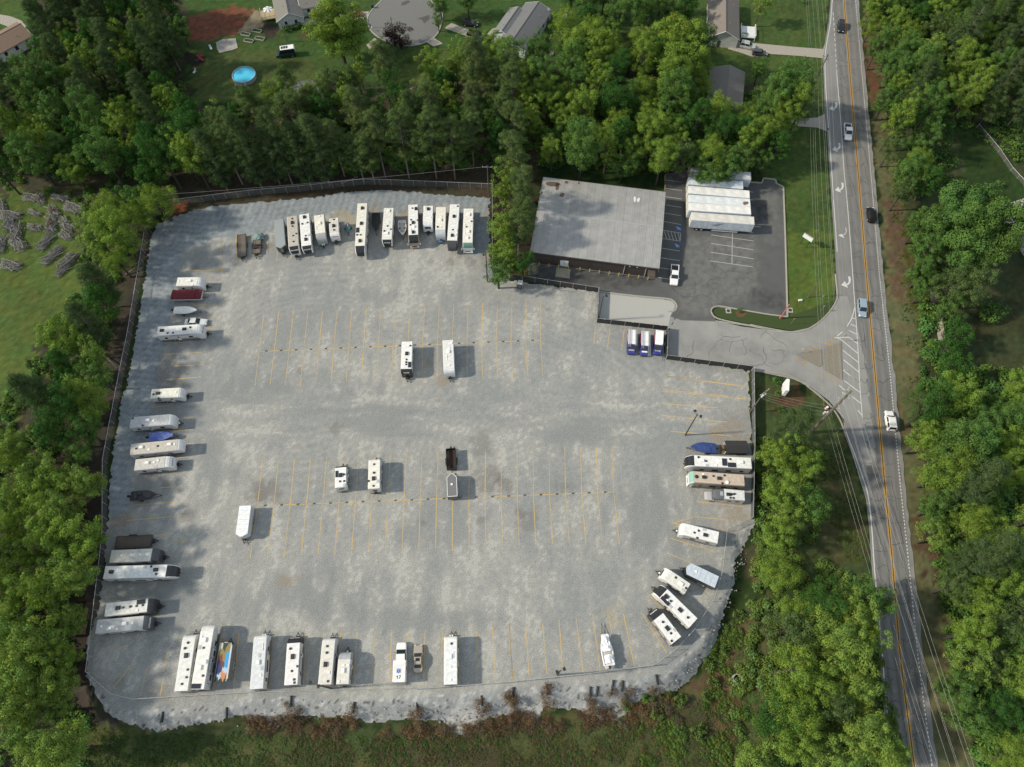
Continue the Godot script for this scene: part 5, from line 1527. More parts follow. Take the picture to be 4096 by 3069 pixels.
func boat(e: Dictionary) -> Node3D:
	var y := 1.5
	var a := T(e.t, e.a[0], e.a[1], y)
	var b := T(e.t, e.b[0], e.b[1], y)
	var d := b - a
	var L := d.length()
	var w: float = e.get("w", 2.2)
	var mid := (a + b) * 0.5
	var o := thing(e.n, e.lab, "boat", Vector3(mid.x, 0, mid.z), atan2(d.x, d.z), "boats on trailers")
	var hull := MB.new()
	var top := MB.new()
	var hr := []
	var tr := []
	var blunt: float = e.get("blunt", 0.08)
	rng.seed = int(e.a[0]) * 31 + int(e.a[1])
	for k in 13:
		var u := k / 12.0
		var hw := w * 0.5 * (0.93 + 0.07 * minf(1.0, u * 3.0)) if u < 0.45 else w * 0.5 * maxf(blunt, pow(cos((u - 0.45) / 0.55 * PI * 0.5), 0.72))
		var z := lerpf(-L * 0.5, L * 0.5, u)
		var keel := 0.55 + 0.7 * pow(maxf(0.0, (u - 0.55) / 0.45), 2.0)
		var sheer := 1.35 + 0.18 * u
		hr.append(PackedVector3Array([Vector3(0, keel, z), Vector3(hw * 0.75, keel + 0.25, z), Vector3(hw, sheer, z), Vector3(-hw, sheer, z), Vector3(-hw * 0.75, keel + 0.25, z)]))
		var rise: float = e.get("rise", 0.35) * (0.55 + 0.45 * sin(PI * clampf(u * 1.15, 0.0, 1.0))) * (1.0 - 0.6 * u)
		var j := rng.randf_range(-0.07, 0.07)
		tr.append(PackedVector3Array([Vector3(-hw - 0.02, sheer - 0.12, z), Vector3(hw + 0.02, sheer - 0.12, z), Vector3(hw + 0.02, sheer + 0.02, z), Vector3(hw * 0.5, sheer + rise * 0.7 + j, z), Vector3(0, sheer + rise + j * 0.6, z), Vector3(-hw * 0.5, sheer + rise * 0.75 - j, z), Vector3(-hw - 0.02, sheer + 0.02, z)]))
	hull.loft(hr)
	var hc: Color = e.hull
	part(o, "hull", hull.mesh(), mat(hc.r, hc.g, hc.b, 0.25))
	if e.has("cover"):
		top.loft(tr)
		var cc: Color = e.cover
		part(o, "cover", top.mesh(), mat(cc.r, cc.g, cc.b, 0.8, 0.0, "dirt", 1.5))
	if e.get("open", false):
		var fl := MB.new()
		var rim := MB.new()
		var edge := PackedVector3Array()
		for k in range(0, 12):
			var p: Vector3 = hr[k][2]
			edge.append(Vector3(p.x - 0.16, p.y + 0.06, p.z))
		for k in range(11, -1, -1): edge.append(Vector3(-edge[k].x, edge[k].y, edge[k].z))
		edge.append(edge[0])
		for k in edge.size() - 1:
			var q0 := edge[k]
			var q1 := edge[k + 1]
			rim.tube(q0, q1, 0.14, 0.14, 6)
		part(o, "gunwale", rim.mesh(), mat(0.72, 0.71, 0.69, 0.3))
		for z in [[-0.28, 1.5, 0.42], [0.0, 1.2, 0.34], [0.26, 1.0, 0.6]]:
			for s in ([-1.0, 1.0] if z[2] < 0.5 else [0.0]):
				part(o, "seat", box_mesh(Vector3(0.5 if s != 0.0 else z[1], 0.35, z[2]), 0.05), mat(0.30, 0.29, 0.28, 0.6), Vector3(s * w * 0.25, 1.66, z[0] * L))
		part(o, "cockpit_floor", box_mesh(Vector3(w * 0.5, 0.06, L * 0.55)), mat(0.42, 0.41, 0.39, 0.8), Vector3(0, 1.62, -0.05 * L))
		for s in [-1.0, 1.0]: part(o, "windscreen", box_mesh(Vector3(0.55, 0.3, 0.05)), glass(0.03, 0.035, 0.04), Vector3(s * w * 0.3, 1.75, 0.12 * L))
		part(o, "swim_platform", box_mesh(Vector3(w * 0.75, 0.08, 0.5), 0.02), mat(0.55, 0.55, 0.54, 0.5), Vector3(0, 1.2, -L * 0.5 - 0.25))
	if e.get("sheets", false):
		for q in [[0.3, 1.5, 1.9], [0.05, 1.9, 1.2], [-0.3, 1.7, 1.5]]:
			var sh := MB.new()
			var g := []
			for j in 5:
				var row := PackedVector3Array()
				for k in 6: row.append(Vector3((k / 5.0 - 0.5) * q[1], 1.85 + 0.35 * sin(PI * k / 5.0) * sin(PI * (j + 0.5) / 5.0) + rng.randf_range(-0.14, 0.14), q[0] * L + (j / 4.0 - 0.5) * q[2]))
				g.append(row)
			for j in 4:
				for k in 5: sh.quad(g[j][k], g[j][k + 1], g[j + 1][k + 1], g[j + 1][k], Vector3.UP)
			part(o, "crumpled_sheet", sh.mesh(), mat(0.74, 0.75, 0.77, 0.6))
	if e.get("motor", true):
		var mt := MB.new()
		mt.frust(Vector3(0, 1.55, -L * 0.5 - 0.32), Vector3(0.42, 0.55, 0.6), 0.08)
		mt.box(Vector3(0, 0.95, -L * 0.5 - 0.25), Vector3(0.16, 0.8, 0.24))
		part(o, "outboard_motor", mt.mesh(), black())
	if e.get("deck", false):
		part(o, "front_deck", box_mesh(Vector3(w * 0.6, 0.04, L * 0.22), 0.02), mat(0.05, 0.05, 0.052, 0.8), Vector3(0, 1.56, L * 0.2))
		part(o, "console", box_mesh(Vector3(0.5, 0.5, 0.5), 0.06), mat(0.06, 0.06, 0.065, 0.4), Vector3(w * 0.2, 1.75, -L * 0.12))
		for s in [-0.4, 0.1]: part(o, "seat", box_mesh(Vector3(0.5, 0.4, 0.5), 0.06), mat(0.05, 0.05, 0.055, 0.6), Vector3(s, 1.72, -L * 0.26))
	var t := MB.new()
	for s in [-0.55, 0.55]: t.tube(Vector3(s, 0.5, -L * 0.45), Vector3(s * 0.9, 0.5, L * 0.3), 0.05, 0.05, 5)
	for s in [-0.5, 0.5]: t.tube(Vector3(s, 0.5, L * 0.3), Vector3(0, 0.5, L * 0.5 + e.get("reach", 0.9)), 0.05, 0.05, 5)
	t.tube(Vector3(0, 0.1, L * 0.5 + 0.5), Vector3(0, 0.9, L * 0.5 + 0.5), 0.04, 0.04, 5)
	t.box(Vector3(0, 0.42, -L * 0.14), Vector3(w * 0.8, 0.08, 0.1))
	for s in [-0.6, 0.6]: t.box(Vector3(s, 0.62, -L * 0.1), Vector3(0.12, 0.16, L * 0.5))
	part(o, "boat_trailer", t.mesh(), steel())
	for s in [-1.0, 1.0]: wheel(o, Vector3(s * (w * 0.5 - 0.12), 0.32, -L * 0.14), 0.32, 0.2)
	return o

func car(called: String, label: String, cat: String, kind: String, col: Color, a: Vector3, b: Vector3, opts := {}) -> Node3D:
	# a: rear, b: front, on the ground
	var d := b - a
	var dims: Array = {"sedan": [4.75, 1.82, 1.43], "suv": [4.75, 1.92, 1.74], "hatch": [4.3, 1.80, 1.62], "pickup": [5.9, 2.0, 1.9], "van": [5.7, 2.05, 2.45], "camper": [5.9, 2.1, 2.75]}[kind]
	var L: float = opts.get("L", dims[0])
	var W: float = dims[1]
	var H: float = dims[2]
	var mid := (a + b) * 0.5
	var o := thing(called, label, cat, Vector3(mid.x, opts.get("y", 0.012), mid.z), atan2(d.x, d.z), opts.get("grp", ""))
	var paint := mat(col.r, col.g, col.b, 0.22, opts.get("metal", 0.1))
	var z := func(u): return lerpf(-L * 0.5, L * 0.5, u)
	var belt := 0.93 if kind in ["sedan"] else (1.02 if kind in ["suv", "hatch"] else 1.12)
	var hood := belt - 0.03
	var body := MB.new()
	var rows: Array
	var gh: Array # greenhouse: rear bottom, rear top, front top, front bottom (share of length)
	match kind:
		"sedan":
			rows = [[0.0, 0.36, 0.72, 0.80], [0.02, 0.26, 0.88, 0.90], [0.10, 0.22, belt, 0.97], [0.35, 0.22, belt, 1.0], [0.68, 0.22, hood, 1.0], [0.90, 0.24, hood - 0.12, 0.95], [0.975, 0.26, hood - 0.24, 0.86], [1.0, 0.32, hood - 0.36, 0.74]]
			gh = [0.14, 0.29, 0.54, 0.70]
		"suv", "hatch":
			rows = [[0.0, 0.40, 0.95, 0.86], [0.02, 0.30, belt, 0.94], [0.1, 0.26, belt, 0.99], [0.5, 0.26, belt, 1.0], [0.72, 0.26, hood, 1.0], [0.92, 0.28, hood - 0.10, 0.95], [0.98, 0.30, hood - 0.22, 0.86], [1.0, 0.36, hood - 0.36, 0.76]]
			gh = [0.01, 0.07, 0.58, 0.74]
		"pickup":
			rows = [[0.0, 0.45, belt, 0.97], [0.3, 0.40, belt, 1.0], [0.72, 0.40, hood, 1.0], [0.94, 0.40, hood - 0.06, 0.96], [0.985, 0.42, hood - 0.18, 0.90], [1.0, 0.46, hood - 0.34, 0.84]]
			gh = [0.37, 0.40, 0.62, 0.735]
		_:
			rows = [[0.0, 0.40, 1.25, 0.95], [0.02, 0.34, 1.3, 0.99], [0.5, 0.34, 1.3, 1.0], [0.80, 0.34, 1.25, 1.0], [0.93, 0.36, 1.10, 0.96], [0.985, 0.36, 0.95, 0.86], [1.0, 0.40, 0.75, 0.76]]
			gh = [0.005, 0.015, 0.70, 0.83]
			belt = 1.28
	var rr := []
	for r in rows: rr.append(ring(z.call(r[0]), W * 0.5 * r[3], r[1], r[2], 0.13))
	if kind == "pickup":
		# bed open on top: body in front of it, then three walls and a floor
		var cabr := []
		for r in [[0.36, 0.40, belt, 1.0]] + rows.slice(2): cabr.append(ring(z.call(r[0]), W * 0.5 * r[3], r[1], r[2], 0.13))
		body.loft(cabr)
		for s in [-1.0, 1.0]: body.box(Vector3(s * (W * 0.5 - 0.08), 0.76, z.call(0.18)), Vector3(0.14, 0.72, L * 0.36))
		body.box(Vector3(0, 0.76, z.call(0.0) + 0.05), Vector3(W - 0.3, 0.72, 0.08))
		part(o, "bed_floor", box_mesh(Vector3(W - 0.3, 0.08, L * 0.35)), mat(0.03, 0.03, 0.032, 0.8), Vector3(0, 0.62, z.call(0.185)))
	else:
		body.loft(rr)
	part(o, "body", body.mesh(), paint)
	# greenhouse
	var bw := W * 0.5 * 0.96
	var tw := W * 0.5 * (0.78 if kind in ["sedan", "hatch"] else 0.84)
	if kind in ["van", "camper"]: tw = W * 0.5 * 0.90
	var lo := [Vector3(-bw, belt - 0.03, z.call(gh[0])), Vector3(bw, belt - 0.03, z.call(gh[0])), Vector3(bw, belt - 0.03, z.call(gh[3])), Vector3(-bw, belt - 0.03, z.call(gh[3]))]
	var hi := [Vector3(-tw, H, z.call(gh[1])), Vector3(tw, H, z.call(gh[1])), Vector3(tw, H, z.call(gh[2])), Vector3(-tw, H, z.call(gh[2]))]
	var cab := MB.new()
	for k in 4:
		var j := (k + 1) % 4
		cab.quad(lo[k], lo[j], hi[j], hi[k], (lo[k] + lo[j]) * 0.5 - Vector3(0, 0, z.call(0.45)))
	part(o, "cabin", cab.mesh(), paint)
	var rf := MB.new()
	var up := Vector3(0, 0.05, 0)
	for k in 4:
		var j := (k + 1) % 4
		rf.quad(hi[k], hi[j], hi[j] * Vector3(0.9, 1, 0.97) + up, hi[k] * Vector3(0.9, 1, 0.97) + up, Vector3(hi[k].x + hi[j].x, 1.0, 0))
	rf.quad(hi[0] * Vector3(0.9, 1, 0.97) + up, hi[1] * Vector3(0.9, 1, 0.97) + up, hi[2] * Vector3(0.9, 1, 0.97) + up, hi[3] * Vector3(0.9, 1, 0.97) + up, Vector3.UP)
	var rcol: Color = opts.get("roofc", col)
	var roof := part(o, "roof", rf.mesh(), mat(rcol.r, rcol.g, rcol.b, 0.25, opts.get("metal", 0.1)))
	if opts.get("sunroof", false): part(roof, "sunroof", box_mesh(Vector3(0.8, 0.02, 0.55)), glass(0.012, 0.012, 0.014), Vector3(0, H + 0.065, z.call(gh[2]) - 0.45))
	var gm := glass(0.016, 0.022, 0.024)
	var face := func(p: Array, called2: String, u0: float, u1: float, v0: float, v1: float) -> void:
		var mb := MB.new()
		var n := ((p[1] - p[0]) as Vector3).cross(p[3] - p[0]).normalized()
		var c := ((p[0] + p[1] + p[2] + p[3]) as Vector3) * 0.25
		if n.dot(c - Vector3(0, belt, z.call(0.42))) < 0.0: n = -n
		var q := func(u: float, v: float) -> Vector3: return (p[0] as Vector3).lerp(p[1], u).lerp((p[3] as Vector3).lerp(p[2], u), v) + n * 0.014
		mb.quad(q.call(u0, v0), q.call(u1, v0), q.call(u1, v1), q.call(u0, v1), n)
		part(o, called2, mb.mesh(), gm)
	face.call([lo[3], lo[2], hi[2], hi[3]], "windscreen", 0.05, 0.95, 0.06, 0.95 if kind != "van" and kind != "camper" else 0.8)
	if kind not in ["van", "camper"]: face.call([lo[1], lo[0], hi[0], hi[1]], "rear_window", 0.07, 0.93, 0.12, 0.92)
	for s in [[1, 2], [0, 3]]:
		if kind in ["van", "camper"]:
			face.call([lo[s[0]], lo[s[1]], hi[s[1]], hi[s[0]]], "side_window", 0.80, 0.97, 0.08, 0.55)
			if kind == "camper": face.call([lo[s[0]], lo[s[1]], hi[s[1]], hi[s[0]]], "side_window", 0.1, 0.72, 0.1, 0.45)
		else:
			face.call([lo[s[0]], lo[s[1]], hi[s[1]], hi[s[0]]], "side_window", 0.08, 0.46, 0.14, 0.9)
			face.call([lo[s[0]], lo[s[1]], hi[s[1]], hi[s[0]]], "side_window", 0.52, 0.93, 0.14, 0.9)
	for s in [-1.0, 1.0]:
		part(o, "headlight", box_mesh(Vector3(0.34, 0.16, 0.14), 0.02), mat(0.7, 0.7, 0.72, 0.08), Vector3(s * W * 0.33, 0.66 if kind == "sedan" else 0.78, z.call(0.985) - 0.02))
		part(o, "tail_light", box_mesh(Vector3(0.24, 0.2, 0.08), 0.02), mat(0.32, 0.015, 0.015, 0.2), Vector3(s * W * 0.36, 0.82 if kind == "sedan" else 0.98, z.call(0.0) + 0.0))
		part(o, "mirror", box_mesh(Vector3(0.2, 0.15, 0.1), 0.02), paint, Vector3(s * (W * 0.5 + 0.07), belt + 0.06, z.call(gh[3]) - 0.22))
		for u in [0.19, 0.82]: wheel(o, Vector3(s * (W * 0.5 - 0.11), 0.34, z.call(u)), 0.34, 0.23)
	part(o, "bumper", box_mesh(Vector3(W * 0.86, 0.18, 0.1), 0.02), mat(col.r * 0.8, col.g * 0.8, col.b * 0.8, 0.35), Vector3(0, 0.5, z.call(0.0) - 0.02))
	part(o, "grille", box_mesh(Vector3(W * 0.4, 0.14, 0.05)), black(), Vector3(0, 0.55, z.call(1.0) - 0.03))
	return o

const GREEN_GLASS := Color(0.10, 0.22, 0.19)
const INK := Color(0.02, 0.021, 0.024)

func campers() -> void:
	var tan := Color(0.47, 0.44, 0.39)
	var cream := Color(0.74, 0.72, 0.64)
	var wht := Color(0.76, 0.76, 0.75)
	var list := [
		# back row along the north gravel, west to east
		{"n": "travel_trailer", "lab": "travel trailer with a weathered tan roof and black nose beside the grey covered trailer", "t": 17, "a": [483, 138], "b": [520, 800], "cap": 1.0, "capc": INK, "roof": tan, "txt": "MALLARD", "items": "v 487 188;B 487 278;r 493 355;v 507 562;v 577 520;v 517 697"},
		{"n": "fifth_wheel_camper", "lab": "white roofed fifth wheel camper with black chevron nose beside the tan roofed trailer", "t": 17, "a": [755, 92], "b": [805, 790], "cap": 0.9, "capc": INK, "style": "fifth", "h": 3.5, "roof": wht, "txt": "REFLECTION", "items": "B 755 155;v 828 275;r 710 305;u 767 300;v 785 567;k 857 550;B 787 648"},
		{"n": "travel_trailer", "lab": "white trailer with a plain grey sloping nose and white roof unit in the north row", "t": 17, "a": [1080, 112], "b": [1115, 515], "cap": 1.5, "drop": 0.6, "capb": Color(0.36, 0.37, 0.37), "roof": cream, "items": "W 1093 290;u 1090 130;a 1025 400", "tank": 2},
		{"n": "travel_trailer", "lab": "short trailer with beige roof and white nose beside the personal watercraft", "t": 17, "a": [1405, 180], "b": [1420, 495], "cap": 1.0, "drop": 0.65, "h": 2.9, "w": 2.35, "roof": Color(0.6, 0.58, 0.53), "txt": "Coleman", "txtc": Color(0.22, 0.05, 0.05), "items": "v 1410 208;v 1312 278;B 1403 348;r 1413 437;u 1483 200"},
		{"n": "fifth_wheel_camper", "lab": "longest white fifth wheel in the north row with pointed black nose", "t": 5, "a": [1105, 128], "b": [1085, 470], "h": 3.8, "cap": 1.6, "capc": INK, "style": "fifth", "roof": cream, "slides": [[1.0, 0.45, 3.2]], "items": "B 1103 165;B 1095 288;p 1066 342 0.75 1.5;r 1062 380;v 1090 380;B 1084 428"},
		{"n": "fifth_wheel_camper", "lab": "cream roofed camper with two white roof units and narrow black nose in the north row", "t": 18, "a": [388, 165], "b": [345, 815], "h": 3.6, "cap": 0.55, "capc": INK, "style": "fifth", "roof": Color(0.70, 0.70, 0.66), "txt": "COUGAR", "items": "W 383 222;u 370 458;v 360 533;v 427 598;r 293 635;W 345 682"},
		{"n": "motorhome", "lab": "big motorhome with white roof, many black roof units and black front in the north row", "cat": "motorhome", "t": 18, "a": [885, 95], "b": [890, 720], "h": 3.7, "cap": 1.5, "drop": 0.42, "style": "a", "capb": Color(0.35, 0.29, 0.22), "capc": Color(0.014, 0.018, 0.018), "panel": 0.95, "side": Color(0.32, 0.27, 0.22), "roof": wht, "slides": [[-1.0, 0.5, 4.0], [1.0, 0.6, 3.0]], "items": "v 870 165;B 945 178;v 843 405;B 885 463;v 830 510;d 905 545;B 887 660;v 975 413;a 838 610"},
		{"n": "travel_trailer", "lab": "short white trailer with dark front window beside the big black fronted motorhome", "t": 18, "a": [1200, 120], "b": [1187, 470], "h": 3.0, "cap": 1.0, "drop": 0.6, "capb": Color(0.66, 0.69, 0.72), "roof": wht, "frontpane": true, "txt": "PUMA", "txtc": Color(0.08, 0.08, 0.09), "items": "B 1197 183;u 1262 297;u 1243 355;a 1140 150"},
		{"n": "travel_trailer", "lab": "cream roofed trailer with silver blue nose and a blue bin on its drawbar", "t": 18, "a": [1463, 145], "b": [1447, 612], "cap": 1.3, "drop": 0.6, "capb": Color(0.46, 0.50, 0.54), "roof": cream, "items": "W 1450 410;u 1462 348;r 1390 552;u 1450 550"},
		{"n": "fifth_wheel_camper", "lab": "long white roofed camper with rounded charcoal nose in the north row", "t": 18, "a": [1748, 90], "b": [1690, 835], "h": 3.6, "cap": 1.7, "taper": 0.28, "capb": Color(0.055, 0.057, 0.062), "style": "fifth", "roof": wht, "items": "v 1805 125;B 1727 335;v 1705 610;u 1770 625;B 1690 725;u 1760 712"},
		{"n": "motorhome", "lab": "white motorhome with green tinted windscreen at the east end of the north row", "cat": "motorhome", "t": 18, "a": [2030, 178], "b": [2010, 880], "h": 3.5, "cap": 0.75, "drop": 0.5, "style": "a", "capc": GREEN_GLASS, "until": 5, "panel": 0.98, "roof": Color(0.77, 0.75, 0.70), "slides": [[1.0, 0.4, 3.0], [-1.0, 0.6, 4.5]], "items": "W 2035 300;u 2095 373;v 2088 435;v 1983 548;u 1948 500;W 2025 645;d 2015 775;a 1960 660"},
		# alone in the upper painted row
		{"n": "travel_trailer", "lab": "black nosed white trailer standing alone in the upper painted row", "t": 5, "a": [1465, 1240], "b": [1457, 1460], "h": 3.3, "cap": 0.8, "capc": INK, "panel": 1.0, "capb": Color(0.03, 0.03, 0.033), "roof": wht, "txt": "SALEM", "items": "v 1490 1272;B 1461 1335;v 1459 1383;r 1457 1405;v 1457 1423;p 1485 1425 0.7 1.4"},
		{"n": "travel_trailer", "lab": "all white trailer with scuffed roof standing alone in the upper painted row", "t": 5, "a": [1793, 1228], "b": [1802, 1460], "h": 3.3, "cap": 0.75, "capb": Color(0.70, 0.72, 0.73), "roof": Color(0.68, 0.68, 0.66), "slides": [[-1.0, 0.5, 2.6]], "items": "u 1820 1250;u 1802 1290;W 1797 1320;a 1785 1365;u 1800 1427"},
		# west side, north to south
		{"n": "travel_trailer", "lab": "short white trailer beside the red covered pontoon boat", "t": 4, "a": [1421, 758], "b": [1588, 755], "h": 3.0, "cap": 1.3, "drop": 0.6, "roof": Color(0.70, 0.69, 0.64), "items": "W 1523 750;u 1435 752;u 1545 783"},
		{"n": "travel_trailer", "lab": "long white trailer with white nose beside the old white sedan", "t": 4, "a": [1264, 1157], "b": [1588, 1136], "h": 3.2, "cap": 1.2, "drop": 0.55, "roof": Color(0.70, 0.70, 0.68), "txt": "MALLARD", "txtc": Color(0.07, 0.07, 0.08), "items": "B 1300 1150;B 1480 1138;v 1345 1170;v 1390 1168;r 1528 1124"},
		{"n": "travel_trailer", "lab": "short cream roofed trailer alone by the west fence, two black roof units", "t": 8, "a": [1214, 152], "b": [1440, 140], "h": 2.9, "w": 2.35, "cap": 0.8, "drop": 0.55, "roof": Color(0.70, 0.685, 0.61), "items": "B 1268 146;r 1232 155;v 1273 186;a 1340 150;u 1412 137"},
		{"n": "travel_trailer", "lab": "grey streaked roof trailer beside the boat under torn blue plastic", "t": 8, "a": [1047, 382], "b": [1355, 358], "h": 3.1, "cap": 1.1, "drop": 0.55, "roof": Color(0.47, 0.475, 0.49), "tank": 1, "items": "v 1065 348;W 1185 363;v 1145 406;u 1232 367"},
		{"n": "travel_trailer", "lab": "long tan roofed trailer with two white roof units by the west fence", "t": 8, "a": [1049, 600], "b": [1428, 560], "h": 3.3, "cap": 1.0, "drop": 0.55, "style": "fifth", "roof": tan, "items": "v 1093 592;W 1133 582;W 1360 558;v 1267 571;u 1195 600;u 1400 557"},
		{"n": "travel_trailer", "lab": "grey beige roofed trailer with smooth white nose beside the long tan roofed one", "t": 8, "a": [1084, 724], "b": [1326, 698], "h": 3.0, "cap": 1.6, "drop": 0.6, "roof": Color(0.50, 0.48, 0.45), "txt": "passport", "txtc": Color(0.08, 0.08, 0.09), "items": "W 1180 707;u 1235 703;u 1268 687;k 1248 735"},
		{"n": "travel_trailer", "lab": "beige roofed trailer with dark grey nose next to the long plank flatbed", "t": 8, "a": [887, 1461], "b": [1217, 1447], "h": 3.1, "cap": 1.4, "drop": 0.55, "capb": Color(0.06, 0.065, 0.072), "roof": Color(0.60, 0.58, 0.51), "items": "u 975 1452;W 1062 1450;u 1123 1445;W 1185 1443;k 1115 1415"},
		{"n": "fifth_wheel_camper", "lab": "very long white fifth wheel with black oval nose by the west fence", "t": 8, "a": [838, 1590], "b": [1337, 1577], "h": 3.7, "cap": 1.8, "taper": 0.25, "capc": INK, "style": "fifth", "roof": Color(0.72, 0.73, 0.72), "slides": [[-1.0, 0.55, 4.0]], "items": "B 893 1583;B 1250 1567;v 1215 1540;k 1165 1543;r 1253 1600;u 1125 1600"},
		{"n": "travel_trailer", "lab": "black nosed trailer with a roof solar panel near the south west corner", "t": 12, "a": [846, 345], "b": [1186, 306], "h": 3.2, "cap": 1.1, "drop": 0.55, "capb": Color(0.035, 0.036, 0.04), "roof": Color(0.62, 0.62, 0.59), "items": "B 947 328;v 990 325;k 1020 325;r 1046 317;v 1096 312;v 1145 306;p 1132 279 0.9 1.6;u 1098 348"},
		{"n": "travel_trailer", "lab": "dull grey roofed trailer with slate nose, last before the south west corner", "t": 12, "a": [773, 480], "b": [1151, 446], "h": 3.1, "cap": 1.2, "drop": 0.5, "capb": Color(0.085, 0.088, 0.095), "roof": Color(0.46, 0.47, 0.47), "txt": "CATALINA", "items": "W 997 455;u 1062 450;u 813 475;u 883 492;u 937 497"},
		# south row
		{"n": "travel_trailer", "lab": "white nosed long trailer at the west end of the south row", "t": 21, "a": [165, 1050], "b": [285, 265], "h": 3.2, "cap": 1.1, "drop": 0.55, "roof": Color(0.70, 0.70, 0.68), "txt": "MALLARD", "txtc": Color(0.1, 0.1, 0.11), "slides": [[-1.0, 0.45, 3.5]], "items": "r 270 310;r 223 395;B 240 505;v 265 720;v 247 838;v 177 940"},
		{"n": "fifth_wheel_camper", "lab": "tall white camper with blue solar panel at its tail beside the mural trailer", "t": 21, "a": [415, 1022], "b": [565, 133], "h": 3.8, "cap": 1.2, "drop": 0.4, "taper": 0.2, "style": "fifth", "roof": Color(0.74, 0.735, 0.70), "slides": [[-1.0, 0.62, 1.8], [-1.0, 0.2, 2.0]], "items": "W 525 265;k 447 380;v 507 387;d 543 600;W 452 688;v 497 813;p 393 975 1.7 0.85;u 475 218"},
		{"n": "travel_trailer", "lab": "bluish white trailer with long side slide out in the south row", "t": 21, "a": [1317, 1018], "b": [1375, 253], "h": 3.2, "cap": 0.7, "drop": 0.3, "roof": Color(0.62, 0.645, 0.665), "tank": 2, "slides": [[-1.0, 0.45, 4.2]], "items": "a 1415 370;k 1363 505;W 1340 610;k 1395 697;u 1375 808"},
		{"n": "travel_trailer", "lab": "white trailer with glossy black curved nose in the south row", "t": 21, "a": [1843, 955], "b": [1885, 316], "h": 3.2, "cap": 1.2, "drop": 0.55, "capb": Color(0.02, 0.02, 0.022), "roof": Color(0.76, 0.74, 0.73), "txt": "MALLARD", "items": "r 1833 402;B 1866 522;v 1940 670;v 1855 743;v 1890 872;v 1893 920"},
		{"n": "travel_trailer", "lab": "beige roofed trailer beside the floodlight pole in the south row", "t": 13, "a": [600, 945], "b": [632, 605], "h": 3.2, "cap": 0.8, "drop": 0.45, "roof": Color(0.66, 0.64, 0.58), "items": "v 620 636;r 616 688;B 605 782;v 625 918;u 633 847"},
		{"n": "travel_trailer", "lab": "short cream trailer with silver nose tucked beside a longer trailer in the south row", "t": 22, "a": [280, 875], "b": [312, 475], "h": 2.9, "w": 2.35, "cap": 1.4, "drop": 0.6, "capb": Color(0.40, 0.42, 0.43), "roof": Color(0.66, 0.64, 0.58), "spare": true, "tank": 1, "items": "u 297 568;u 370 572;W 288 655;u 218 830"},
		{"n": "travel_trailer", "lab": "plain white box trailer with two white gas bottles beside the tan sedan", "t": 22, "a": [2020, 880], "b": [2020, 145], "h": 3.2, "cap": 0.5, "drop": 0.25, "roof": Color(0.73, 0.74, 0.75), "tank": 2, "spare": true, "slides": [[-1.0, 0.6, 3.2]], "items": "v 2035 220;W 2013 425;a 2065 400;u 2017 597;u 2107 640;u 2017 808"},
		# south east curve
		{"n": "travel_trailer", "lab": "black nosed trailer at the foot of the slanting row by the curved fence", "t": 23, "a": [622, 1415], "b": [312, 1010], "h": 3.2, "cap": 1.5, "drop": 0.55, "capb": Color(0.022, 0.022, 0.024), "side": Color(0.40, 0.38, 0.35), "roof": wht, "txt": "PREMIER", "items": "r 392 1098;B 468 1205;v 530 1290;v 540 1420;k 590 1230"},
		{"n": "travel_trailer", "lab": "longest trailer of the slanting row, black front panel between white cheeks", "t": 23, "a": [910, 1115], "b": [398, 615], "h": 3.3, "cap": 1.5, "drop": 0.55, "capc": INK, "roof": wht, "slides": [[1.0, 0.3, 2.6], [1.0, 0.55, 2.2]], "items": "B 450 665;r 527 742;p 398 708 0.7 1.0;p 463 775 0.7 1.0;u 468 722;k 525 837;B 687 893;r 818 1022"},
		{"n": "travel_trailer", "lab": "short cream trailer with dark slit front window in the slanting row", "t": 23, "a": [812, 533], "b": [470, 300], "h": 2.9, "w": 2.35, "cap": 1.2, "drop": 0.6, "frontpane": true, "roof": Color(0.68, 0.68, 0.62), "tank": 1, "items": "W 700 450;v 785 522;k 740 560;v 612 342"},
		{"n": "travel_trailer", "lab": "white trailer alone beside the brown stained stall by the east fence", "t": 10, "a": [1757, 1310], "b": [1488, 1242], "h": 3.1, "cap": 0.9, "drop": 0.55, "roof": wht, "side": Color(0.45, 0.45, 0.44), "tank": 1, "items": "v 1566 1268;v 1588 1310;B 1655 1287;v 1600 1252;k 1645 1243"},
		{"n": "fifth_wheel_camper", "lab": "long white camper with large black nose and two solar panels by the east fence", "t": 20, "a": [1580, 625], "b": [318, 567], "h": 3.8, "cap": 1.7, "taper": 0.22, "capc": INK, "style": "fifth", "roof": Color(0.76, 0.76, 0.74), "side": Color(0.5, 0.51, 0.53), "txt": "ALLIANCE", "items": "r 410 490;W 487 562;v 580 575;k 605 667;W 885 582;u 800 672;p 987 600 1.6 1.0;v 1113 533;p 1150 662 1.0 1.7;W 1355 605"},
		{"n": "motorhome", "lab": "tan roofed motorhome with pale green windscreen by the east fence", "cat": "motorhome", "t": 20, "a": [1424, 1005], "b": [315, 925], "h": 3.6, "cap": 0.85, "drop": 0.5, "style": "a", "capc": Color(0.22, 0.42, 0.36), "until": 5, "panel": 0.98, "side": Color(0.25, 0.21, 0.17), "roof": Color(0.52, 0.43, 0.35), "palemirror": false, "items": "D 365 920;B 540 930;u 520 868;v 743 907;B 875 955;v 987 893;d 1053 1047;v 940 1068"},
		# lower painted row
		{"n": "travel_trailer", "lab": "very short white trailer with black front lip in the lower painted row", "t": 9, "a": [728, 905], "b": [729, 745], "h": 3.0, "w": 2.4, "cap": 0.55, "drop": 0.4, "capb": Color(0.03, 0.03, 0.033), "roof": wht, "items": "p 697 797 0.55 1.4;B 727 805;r 753 800;v 723 856;v 756 853;k 757 886"},
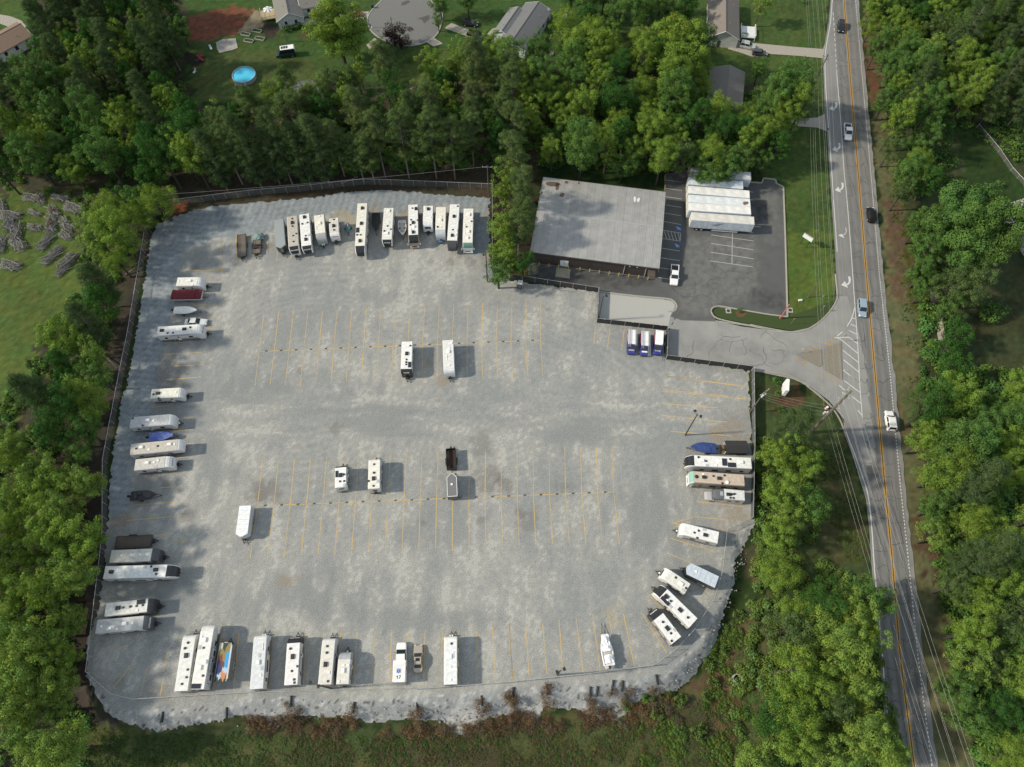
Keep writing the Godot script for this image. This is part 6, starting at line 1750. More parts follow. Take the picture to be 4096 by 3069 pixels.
		{"n": "travel_trailer", "lab": "white trailer with spare wheel on its tail in the lower painted row", "t": 9, "a": [996, 915], "b": [1000, 690], "h": 3.2, "cap": 0.5, "drop": 0.4, "spare": true, "roof": cream, "items": "v 997 718;r 996 786;B 993 832;v 953 853;k 1027 855;v 992 892"}]
	for e in list: caravan(e)

func other_parked() -> void:
	cargo({"n": "box_trailer", "lab": "box trailer under a wrinkled grey cover with black nose panels in the north row", "t": 17, "a": [185, 205], "b": [232, 785], "h": 2.9, "w": 2.4, "nose": 0.7, "wall": Color(0.22, 0.235, 0.24), "roof": Color(0.36, 0.395, 0.41), "rough": 0.85, "tex": "grime", "front": Color(0.02, 0.02, 0.02)})
	cargo({"n": "box_trailer", "lab": "white box trailer with seamed metal roof standing alone in the west of the yard", "t": 8, "a": [1972, 1051], "b": [1942, 1278], "h": 2.6, "w": 2.45, "nose": 0.6, "wall": Color(0.55, 0.56, 0.56), "roof": Color(0.76, 0.78, 0.80), "seams": 5})
	cargo({"n": "box_trailer", "lab": "pale blue metal roofed black box trailer at the head of the slanting row", "t": 23, "a": [1312, 422], "b": [835, 192], "h": 2.9, "w": 2.5, "nose": 0.5, "wall": Color(0.035, 0.033, 0.032), "roof": Color(0.50, 0.57, 0.64), "seams": 4, "vent": [955, 237]})
	cargo({"n": "box_trailer", "lab": "grey roofed box trailer edged in white behind the black dump trailer", "t": 9, "a": [1628, 980], "b": [1622, 822], "h": 2.6, "w": 2.1, "nose": 0.9, "wall": Color(0.10, 0.10, 0.10), "roof": Color(0.20, 0.20, 0.205), "rough": 0.8, "tex": "grime", "edge": Color(0.62, 0.63, 0.63), "vent": [1623, 880]})
	var mural := cargo({"n": "box_trailer", "lab": "grey box trailer wearing a colourful painted tarp on its roof in the south row", "t": 21, "a": [775, 868], "b": [850, 350], "h": 2.7, "w": 2.5, "nose": 0.6, "wall": Color(0.20, 0.195, 0.185), "roof": Color(0.6, 0.6, 0.58)})
	# tarp printed with loose patches of colour
	var im := Image.create(128, 256, false, Image.FORMAT_RGB8)
	var cols := [Color(0.16, 0.22, 0.10), Color(0.55, 0.50, 0.30), Color(0.45, 0.22, 0.12), Color(0.20, 0.62, 0.88), Color(0.70, 0.80, 0.86), Color(0.12, 0.16, 0.40), Color(0.82, 0.52, 0.32), Color(0.14, 0.17, 0.16), Color(0.80, 0.78, 0.72)]
	var seeds := [[0.5, 0.10, 0], [0.25, 0.22, 1], [0.7, 0.2, 1], [0.3, 0.40, 2], [0.55, 0.36, 1], [0.85, 0.35, 3], [0.8, 0.55, 3], [0.7, 0.68, 4], [0.2, 0.58, 5], [0.3, 0.72, 5], [0.55, 0.60, 2], [0.6, 0.8, 6], [0.75, 0.9, 6], [0.35, 0.86, 4], [0.2, 0.96, 7], [0.9, 0.97, 7], [0.1, 0.08, 8], [0.5, 0.98, 7]]
	for y in 256:
		for x in 128:
			var u := x / 128.0 + 0.10 * fnoise(x, y, 0.06)
			var v := y / 256.0 + 0.06 * fnoise(y, x, 0.06)
			var best := 9.0
			var pick := 0
			for s in seeds:
				var q: float = pow(u - s[0], 2.0) + pow((v - s[1]) * 1.7, 2.0)
				if q < best:
					best = q
					pick = s[2]
			im.set_pixel(x, y, cols[pick] * (0.9 + 0.25 * fnoise(x, y, 0.2)))
	var mm := StandardMaterial3D.new()
	mm.albedo_texture = ImageTexture.create_from_image(im)
	mm.roughness = 0.45
	var pm := PlaneMesh.new()
	pm.size = Vector2(2.1, 6.9)
	var tp := part(mural, "painted_tarp", pm, mm, Vector3(0.12, 2.715, 0.0), PI)
	for s in range(8): part(tp, "batten", box_mesh(Vector3(0.10, 0.03, 0.62)), mat(0.6, 0.6, 0.58, 0.5), Vector3(1.12, 0.0, -3.1 + s * 0.88))
	flatbed({"n": "flatbed_trailer", "lab": "long grey plank utility trailer at the west end of the north row", "t": 5, "a": [133, 380], "b": [138, 555], "w": 2.1, "col": Color(0.16, 0.14, 0.12), "rails": true})
	var ut := flatbed({"n": "utility_trailer", "lab": "small black utility trailer holding a crumpled green tarp and black gear", "t": 5, "a": [258, 425], "b": [252, 530], "w": 2.0, "col": Color(0.20, 0.165, 0.12), "rails": true})
	var tarp := MB.new()
	rng.seed = 9
	var tg := []
	for j in 7:
		var row := PackedVector3Array()
		for k in 9: row.append(Vector3(-1.3 + k * 0.33 + rng.randf_range(-0.1, 0.1), maxf(0.03, 0.9 * sin(PI * k / 8.0) * sin(PI * (j + 0.5) / 7.0) + rng.randf_range(-0.16, 0.16)), -1.0 + j * 0.33 + rng.randf_range(-0.1, 0.1)))
		tg.append(row)
	for j in 6:
		for k in 8: tarp.quad(tg[j][k], tg[j][k + 1], tg[j + 1][k + 1], tg[j + 1][k], Vector3.UP)
	var tt := thing("tarp", "crumpled grey green tarp slumped over the back of the small utility trailer", "tarp", T(5, 270, 400, 0.6), 0.3)
	part(tt, "sheet", tarp.mesh(), mat(0.16, 0.23, 0.22, 0.8))
	for k in 5:
		var cb := thing("crate", "black plastic crate on the deck of the small utility trailer", "crate", ut.to_global(Vector3(-0.55 + (k % 3) * 0.55, 0.745, -0.3 + (k / 3) * 0.7)), ut.rotation.y, "black crates on the utility trailer")
		part(cb, "tub", box_mesh(Vector3(0.5, 0.4, 0.5), 0.03), black(), Vector3(0, 0.2, 0))
		part(cb, "lid", box_mesh(Vector3(0.54, 0.05, 0.54), 0.01), mat(0.03, 0.03, 0.032, 0.5), Vector3(0, 0.425, 0))
	flatbed({"n": "flatbed_trailer", "lab": "weathered brown plank flatbed trailer by the west fence", "t": 8, "a": [932, 1350], "b": [1218, 1335], "w": 2.5, "col": Color(0.125, 0.10, 0.085)})
	flatbed({"n": "dump_trailer", "lab": "black steel dump trailer with rusty floor in the lower painted row", "t": 9, "a": [1624, 765], "b": [1616, 605], "w": 2.05, "col": Color(0.055, 0.033, 0.024), "walls": 0.9, "reach": 0.9})
	# boats
	boat({"n": "covered_boat", "lab": "boat under a close black cover beside the longest fifth wheel", "t": 18, "a": [120, 262], "b": [122, 625], "w": 2.2, "hull": Color(0.05, 0.05, 0.055), "cover": Color(0.018, 0.021, 0.022), "motor": false, "blunt": 0.2})
	boat({"n": "ski_boat", "lab": "open white ski boat with grey seats beside the big motorhome", "t": 18, "a": [655, 430], "b": [672, 712], "w": 2.25, "hull": Color(0.66, 0.65, 0.63), "open": true, "motor": false, "blunt": 0.30})
	boat({"n": "covered_boat", "lab": "small motor boat under a bright white cover by the west fence", "t": 4, "a": [1398, 985], "b": [1582, 985], "w": 2.0, "hull": Color(0.55, 0.55, 0.54), "cover": Color(0.74, 0.74, 0.73), "rise": 0.6})
	boat({"n": "covered_boat", "lab": "boat under torn blue plastic between two trailers by the west fence", "t": 8, "a": [1195, 500], "b": [1390, 482], "w": 2.1, "hull": Color(0.16, 0.15, 0.15), "cover": Color(0.10, 0.15, 0.42), "rise": 0.2, "blunt": 0.35})
	boat({"n": "fishing_boat", "lab": "low black fishing boat by the west fence", "t": 8, "a": [1045, 975], "b": [1255, 960], "w": 2.1, "hull": Color(0.022, 0.023, 0.026), "cover": Color(0.028, 0.029, 0.032), "rise": 0.02, "deck": true})
	boat({"n": "open_boat", "lab": "deep open white boat with crumpled white sheets in the south of the yard", "t": 14, "a": [882, 790], "b": [838, 540], "w": 2.4, "hull": Color(0.66, 0.66, 0.66), "open": true, "sheets": true, "blunt": 0.55, "reach": 2.2})
	boat({"n": "covered_boat", "lab": "boat under a royal blue cover beside the dark roofed shed", "t": 20, "a": [795, 290], "b": [245, 255], "w": 2.35, "hull": Color(0.07, 0.07, 0.08), "cover": Color(0.025, 0.055, 0.20), "rise": 0.5})
	# pontoon boat
	var pa := T(4, 1375, 862, 1.8)
	var pb := T(4, 1622, 858, 1.8)
	var pd := pb - pa
	var pl := pd.length()
	var po := thing("pontoon_boat", "pontoon boat under a dark red cover on a trailer by the west fence", "boat", Vector3((pa.x + pb.x) * 0.5, 0, (pa.z + pb.z) * 0.5), atan2(pd.x, pd.z), "boats on trailers")
	for s in [-0.85, 0.85]:
		var b := MB.new()
		b.tube(Vector3(s, 0.85, -pl * 0.5), Vector3(s, 0.85, pl * 0.42), 0.3, 0.3, 12)
		b.tube(Vector3(s, 0.85, pl * 0.42), Vector3(s, 0.98, pl * 0.5 + 0.2), 0.3, 0.08, 12)
		part(po, "float", b.mesh(), mat(0.5, 0.5, 0.5, 0.35, 0.5))
	part(po, "deck", box_mesh(Vector3(2.5, 0.14, pl)), mat(0.5, 0.48, 0.45, 0.6), Vector3(0, 1.2, 0))
	part(po, "side_panel", box_mesh(Vector3(2.48, 0.55, pl - 0.4)), mat(0.62, 0.60, 0.57, 0.5), Vector3(0, 1.52, 0))
	var cv := MB.new()
	var rg := []
	rng.seed = 4
	for k in 9:
		var z := lerpf(-pl * 0.5 + 0.15, pl * 0.5 - 0.15, k / 8.0)
		var y := 2.0 + 0.25 * sin(PI * k / 8.0) + rng.randf_range(-0.06, 0.06)
		rg.append(PackedVector3Array([Vector3(-1.28, 1.55, z), Vector3(1.28, 1.55, z), Vector3(1.28, 1.85, z), Vector3(0.5, y, z), Vector3(-0.5, y + rng.randf_range(-0.05, 0.05), z), Vector3(-1.28, 1.85, z)]))
	cv.loft(rg)
	part(po, "cover", cv.mesh(), mat(0.11, 0.008, 0.014, 0.75))
	for u in [-0.42, 0.30]:
		var b := MB.new()
		var p := PackedVector3Array()
		for k in 9: p.append(Vector3(cos(PI * k / 8.0) * 1.3, 1.9 + 0.55 * sin(PI * k / 8.0), u * pl))
		b.path(p, 0.07)
		part(po, "folded_canopy_hoop", b.mesh(), mat(0.11, 0.008, 0.014, 0.75))
	var tr := MB.new()
	for s in [-0.5, 0.5]: tr.tube(Vector3(s, 0.45, -pl * 0.4), Vector3(0, 0.45, pl * 0.5 + 1.1), 0.06, 0.06, 5)
	tr.box(Vector3(0, 0.5, -0.3), Vector3(2.0, 0.1, 1.6))
	part(po, "boat_trailer", tr.mesh(), steel())
	for s in [-1.0, 1.0]:
		for z in [-0.6, 0.1]: wheel(po, Vector3(s * 0.95, 0.3, z), 0.3, 0.2)
	# personal watercraft
	var jw := T(5, 988, 325, 0.8)
	var jo := thing("personal_watercraft", "covered personal watercraft with green and white cloth in the north row", "watercraft", Vector3(jw.x, 0, jw.z), 0.15)
	var jh := MB.new()
	var jr := []
	for k in 7:
		var u := k / 6.0
		var hw := 0.55 * pow(sin(PI * clampf(0.2 + 0.78 * u, 0.0, 1.0)), 0.6)
		jr.append(PackedVector3Array([Vector3(0, 0.5, lerpf(-1.4, 1.5, u)), Vector3(hw, 0.75, lerpf(-1.4, 1.5, u)), Vector3(hw * 0.4, 1.05 + 0.25 * sin(PI * u), lerpf(-1.4, 1.5, u)), Vector3(-hw * 0.4, 1.05 + 0.25 * sin(PI * u), lerpf(-1.4, 1.5, u)), Vector3(-hw, 0.75, lerpf(-1.4, 1.5, u))]))
	jh.loft(jr)
	part(jo, "hull", jh.mesh(), mat(0.10, 0.14, 0.30, 0.3))
	part(jo, "cloth", box_mesh(Vector3(1.1, 0.2, 0.8), 0.1), mat(0.03, 0.20, 0.13, 0.7), Vector3(0.1, 1.25, 0.6), 0.6)
	part(jo, "seat", box_mesh(Vector3(0.4, 0.25, 1.2), 0.08), mat(0.5, 0.5, 0.52, 0.6), Vector3(0, 1.3, -0.5))
	part(jo, "red_cap", box_mesh(Vector3(0.3, 0.2, 0.4), 0.06), mat(0.35, 0.04, 0.04, 0.5), Vector3(-0.05, 1.2, -1.2))
	var jt := MB.new()
	for s in [-0.5, 0.5]: jt.tube(Vector3(s, 0.45, -1.3), Vector3(0, 0.45, 2.3), 0.05, 0.05, 5)
	jt.box(Vector3(0, 0.4, -0.2), Vector3(1.8, 0.08, 0.1))
	part(jo, "trailer_frame", jt.mesh(), steel())
	for s in [-1.0, 1.0]: wheel(jo, Vector3(s * 0.85, 0.28, -0.2), 0.28, 0.18)
	# bin on a drawbar
	var bb := thing("utility_bin", "blue plastic bin strapped to the drawbar of the silver nosed trailer", "bin", T(18, 1455, 890, 0.0), 0.0)
	part(bb, "tub", box_mesh(Vector3(0.95, 0.35, 0.75), -0.05), mat(0.06, 0.12, 0.24, 0.6), Vector3(0, 0.72, 0))
	part(bb, "stand", box_mesh(Vector3(0.5, 0.5, 0.4)), steel(), Vector3(0, 0.28, 0))

	# shed at the east fence
	var sa := T(20, 1020, 240, 2.6)
	var sb := T(20, 1510, 245, 2.6)
	var sd := sb - sa
	var sl := sd.length()
	var so := thing("garden_shed", "small dark green shed with black shingle roof by the east fence", "shed", Vector3((sa.x + sb.x) * 0.5, 0, (sa.z + sb.z) * 0.5), atan2(sd.x, sd.z))
	var dg := mat(0.030, 0.055, 0.032, 0.8, 0.0, "dirt", 2.0)
	var wm := MB.new()
	wm.box(Vector3(0, 1.12, 0.35), Vector3(2.3, 2.0, sl - 0.7))
	part(so, "wall", wm.mesh(), dg)
	for s in [-1.0, 1.0]:
		var r := MB.new()
		r.quad(Vector3(0, 2.75, -sl * 0.5), Vector3(0, 2.75, sl * 0.5), Vector3(s * 1.45, 1.98, sl * 0.5), Vector3(s * 1.45, 1.98, -sl * 0.5), Vector3(s, 2, 0))
		r.quad(Vector3(0, 2.68, -sl * 0.5), Vector3(0, 2.68, sl * 0.5), Vector3(s * 1.45, 1.91, sl * 0.5), Vector3(s * 1.45, 1.91, -sl * 0.5), Vector3(-s, -2, 0))
		r.quad(Vector3(s * 1.45, 1.98, -sl * 0.5), Vector3(s * 1.45, 1.98, sl * 0.5), Vector3(s * 1.45, 1.91, sl * 0.5), Vector3(s * 1.45, 1.91, -sl * 0.5), Vector3(s, 0, 0))
		part(so, "roof_slope", r.mesh(), mat(0.05, 0.052, 0.055, 0.9, 0.0, "shingle", 2.0))
	part(so, "porch_deck", box_mesh(Vector3(2.3, 0.12, 0.9)), mat(0.24, 0.15, 0.085, 0.9, 0.0, "grime", 1.0), Vector3(0, 0.3, -sl * 0.5 - 0.15))
	for s in [-1.0, 1.0]: part(so, "porch_post", box_mesh(Vector3(0.1, 1.7, 0.1)), mat(0.7, 0.69, 0.66, 0.6), Vector3(s * 1.08, 1.15, -sl * 0.5 + 0.05))
	var wn := part(so, "window", box_mesh(Vector3(0.04, 0.5, 0.7)), glass(0.02, 0.022, 0.024), Vector3(-1.16, 1.35, 0.8))
	part(wn, "frame", box_mesh(Vector3(0.03, 0.6, 0.8)), mat(0.5, 0.5, 0.48, 0.6), Vector3(0.012, 0, 0))
	part(so, "door", box_mesh(Vector3(0.8, 1.7, 0.05)), mat(0.10, 0.17, 0.10, 0.7), Vector3(0, 1.15, -sl * 0.5 + 0.68))

func box_truck_cab(o: Node3D, zf: float, len_: float, w: float, col: Color, roofy: float) -> void:
	var paint := mat(col.r, col.g, col.b, 0.25, 0.1)
	var b := MB.new()
	b.loft([ring(zf, w * 0.5, 0.45, 1.2, 0.1), ring(zf + len_ * 0.45, w * 0.5, 0.45, 1.18, 0.1), ring(zf + len_ * 0.88, w * 0.47, 0.45, 1.05, 0.14), ring(zf + len_ * 0.97, w * 0.42, 0.45, 0.95, 0.14), ring(zf + len_, w * 0.36, 0.5, 0.8, 0.12)])
	part(o, "hood", b.mesh(), paint)
	var g := MB.new()
	var p := [Vector3(-w * 0.49, 1.16, zf), Vector3(w * 0.49, 1.16, zf), Vector3(w * 0.46, 1.16, zf + len_ * 0.62), Vector3(-w * 0.46, 1.16, zf + len_ * 0.62)]
	var q := [Vector3(-w * 0.42, roofy, zf), Vector3(w * 0.42, roofy, zf), Vector3(w * 0.40, roofy, zf + len_ * 0.34), Vector3(-w * 0.40, roofy, zf + len_ * 0.34)]
	for k in 4:
		var j := (k + 1) % 4
		g.quad(p[k], p[j], q[j], q[k], (p[k] + p[j]) * 0.5 - Vector3(0, 1.2, zf + len_ * 0.25))
	g.quad(q[0], q[1], q[2], q[3], Vector3.UP)
	part(o, "cab", g.mesh(), paint)
	var n := Vector3(0, 0.012, 0.012)
	var ws := MB.new()
	ws.quad(p[3].lerp(q[3], 0.06) + n, p[2].lerp(q[2], 0.06) + n, p[2].lerp(q[2], 0.94) + n, p[3].lerp(q[3], 0.94) + n, Vector3(0, 1, 1))
	part(o, "windscreen", ws.mesh(), glass(0.02, 0.035, 0.034))
	for s in [0, 1]:
		var w2 := MB.new()
		var off := Vector3((-1.0 if s == 0 else 1.0) * 0.015, 0.004, 0)
		var f0: Vector3 = p[3 if s == 0 else 2]
		var f1: Vector3 = q[3 if s == 0 else 2]
		w2.quad(p[s].lerp(f0, 0.15).lerp(q[s].lerp(f1, 0.15), 0.1) + off, p[s].lerp(f0, 0.85).lerp(q[s].lerp(f1, 0.85), 0.1) + off, p[s].lerp(f0, 0.9).lerp(q[s].lerp(f1, 0.9), 0.9) + off, p[s].lerp(f0, 0.15).lerp(q[s].lerp(f1, 0.15), 0.9) + off, off)
		part(o, "side_window", w2.mesh(), glass(0.02, 0.03, 0.03))
		var sg := -1.0 if s == 0 else 1.0
		part(o, "mirror", box_mesh(Vector3(0.26, 0.3, 0.1), 0.02), black(), Vector3(sg * (w * 0.5 + 0.16), 1.4, zf + len_ * 0.45))
		part(o, "headlight", box_mesh(Vector3(0.36, 0.2, 0.1), 0.02), mat(0.7, 0.7, 0.72, 0.08), Vector3(sg * w * 0.30, 0.8, zf + len_ * 0.975))
		wheel(o, Vector3(sg * (w * 0.5 - 0.1), 0.38, zf + len_ * 0.62), 0.38, 0.25)
	part(o, "front_bumper", box_mesh(Vector3(w * 0.8, 0.22, 0.16), 0.03), mat(0.4, 0.4, 0.4, 0.4, 0.4), Vector3(0, 0.55, zf + len_ + 0.02))

func trucks_and_cars() -> void:
	# silver class-C motorhome
	var h := 3.0
	var a := T(20, 1430, 1342, h)
	var b := T(20, 975, 1302, h)
	var d := b - a
	var L := d.length()
	var o := thing("motorhome", "compact silver motorhome with grey cab roof beside the tan roofed one", "motorhome", Vector3((a.x + b.x) * 0.5, 0, (a.z + b.z) * 0.5), atan2(d.x, d.z), "parked campers")
	var m := MB.new()
	m.loft([ring(-L * 0.5, 1.12, 0.5, h), ring(L * 0.5, 1.12, 0.5, h)])
	part(o, "body", m.mesh(), mat(0.42, 0.42, 0.42, 0.3, 0.2))
	part(o, "roof", box_mesh(Vector3(2.1, 0.035, L - 0.06)), mat(0.66, 0.68, 0.68, 0.5, 0.0, "dirt", 2.6), Vector3(0, h + 0.015, 0))
	var pod := MB.new()
	var pr := []
	for k in 7:
		var u := k / 6.0
		pr.append(ring(L * 0.5 + 2.3 * sin(u * PI * 0.5), 1.12 * (1.0 - 0.16 * u * u), 1.75, h + 0.05 - 0.95 * (1.0 - cos(u * PI * 0.5)), 0.22))
	pod.loft(pr)
	part(o, "cab_over_pod", pod.mesh(), mat(0.14, 0.14, 0.15, 0.25, 0.4))
	part(o, "skylight", box_mesh(Vector3(0.9, 0.05, 0.6), 0.01), mat(0.35, 0.36, 0.37, 0.2), Vector3(0, h + 0.04, L * 0.5 + 0.5))
	box_truck_cab(o, L * 0.5, 3.5, 2.0, Color(0.42, 0.42, 0.43), 1.9)
	roof_items(o, 20, "B 1078 1310;v 1120 1387;v 1187 1393;r 1150 1310;r 1205 1305", h + 0.03)
	panes(o, 2.24, h, -L * 0.5, L * 0.5, [[1.0, 0.3, 0.9, 1.6, 0.55], [1.0, 0.7, 0.8, 1.6, 0.55], [-1.0, 0.3, 0.9, 1.6, 0.55]])
	for s in [-1.0, 1.0]: wheel(o, Vector3(s * 0.95, 0.38, -L * 0.2), 0.38)
	# ambulance
	h = 2.75
	a = T(22, 1187, 838, h)
	b = T(22, 1200, 490, h)
	d = b - a
	L = d.length()
	o = thing("ambulance", "white ambulance numbered 17 with a blue star on its roof", "ambulance", Vector3((a.x + b.x) * 0.5, 0, (a.z + b.z) * 0.5), atan2(d.x, d.z))
	m = MB.new()
	m.loft([ring(-L * 0.5, 1.2, 0.5, h), ring(L * 0.5, 1.2, 0.5, h)])
	part(o, "box_body", m.mesh(), mat(0.76, 0.76, 0.75, 0.3))
	part(o, "roof", box_mesh(Vector3(2.26, 0.04, L - 0.06)), mat(0.79, 0.79, 0.77, 0.5, 0.0, "dirt", 4.0), Vector3(0, h + 0.015, 0))
	for s in [-1.0, 1.0]:
		part(o, "side_stripe", box_mesh(Vector3(0.03, 0.25, L - 0.05)), mat(0.45, 0.12, 0.04, 0.4), Vector3(s * 1.206, 1.1, 0))
		part(o, "side_window", box_mesh(Vector3(0.04, 0.5, 0.7)), glass(0.02, 0.022, 0.024), Vector3(s * 1.21, 1.9, 0.5))
		wheel(o, Vector3(s * 0.98, 0.4, -L * 0.12), 0.4)
		part(o, "rear_door", box_mesh(Vector3(0.85, 1.9, 0.05)), mat(0.72, 0.72, 0.71, 0.3), Vector3(s * 0.45, 1.6, -L * 0.5 - 0.02))
	part(o, "rear_step", box_mesh(Vector3(2.0, 0.14, 0.4)), mat(0.3, 0.3, 0.3, 0.5, 0.5), Vector3(0, 0.5, -L * 0.5 - 0.22))
	box_truck_cab(o, L * 0.5, 3.4, 2.0, Color(0.76, 0.76, 0.75), 1.95)
	var sq := o.to_local(T(22, 1185, 662, h + 0.03))
	part(o, "badge_square", box_mesh(Vector3(0.86, 0.01, 0.9)), mat(0.50, 0.45, 0.38, 0.6), Vector3(sq.x, h + 0.041, sq.z))
	var star := MB.new()
	for k in 3:
		star.xf = Transform3D(Basis(Vector3.UP, PI / 3.0 * k), Vector3(sq.x, h + 0.05 + 0.003 * k, sq.z))
		star.box(Vector3.ZERO, Vector3(0.22, 0.012, 0.82))
	part(o, "blue_star", star.mesh(), mat(0.02, 0.14, 0.50, 0.5))
	part(o, "star_staff", box_mesh(Vector3(0.05, 0.01, 0.45)), mat(0.75, 0.75, 0.75, 0.5), Vector3(sq.x, h + 0.066, sq.z))
	var np := o.to_local(T(22, 1180, 762, h + 0.03))
	var num := lettering(o, "number", "17", 0.62, mat(0.03, 0.025, 0.025, 0.6), Vector3(np.x, h + 0.05, np.z), -PI * 0.5)
	num.rotation = Vector3(-PI * 0.5, -PI, 0)
	# service vans with ladders
	for k in 3:
		var fr: Array = [[455, 250, 402, 1035], [930, 305, 885, 1100], [1455, 275, 1370, 1065]][k]
		var va := T(19, fr[0], fr[1], 2.0)
		var vb := T(19, fr[2], fr[3], 0.5)
		va.y = 0.0
		vb.y = 0.0
		var lab: String = ["service van carrying two ladders, red and blue wrap, purple striped hood", "service van carrying two ladders, red and blue wrap, white splash on its hood", "service van carrying a white pipe tube, red and blue wrap"][k]
		var v := car("service_van", lab, "van", "van", Color(0.035, 0.045, 0.24), va, vb, {"roofc": Color(0.76, 0.76, 0.76), "grp": "service vans by the gate", "y": 0.0})
		for s in [-1.0, 1.0]:
			part(v, "red_side_panel", box_mesh(Vector3(0.03, 1.5, 3.0)), mat(0.42, 0.03, 0.04, 0.35), Vector3(s * 1.005, 1.35, -1.1))
			part(v, "white_swoosh", box_mesh(Vector3(0.02, 0.28, 1.9)), mat(0.75, 0.75, 0.75, 0.35), Vector3(s * 1.025, 1.6, -1.0))
			part(v, "rack_bar", box_mesh(Vector3(1.9, 0.05, 0.06)), mat(0.7, 0.7, 0.7, 0.4), Vector3(0, 2.62, -1.1 + s * 1.2))
		part(v, "hood_print", box_mesh(Vector3(1.3, 0.012, 0.5)), mat(0.35, 0.33, 0.42, 0.4) if k != 1 else mat(0.75, 0.75, 0.75, 0.4), Vector3(0, 1.215, 2.02))
		part(v, "front_bumper", box_mesh(Vector3(1.8, 0.4, 0.3), 0.05), black(), Vector3(0, 0.55, 2.72))
		if k < 2:
			for q in [[-0.62, -0.7, 5.6], [0.85, -0.5 if k == 0 else 0.7, 4.4 if k == 0 else 6.6]]:
				var ld := MB.new()
				for s in [-0.22, 0.22]: ld.box(Vector3(s, 0, 0), Vector3(0.06, 0.09, q[2]))
				for j in int(q[2] / 0.3): ld.box(Vector3(0, 0, -q[2] * 0.5 + 0.15 + j * 0.3), Vector3(0.42, 0.04, 0.05))
				var lo := thing("ladder", "aluminium ladder on the roof rack of the van with the %s hood" % ("striped" if k == 0 else "white splashed"), "ladder", v.to_global(Vector3(q[0], 2.69, q[1])), v.rotation.y, "ladders on the service vans")
				part(lo, "rails_and_rungs", ld.mesh(), mat(0.42, 0.42, 0.43, 0.4, 0.5))
		else:
			var pt := MB.new()
			for s in [0.0, 0.24]: pt.tube(Vector3(-s, 0, -2.3 + s), Vector3(-s, 0, 1.0 + s), 0.1, 0.1, 8)
			part(v, "pipe_tube", pt.mesh(), mat(0.78, 0.78, 0.78, 0.4), Vector3(0.8, 2.75, 0.0))
	# ordinary cars
	var G0 := func(i, x, y): return T(i, x, y, 0.0)
	var at_h := func(i, x, y, hh):
		var p := T(i, x, y, hh)
		return Vector3(p.x, 0, p.z)
	for e in [["parked_car", "old white sedan by the west fence beside a long trailer", "car", "sedan", Color(0.62, 0.63, 0.64), [4, 1475, 1078], [4, 1668, 1078], 0.9, {"L": 5.3, "y": 0.0}],
			["parked_car", "tan sedan with open dark sunroof beside the ambulance", "car", "sedan", Color(0.42, 0.36, 0.29), [13, 1350, 850], [13, 1352, 622], 0.9, {"L": 5.0, "sunroof": true, "y": 0.0, "metal": 0.3}],
			["pickup_truck", "white crew cab pickup parked beside the metal building", "pickup truck", "pickup", Color(0.74, 0.74, 0.75), [6, 1510, 822], [6, 1500, 985], 0.9, {"y": 0.025}],
			["moving_car", "black car driving at the upper end of the road", "car", "suv", Color(0.015, 0.016, 0.018), [3, 739, 157], [3, 735, 262], 0.9, {}],
			["pickup_truck", "white pickup driving along the road past the turn arrows", "pickup truck", "pickup", Color(0.74, 0.74, 0.75), [3, 790, 992], [3, 797, 1130], 0.9, {}],
			["moving_car", "black sport utility car with roof rails in the far lane", "car", "suv", Color(0.013, 0.013, 0.015), [7, 990, 275], [7, 973, 158], 0.9, {}],
			["moving_car", "pale blue silver car passing the mouth of the drive", "car", "suv", Color(0.34, 0.42, 0.50), [7, 903, 903], [7, 914, 1040], 0.9, {"metal": 0.4, "L": 4.9}],
			["moving_car", "white car driving on the road past the tall pole", "car", "suv", Color(0.76, 0.76, 0.76), [11, 1148, 440], [11, 1125, 293], 0.9, {}],
			["parked_car", "red sedan on the house drive by the round street end", "car", "sedan", Color(0.30, 0.02, 0.03), [1, 788, 110], [1, 905, 103], 0.7, {"y": 0.006}],
			["parked_car", "black car on the lawn above the pickup", "car", "suv", Color(0.013, 0.014, 0.016), [1, 1715, 178], [1, 1826, 190], 0.7, {"y": -0.1}],
			["pickup_truck", "black pickup on the concrete drive of the grey roofed house", "pickup truck", "pickup", Color(0.014, 0.015, 0.017), [1, 1750, 258], [1, 1895, 308], 0.8, {"y": 0.006}],
			["camper_van", "dark green camper van with white roof and solar panels on the lawn", "van", "camper", Color(0.012, 0.035, 0.028), [1, 370, 405], [1, 195, 430], 1.2, {"y": -0.1, "roofc": Color(0.76, 0.76, 0.76)}],
			["parked_car", "silver sport utility car on the drive of the brown roofed house", "car", "suv", Color(0.50, 0.51, 0.52), [2, 1930, 350], [2, 2056, 375], 0.8, {"y": 0.006, "metal": 0.4}],
			["parked_car", "dark grey hatchback parked behind the silver car", "car", "hatch", Color(0.08, 0.09, 0.10), [2, 2043, 418], [2, 2137, 425], 0.8, {"y": 0.006, "metal": 0.4}]]:
		var ca: Vector3 = at_h.call(e[5][0], e[5][1], e[5][2], e[7])
		var cb: Vector3 = at_h.call(e[6][0], e[6][1], e[6][2], e[7])
		var c := car(e[0], e[1], e[2], e[3], e[4], ca, cb, e[8])
		if e[3] == "camper":
			for k in 3: part(c, "solar_panel", box_mesh(Vector3(1.0, 0.05, 0.55)), mat(0.02, 0.022, 0.03, 0.25), Vector3(0, 2.84, -0.8 + k * 0.7))
			part(c, "white_rear_door", box_mesh(Vector3(1.9, 1.3, 0.05)), mat(0.7, 0.7, 0.7, 0.4), Vector3(0, 1.9, -2.93))
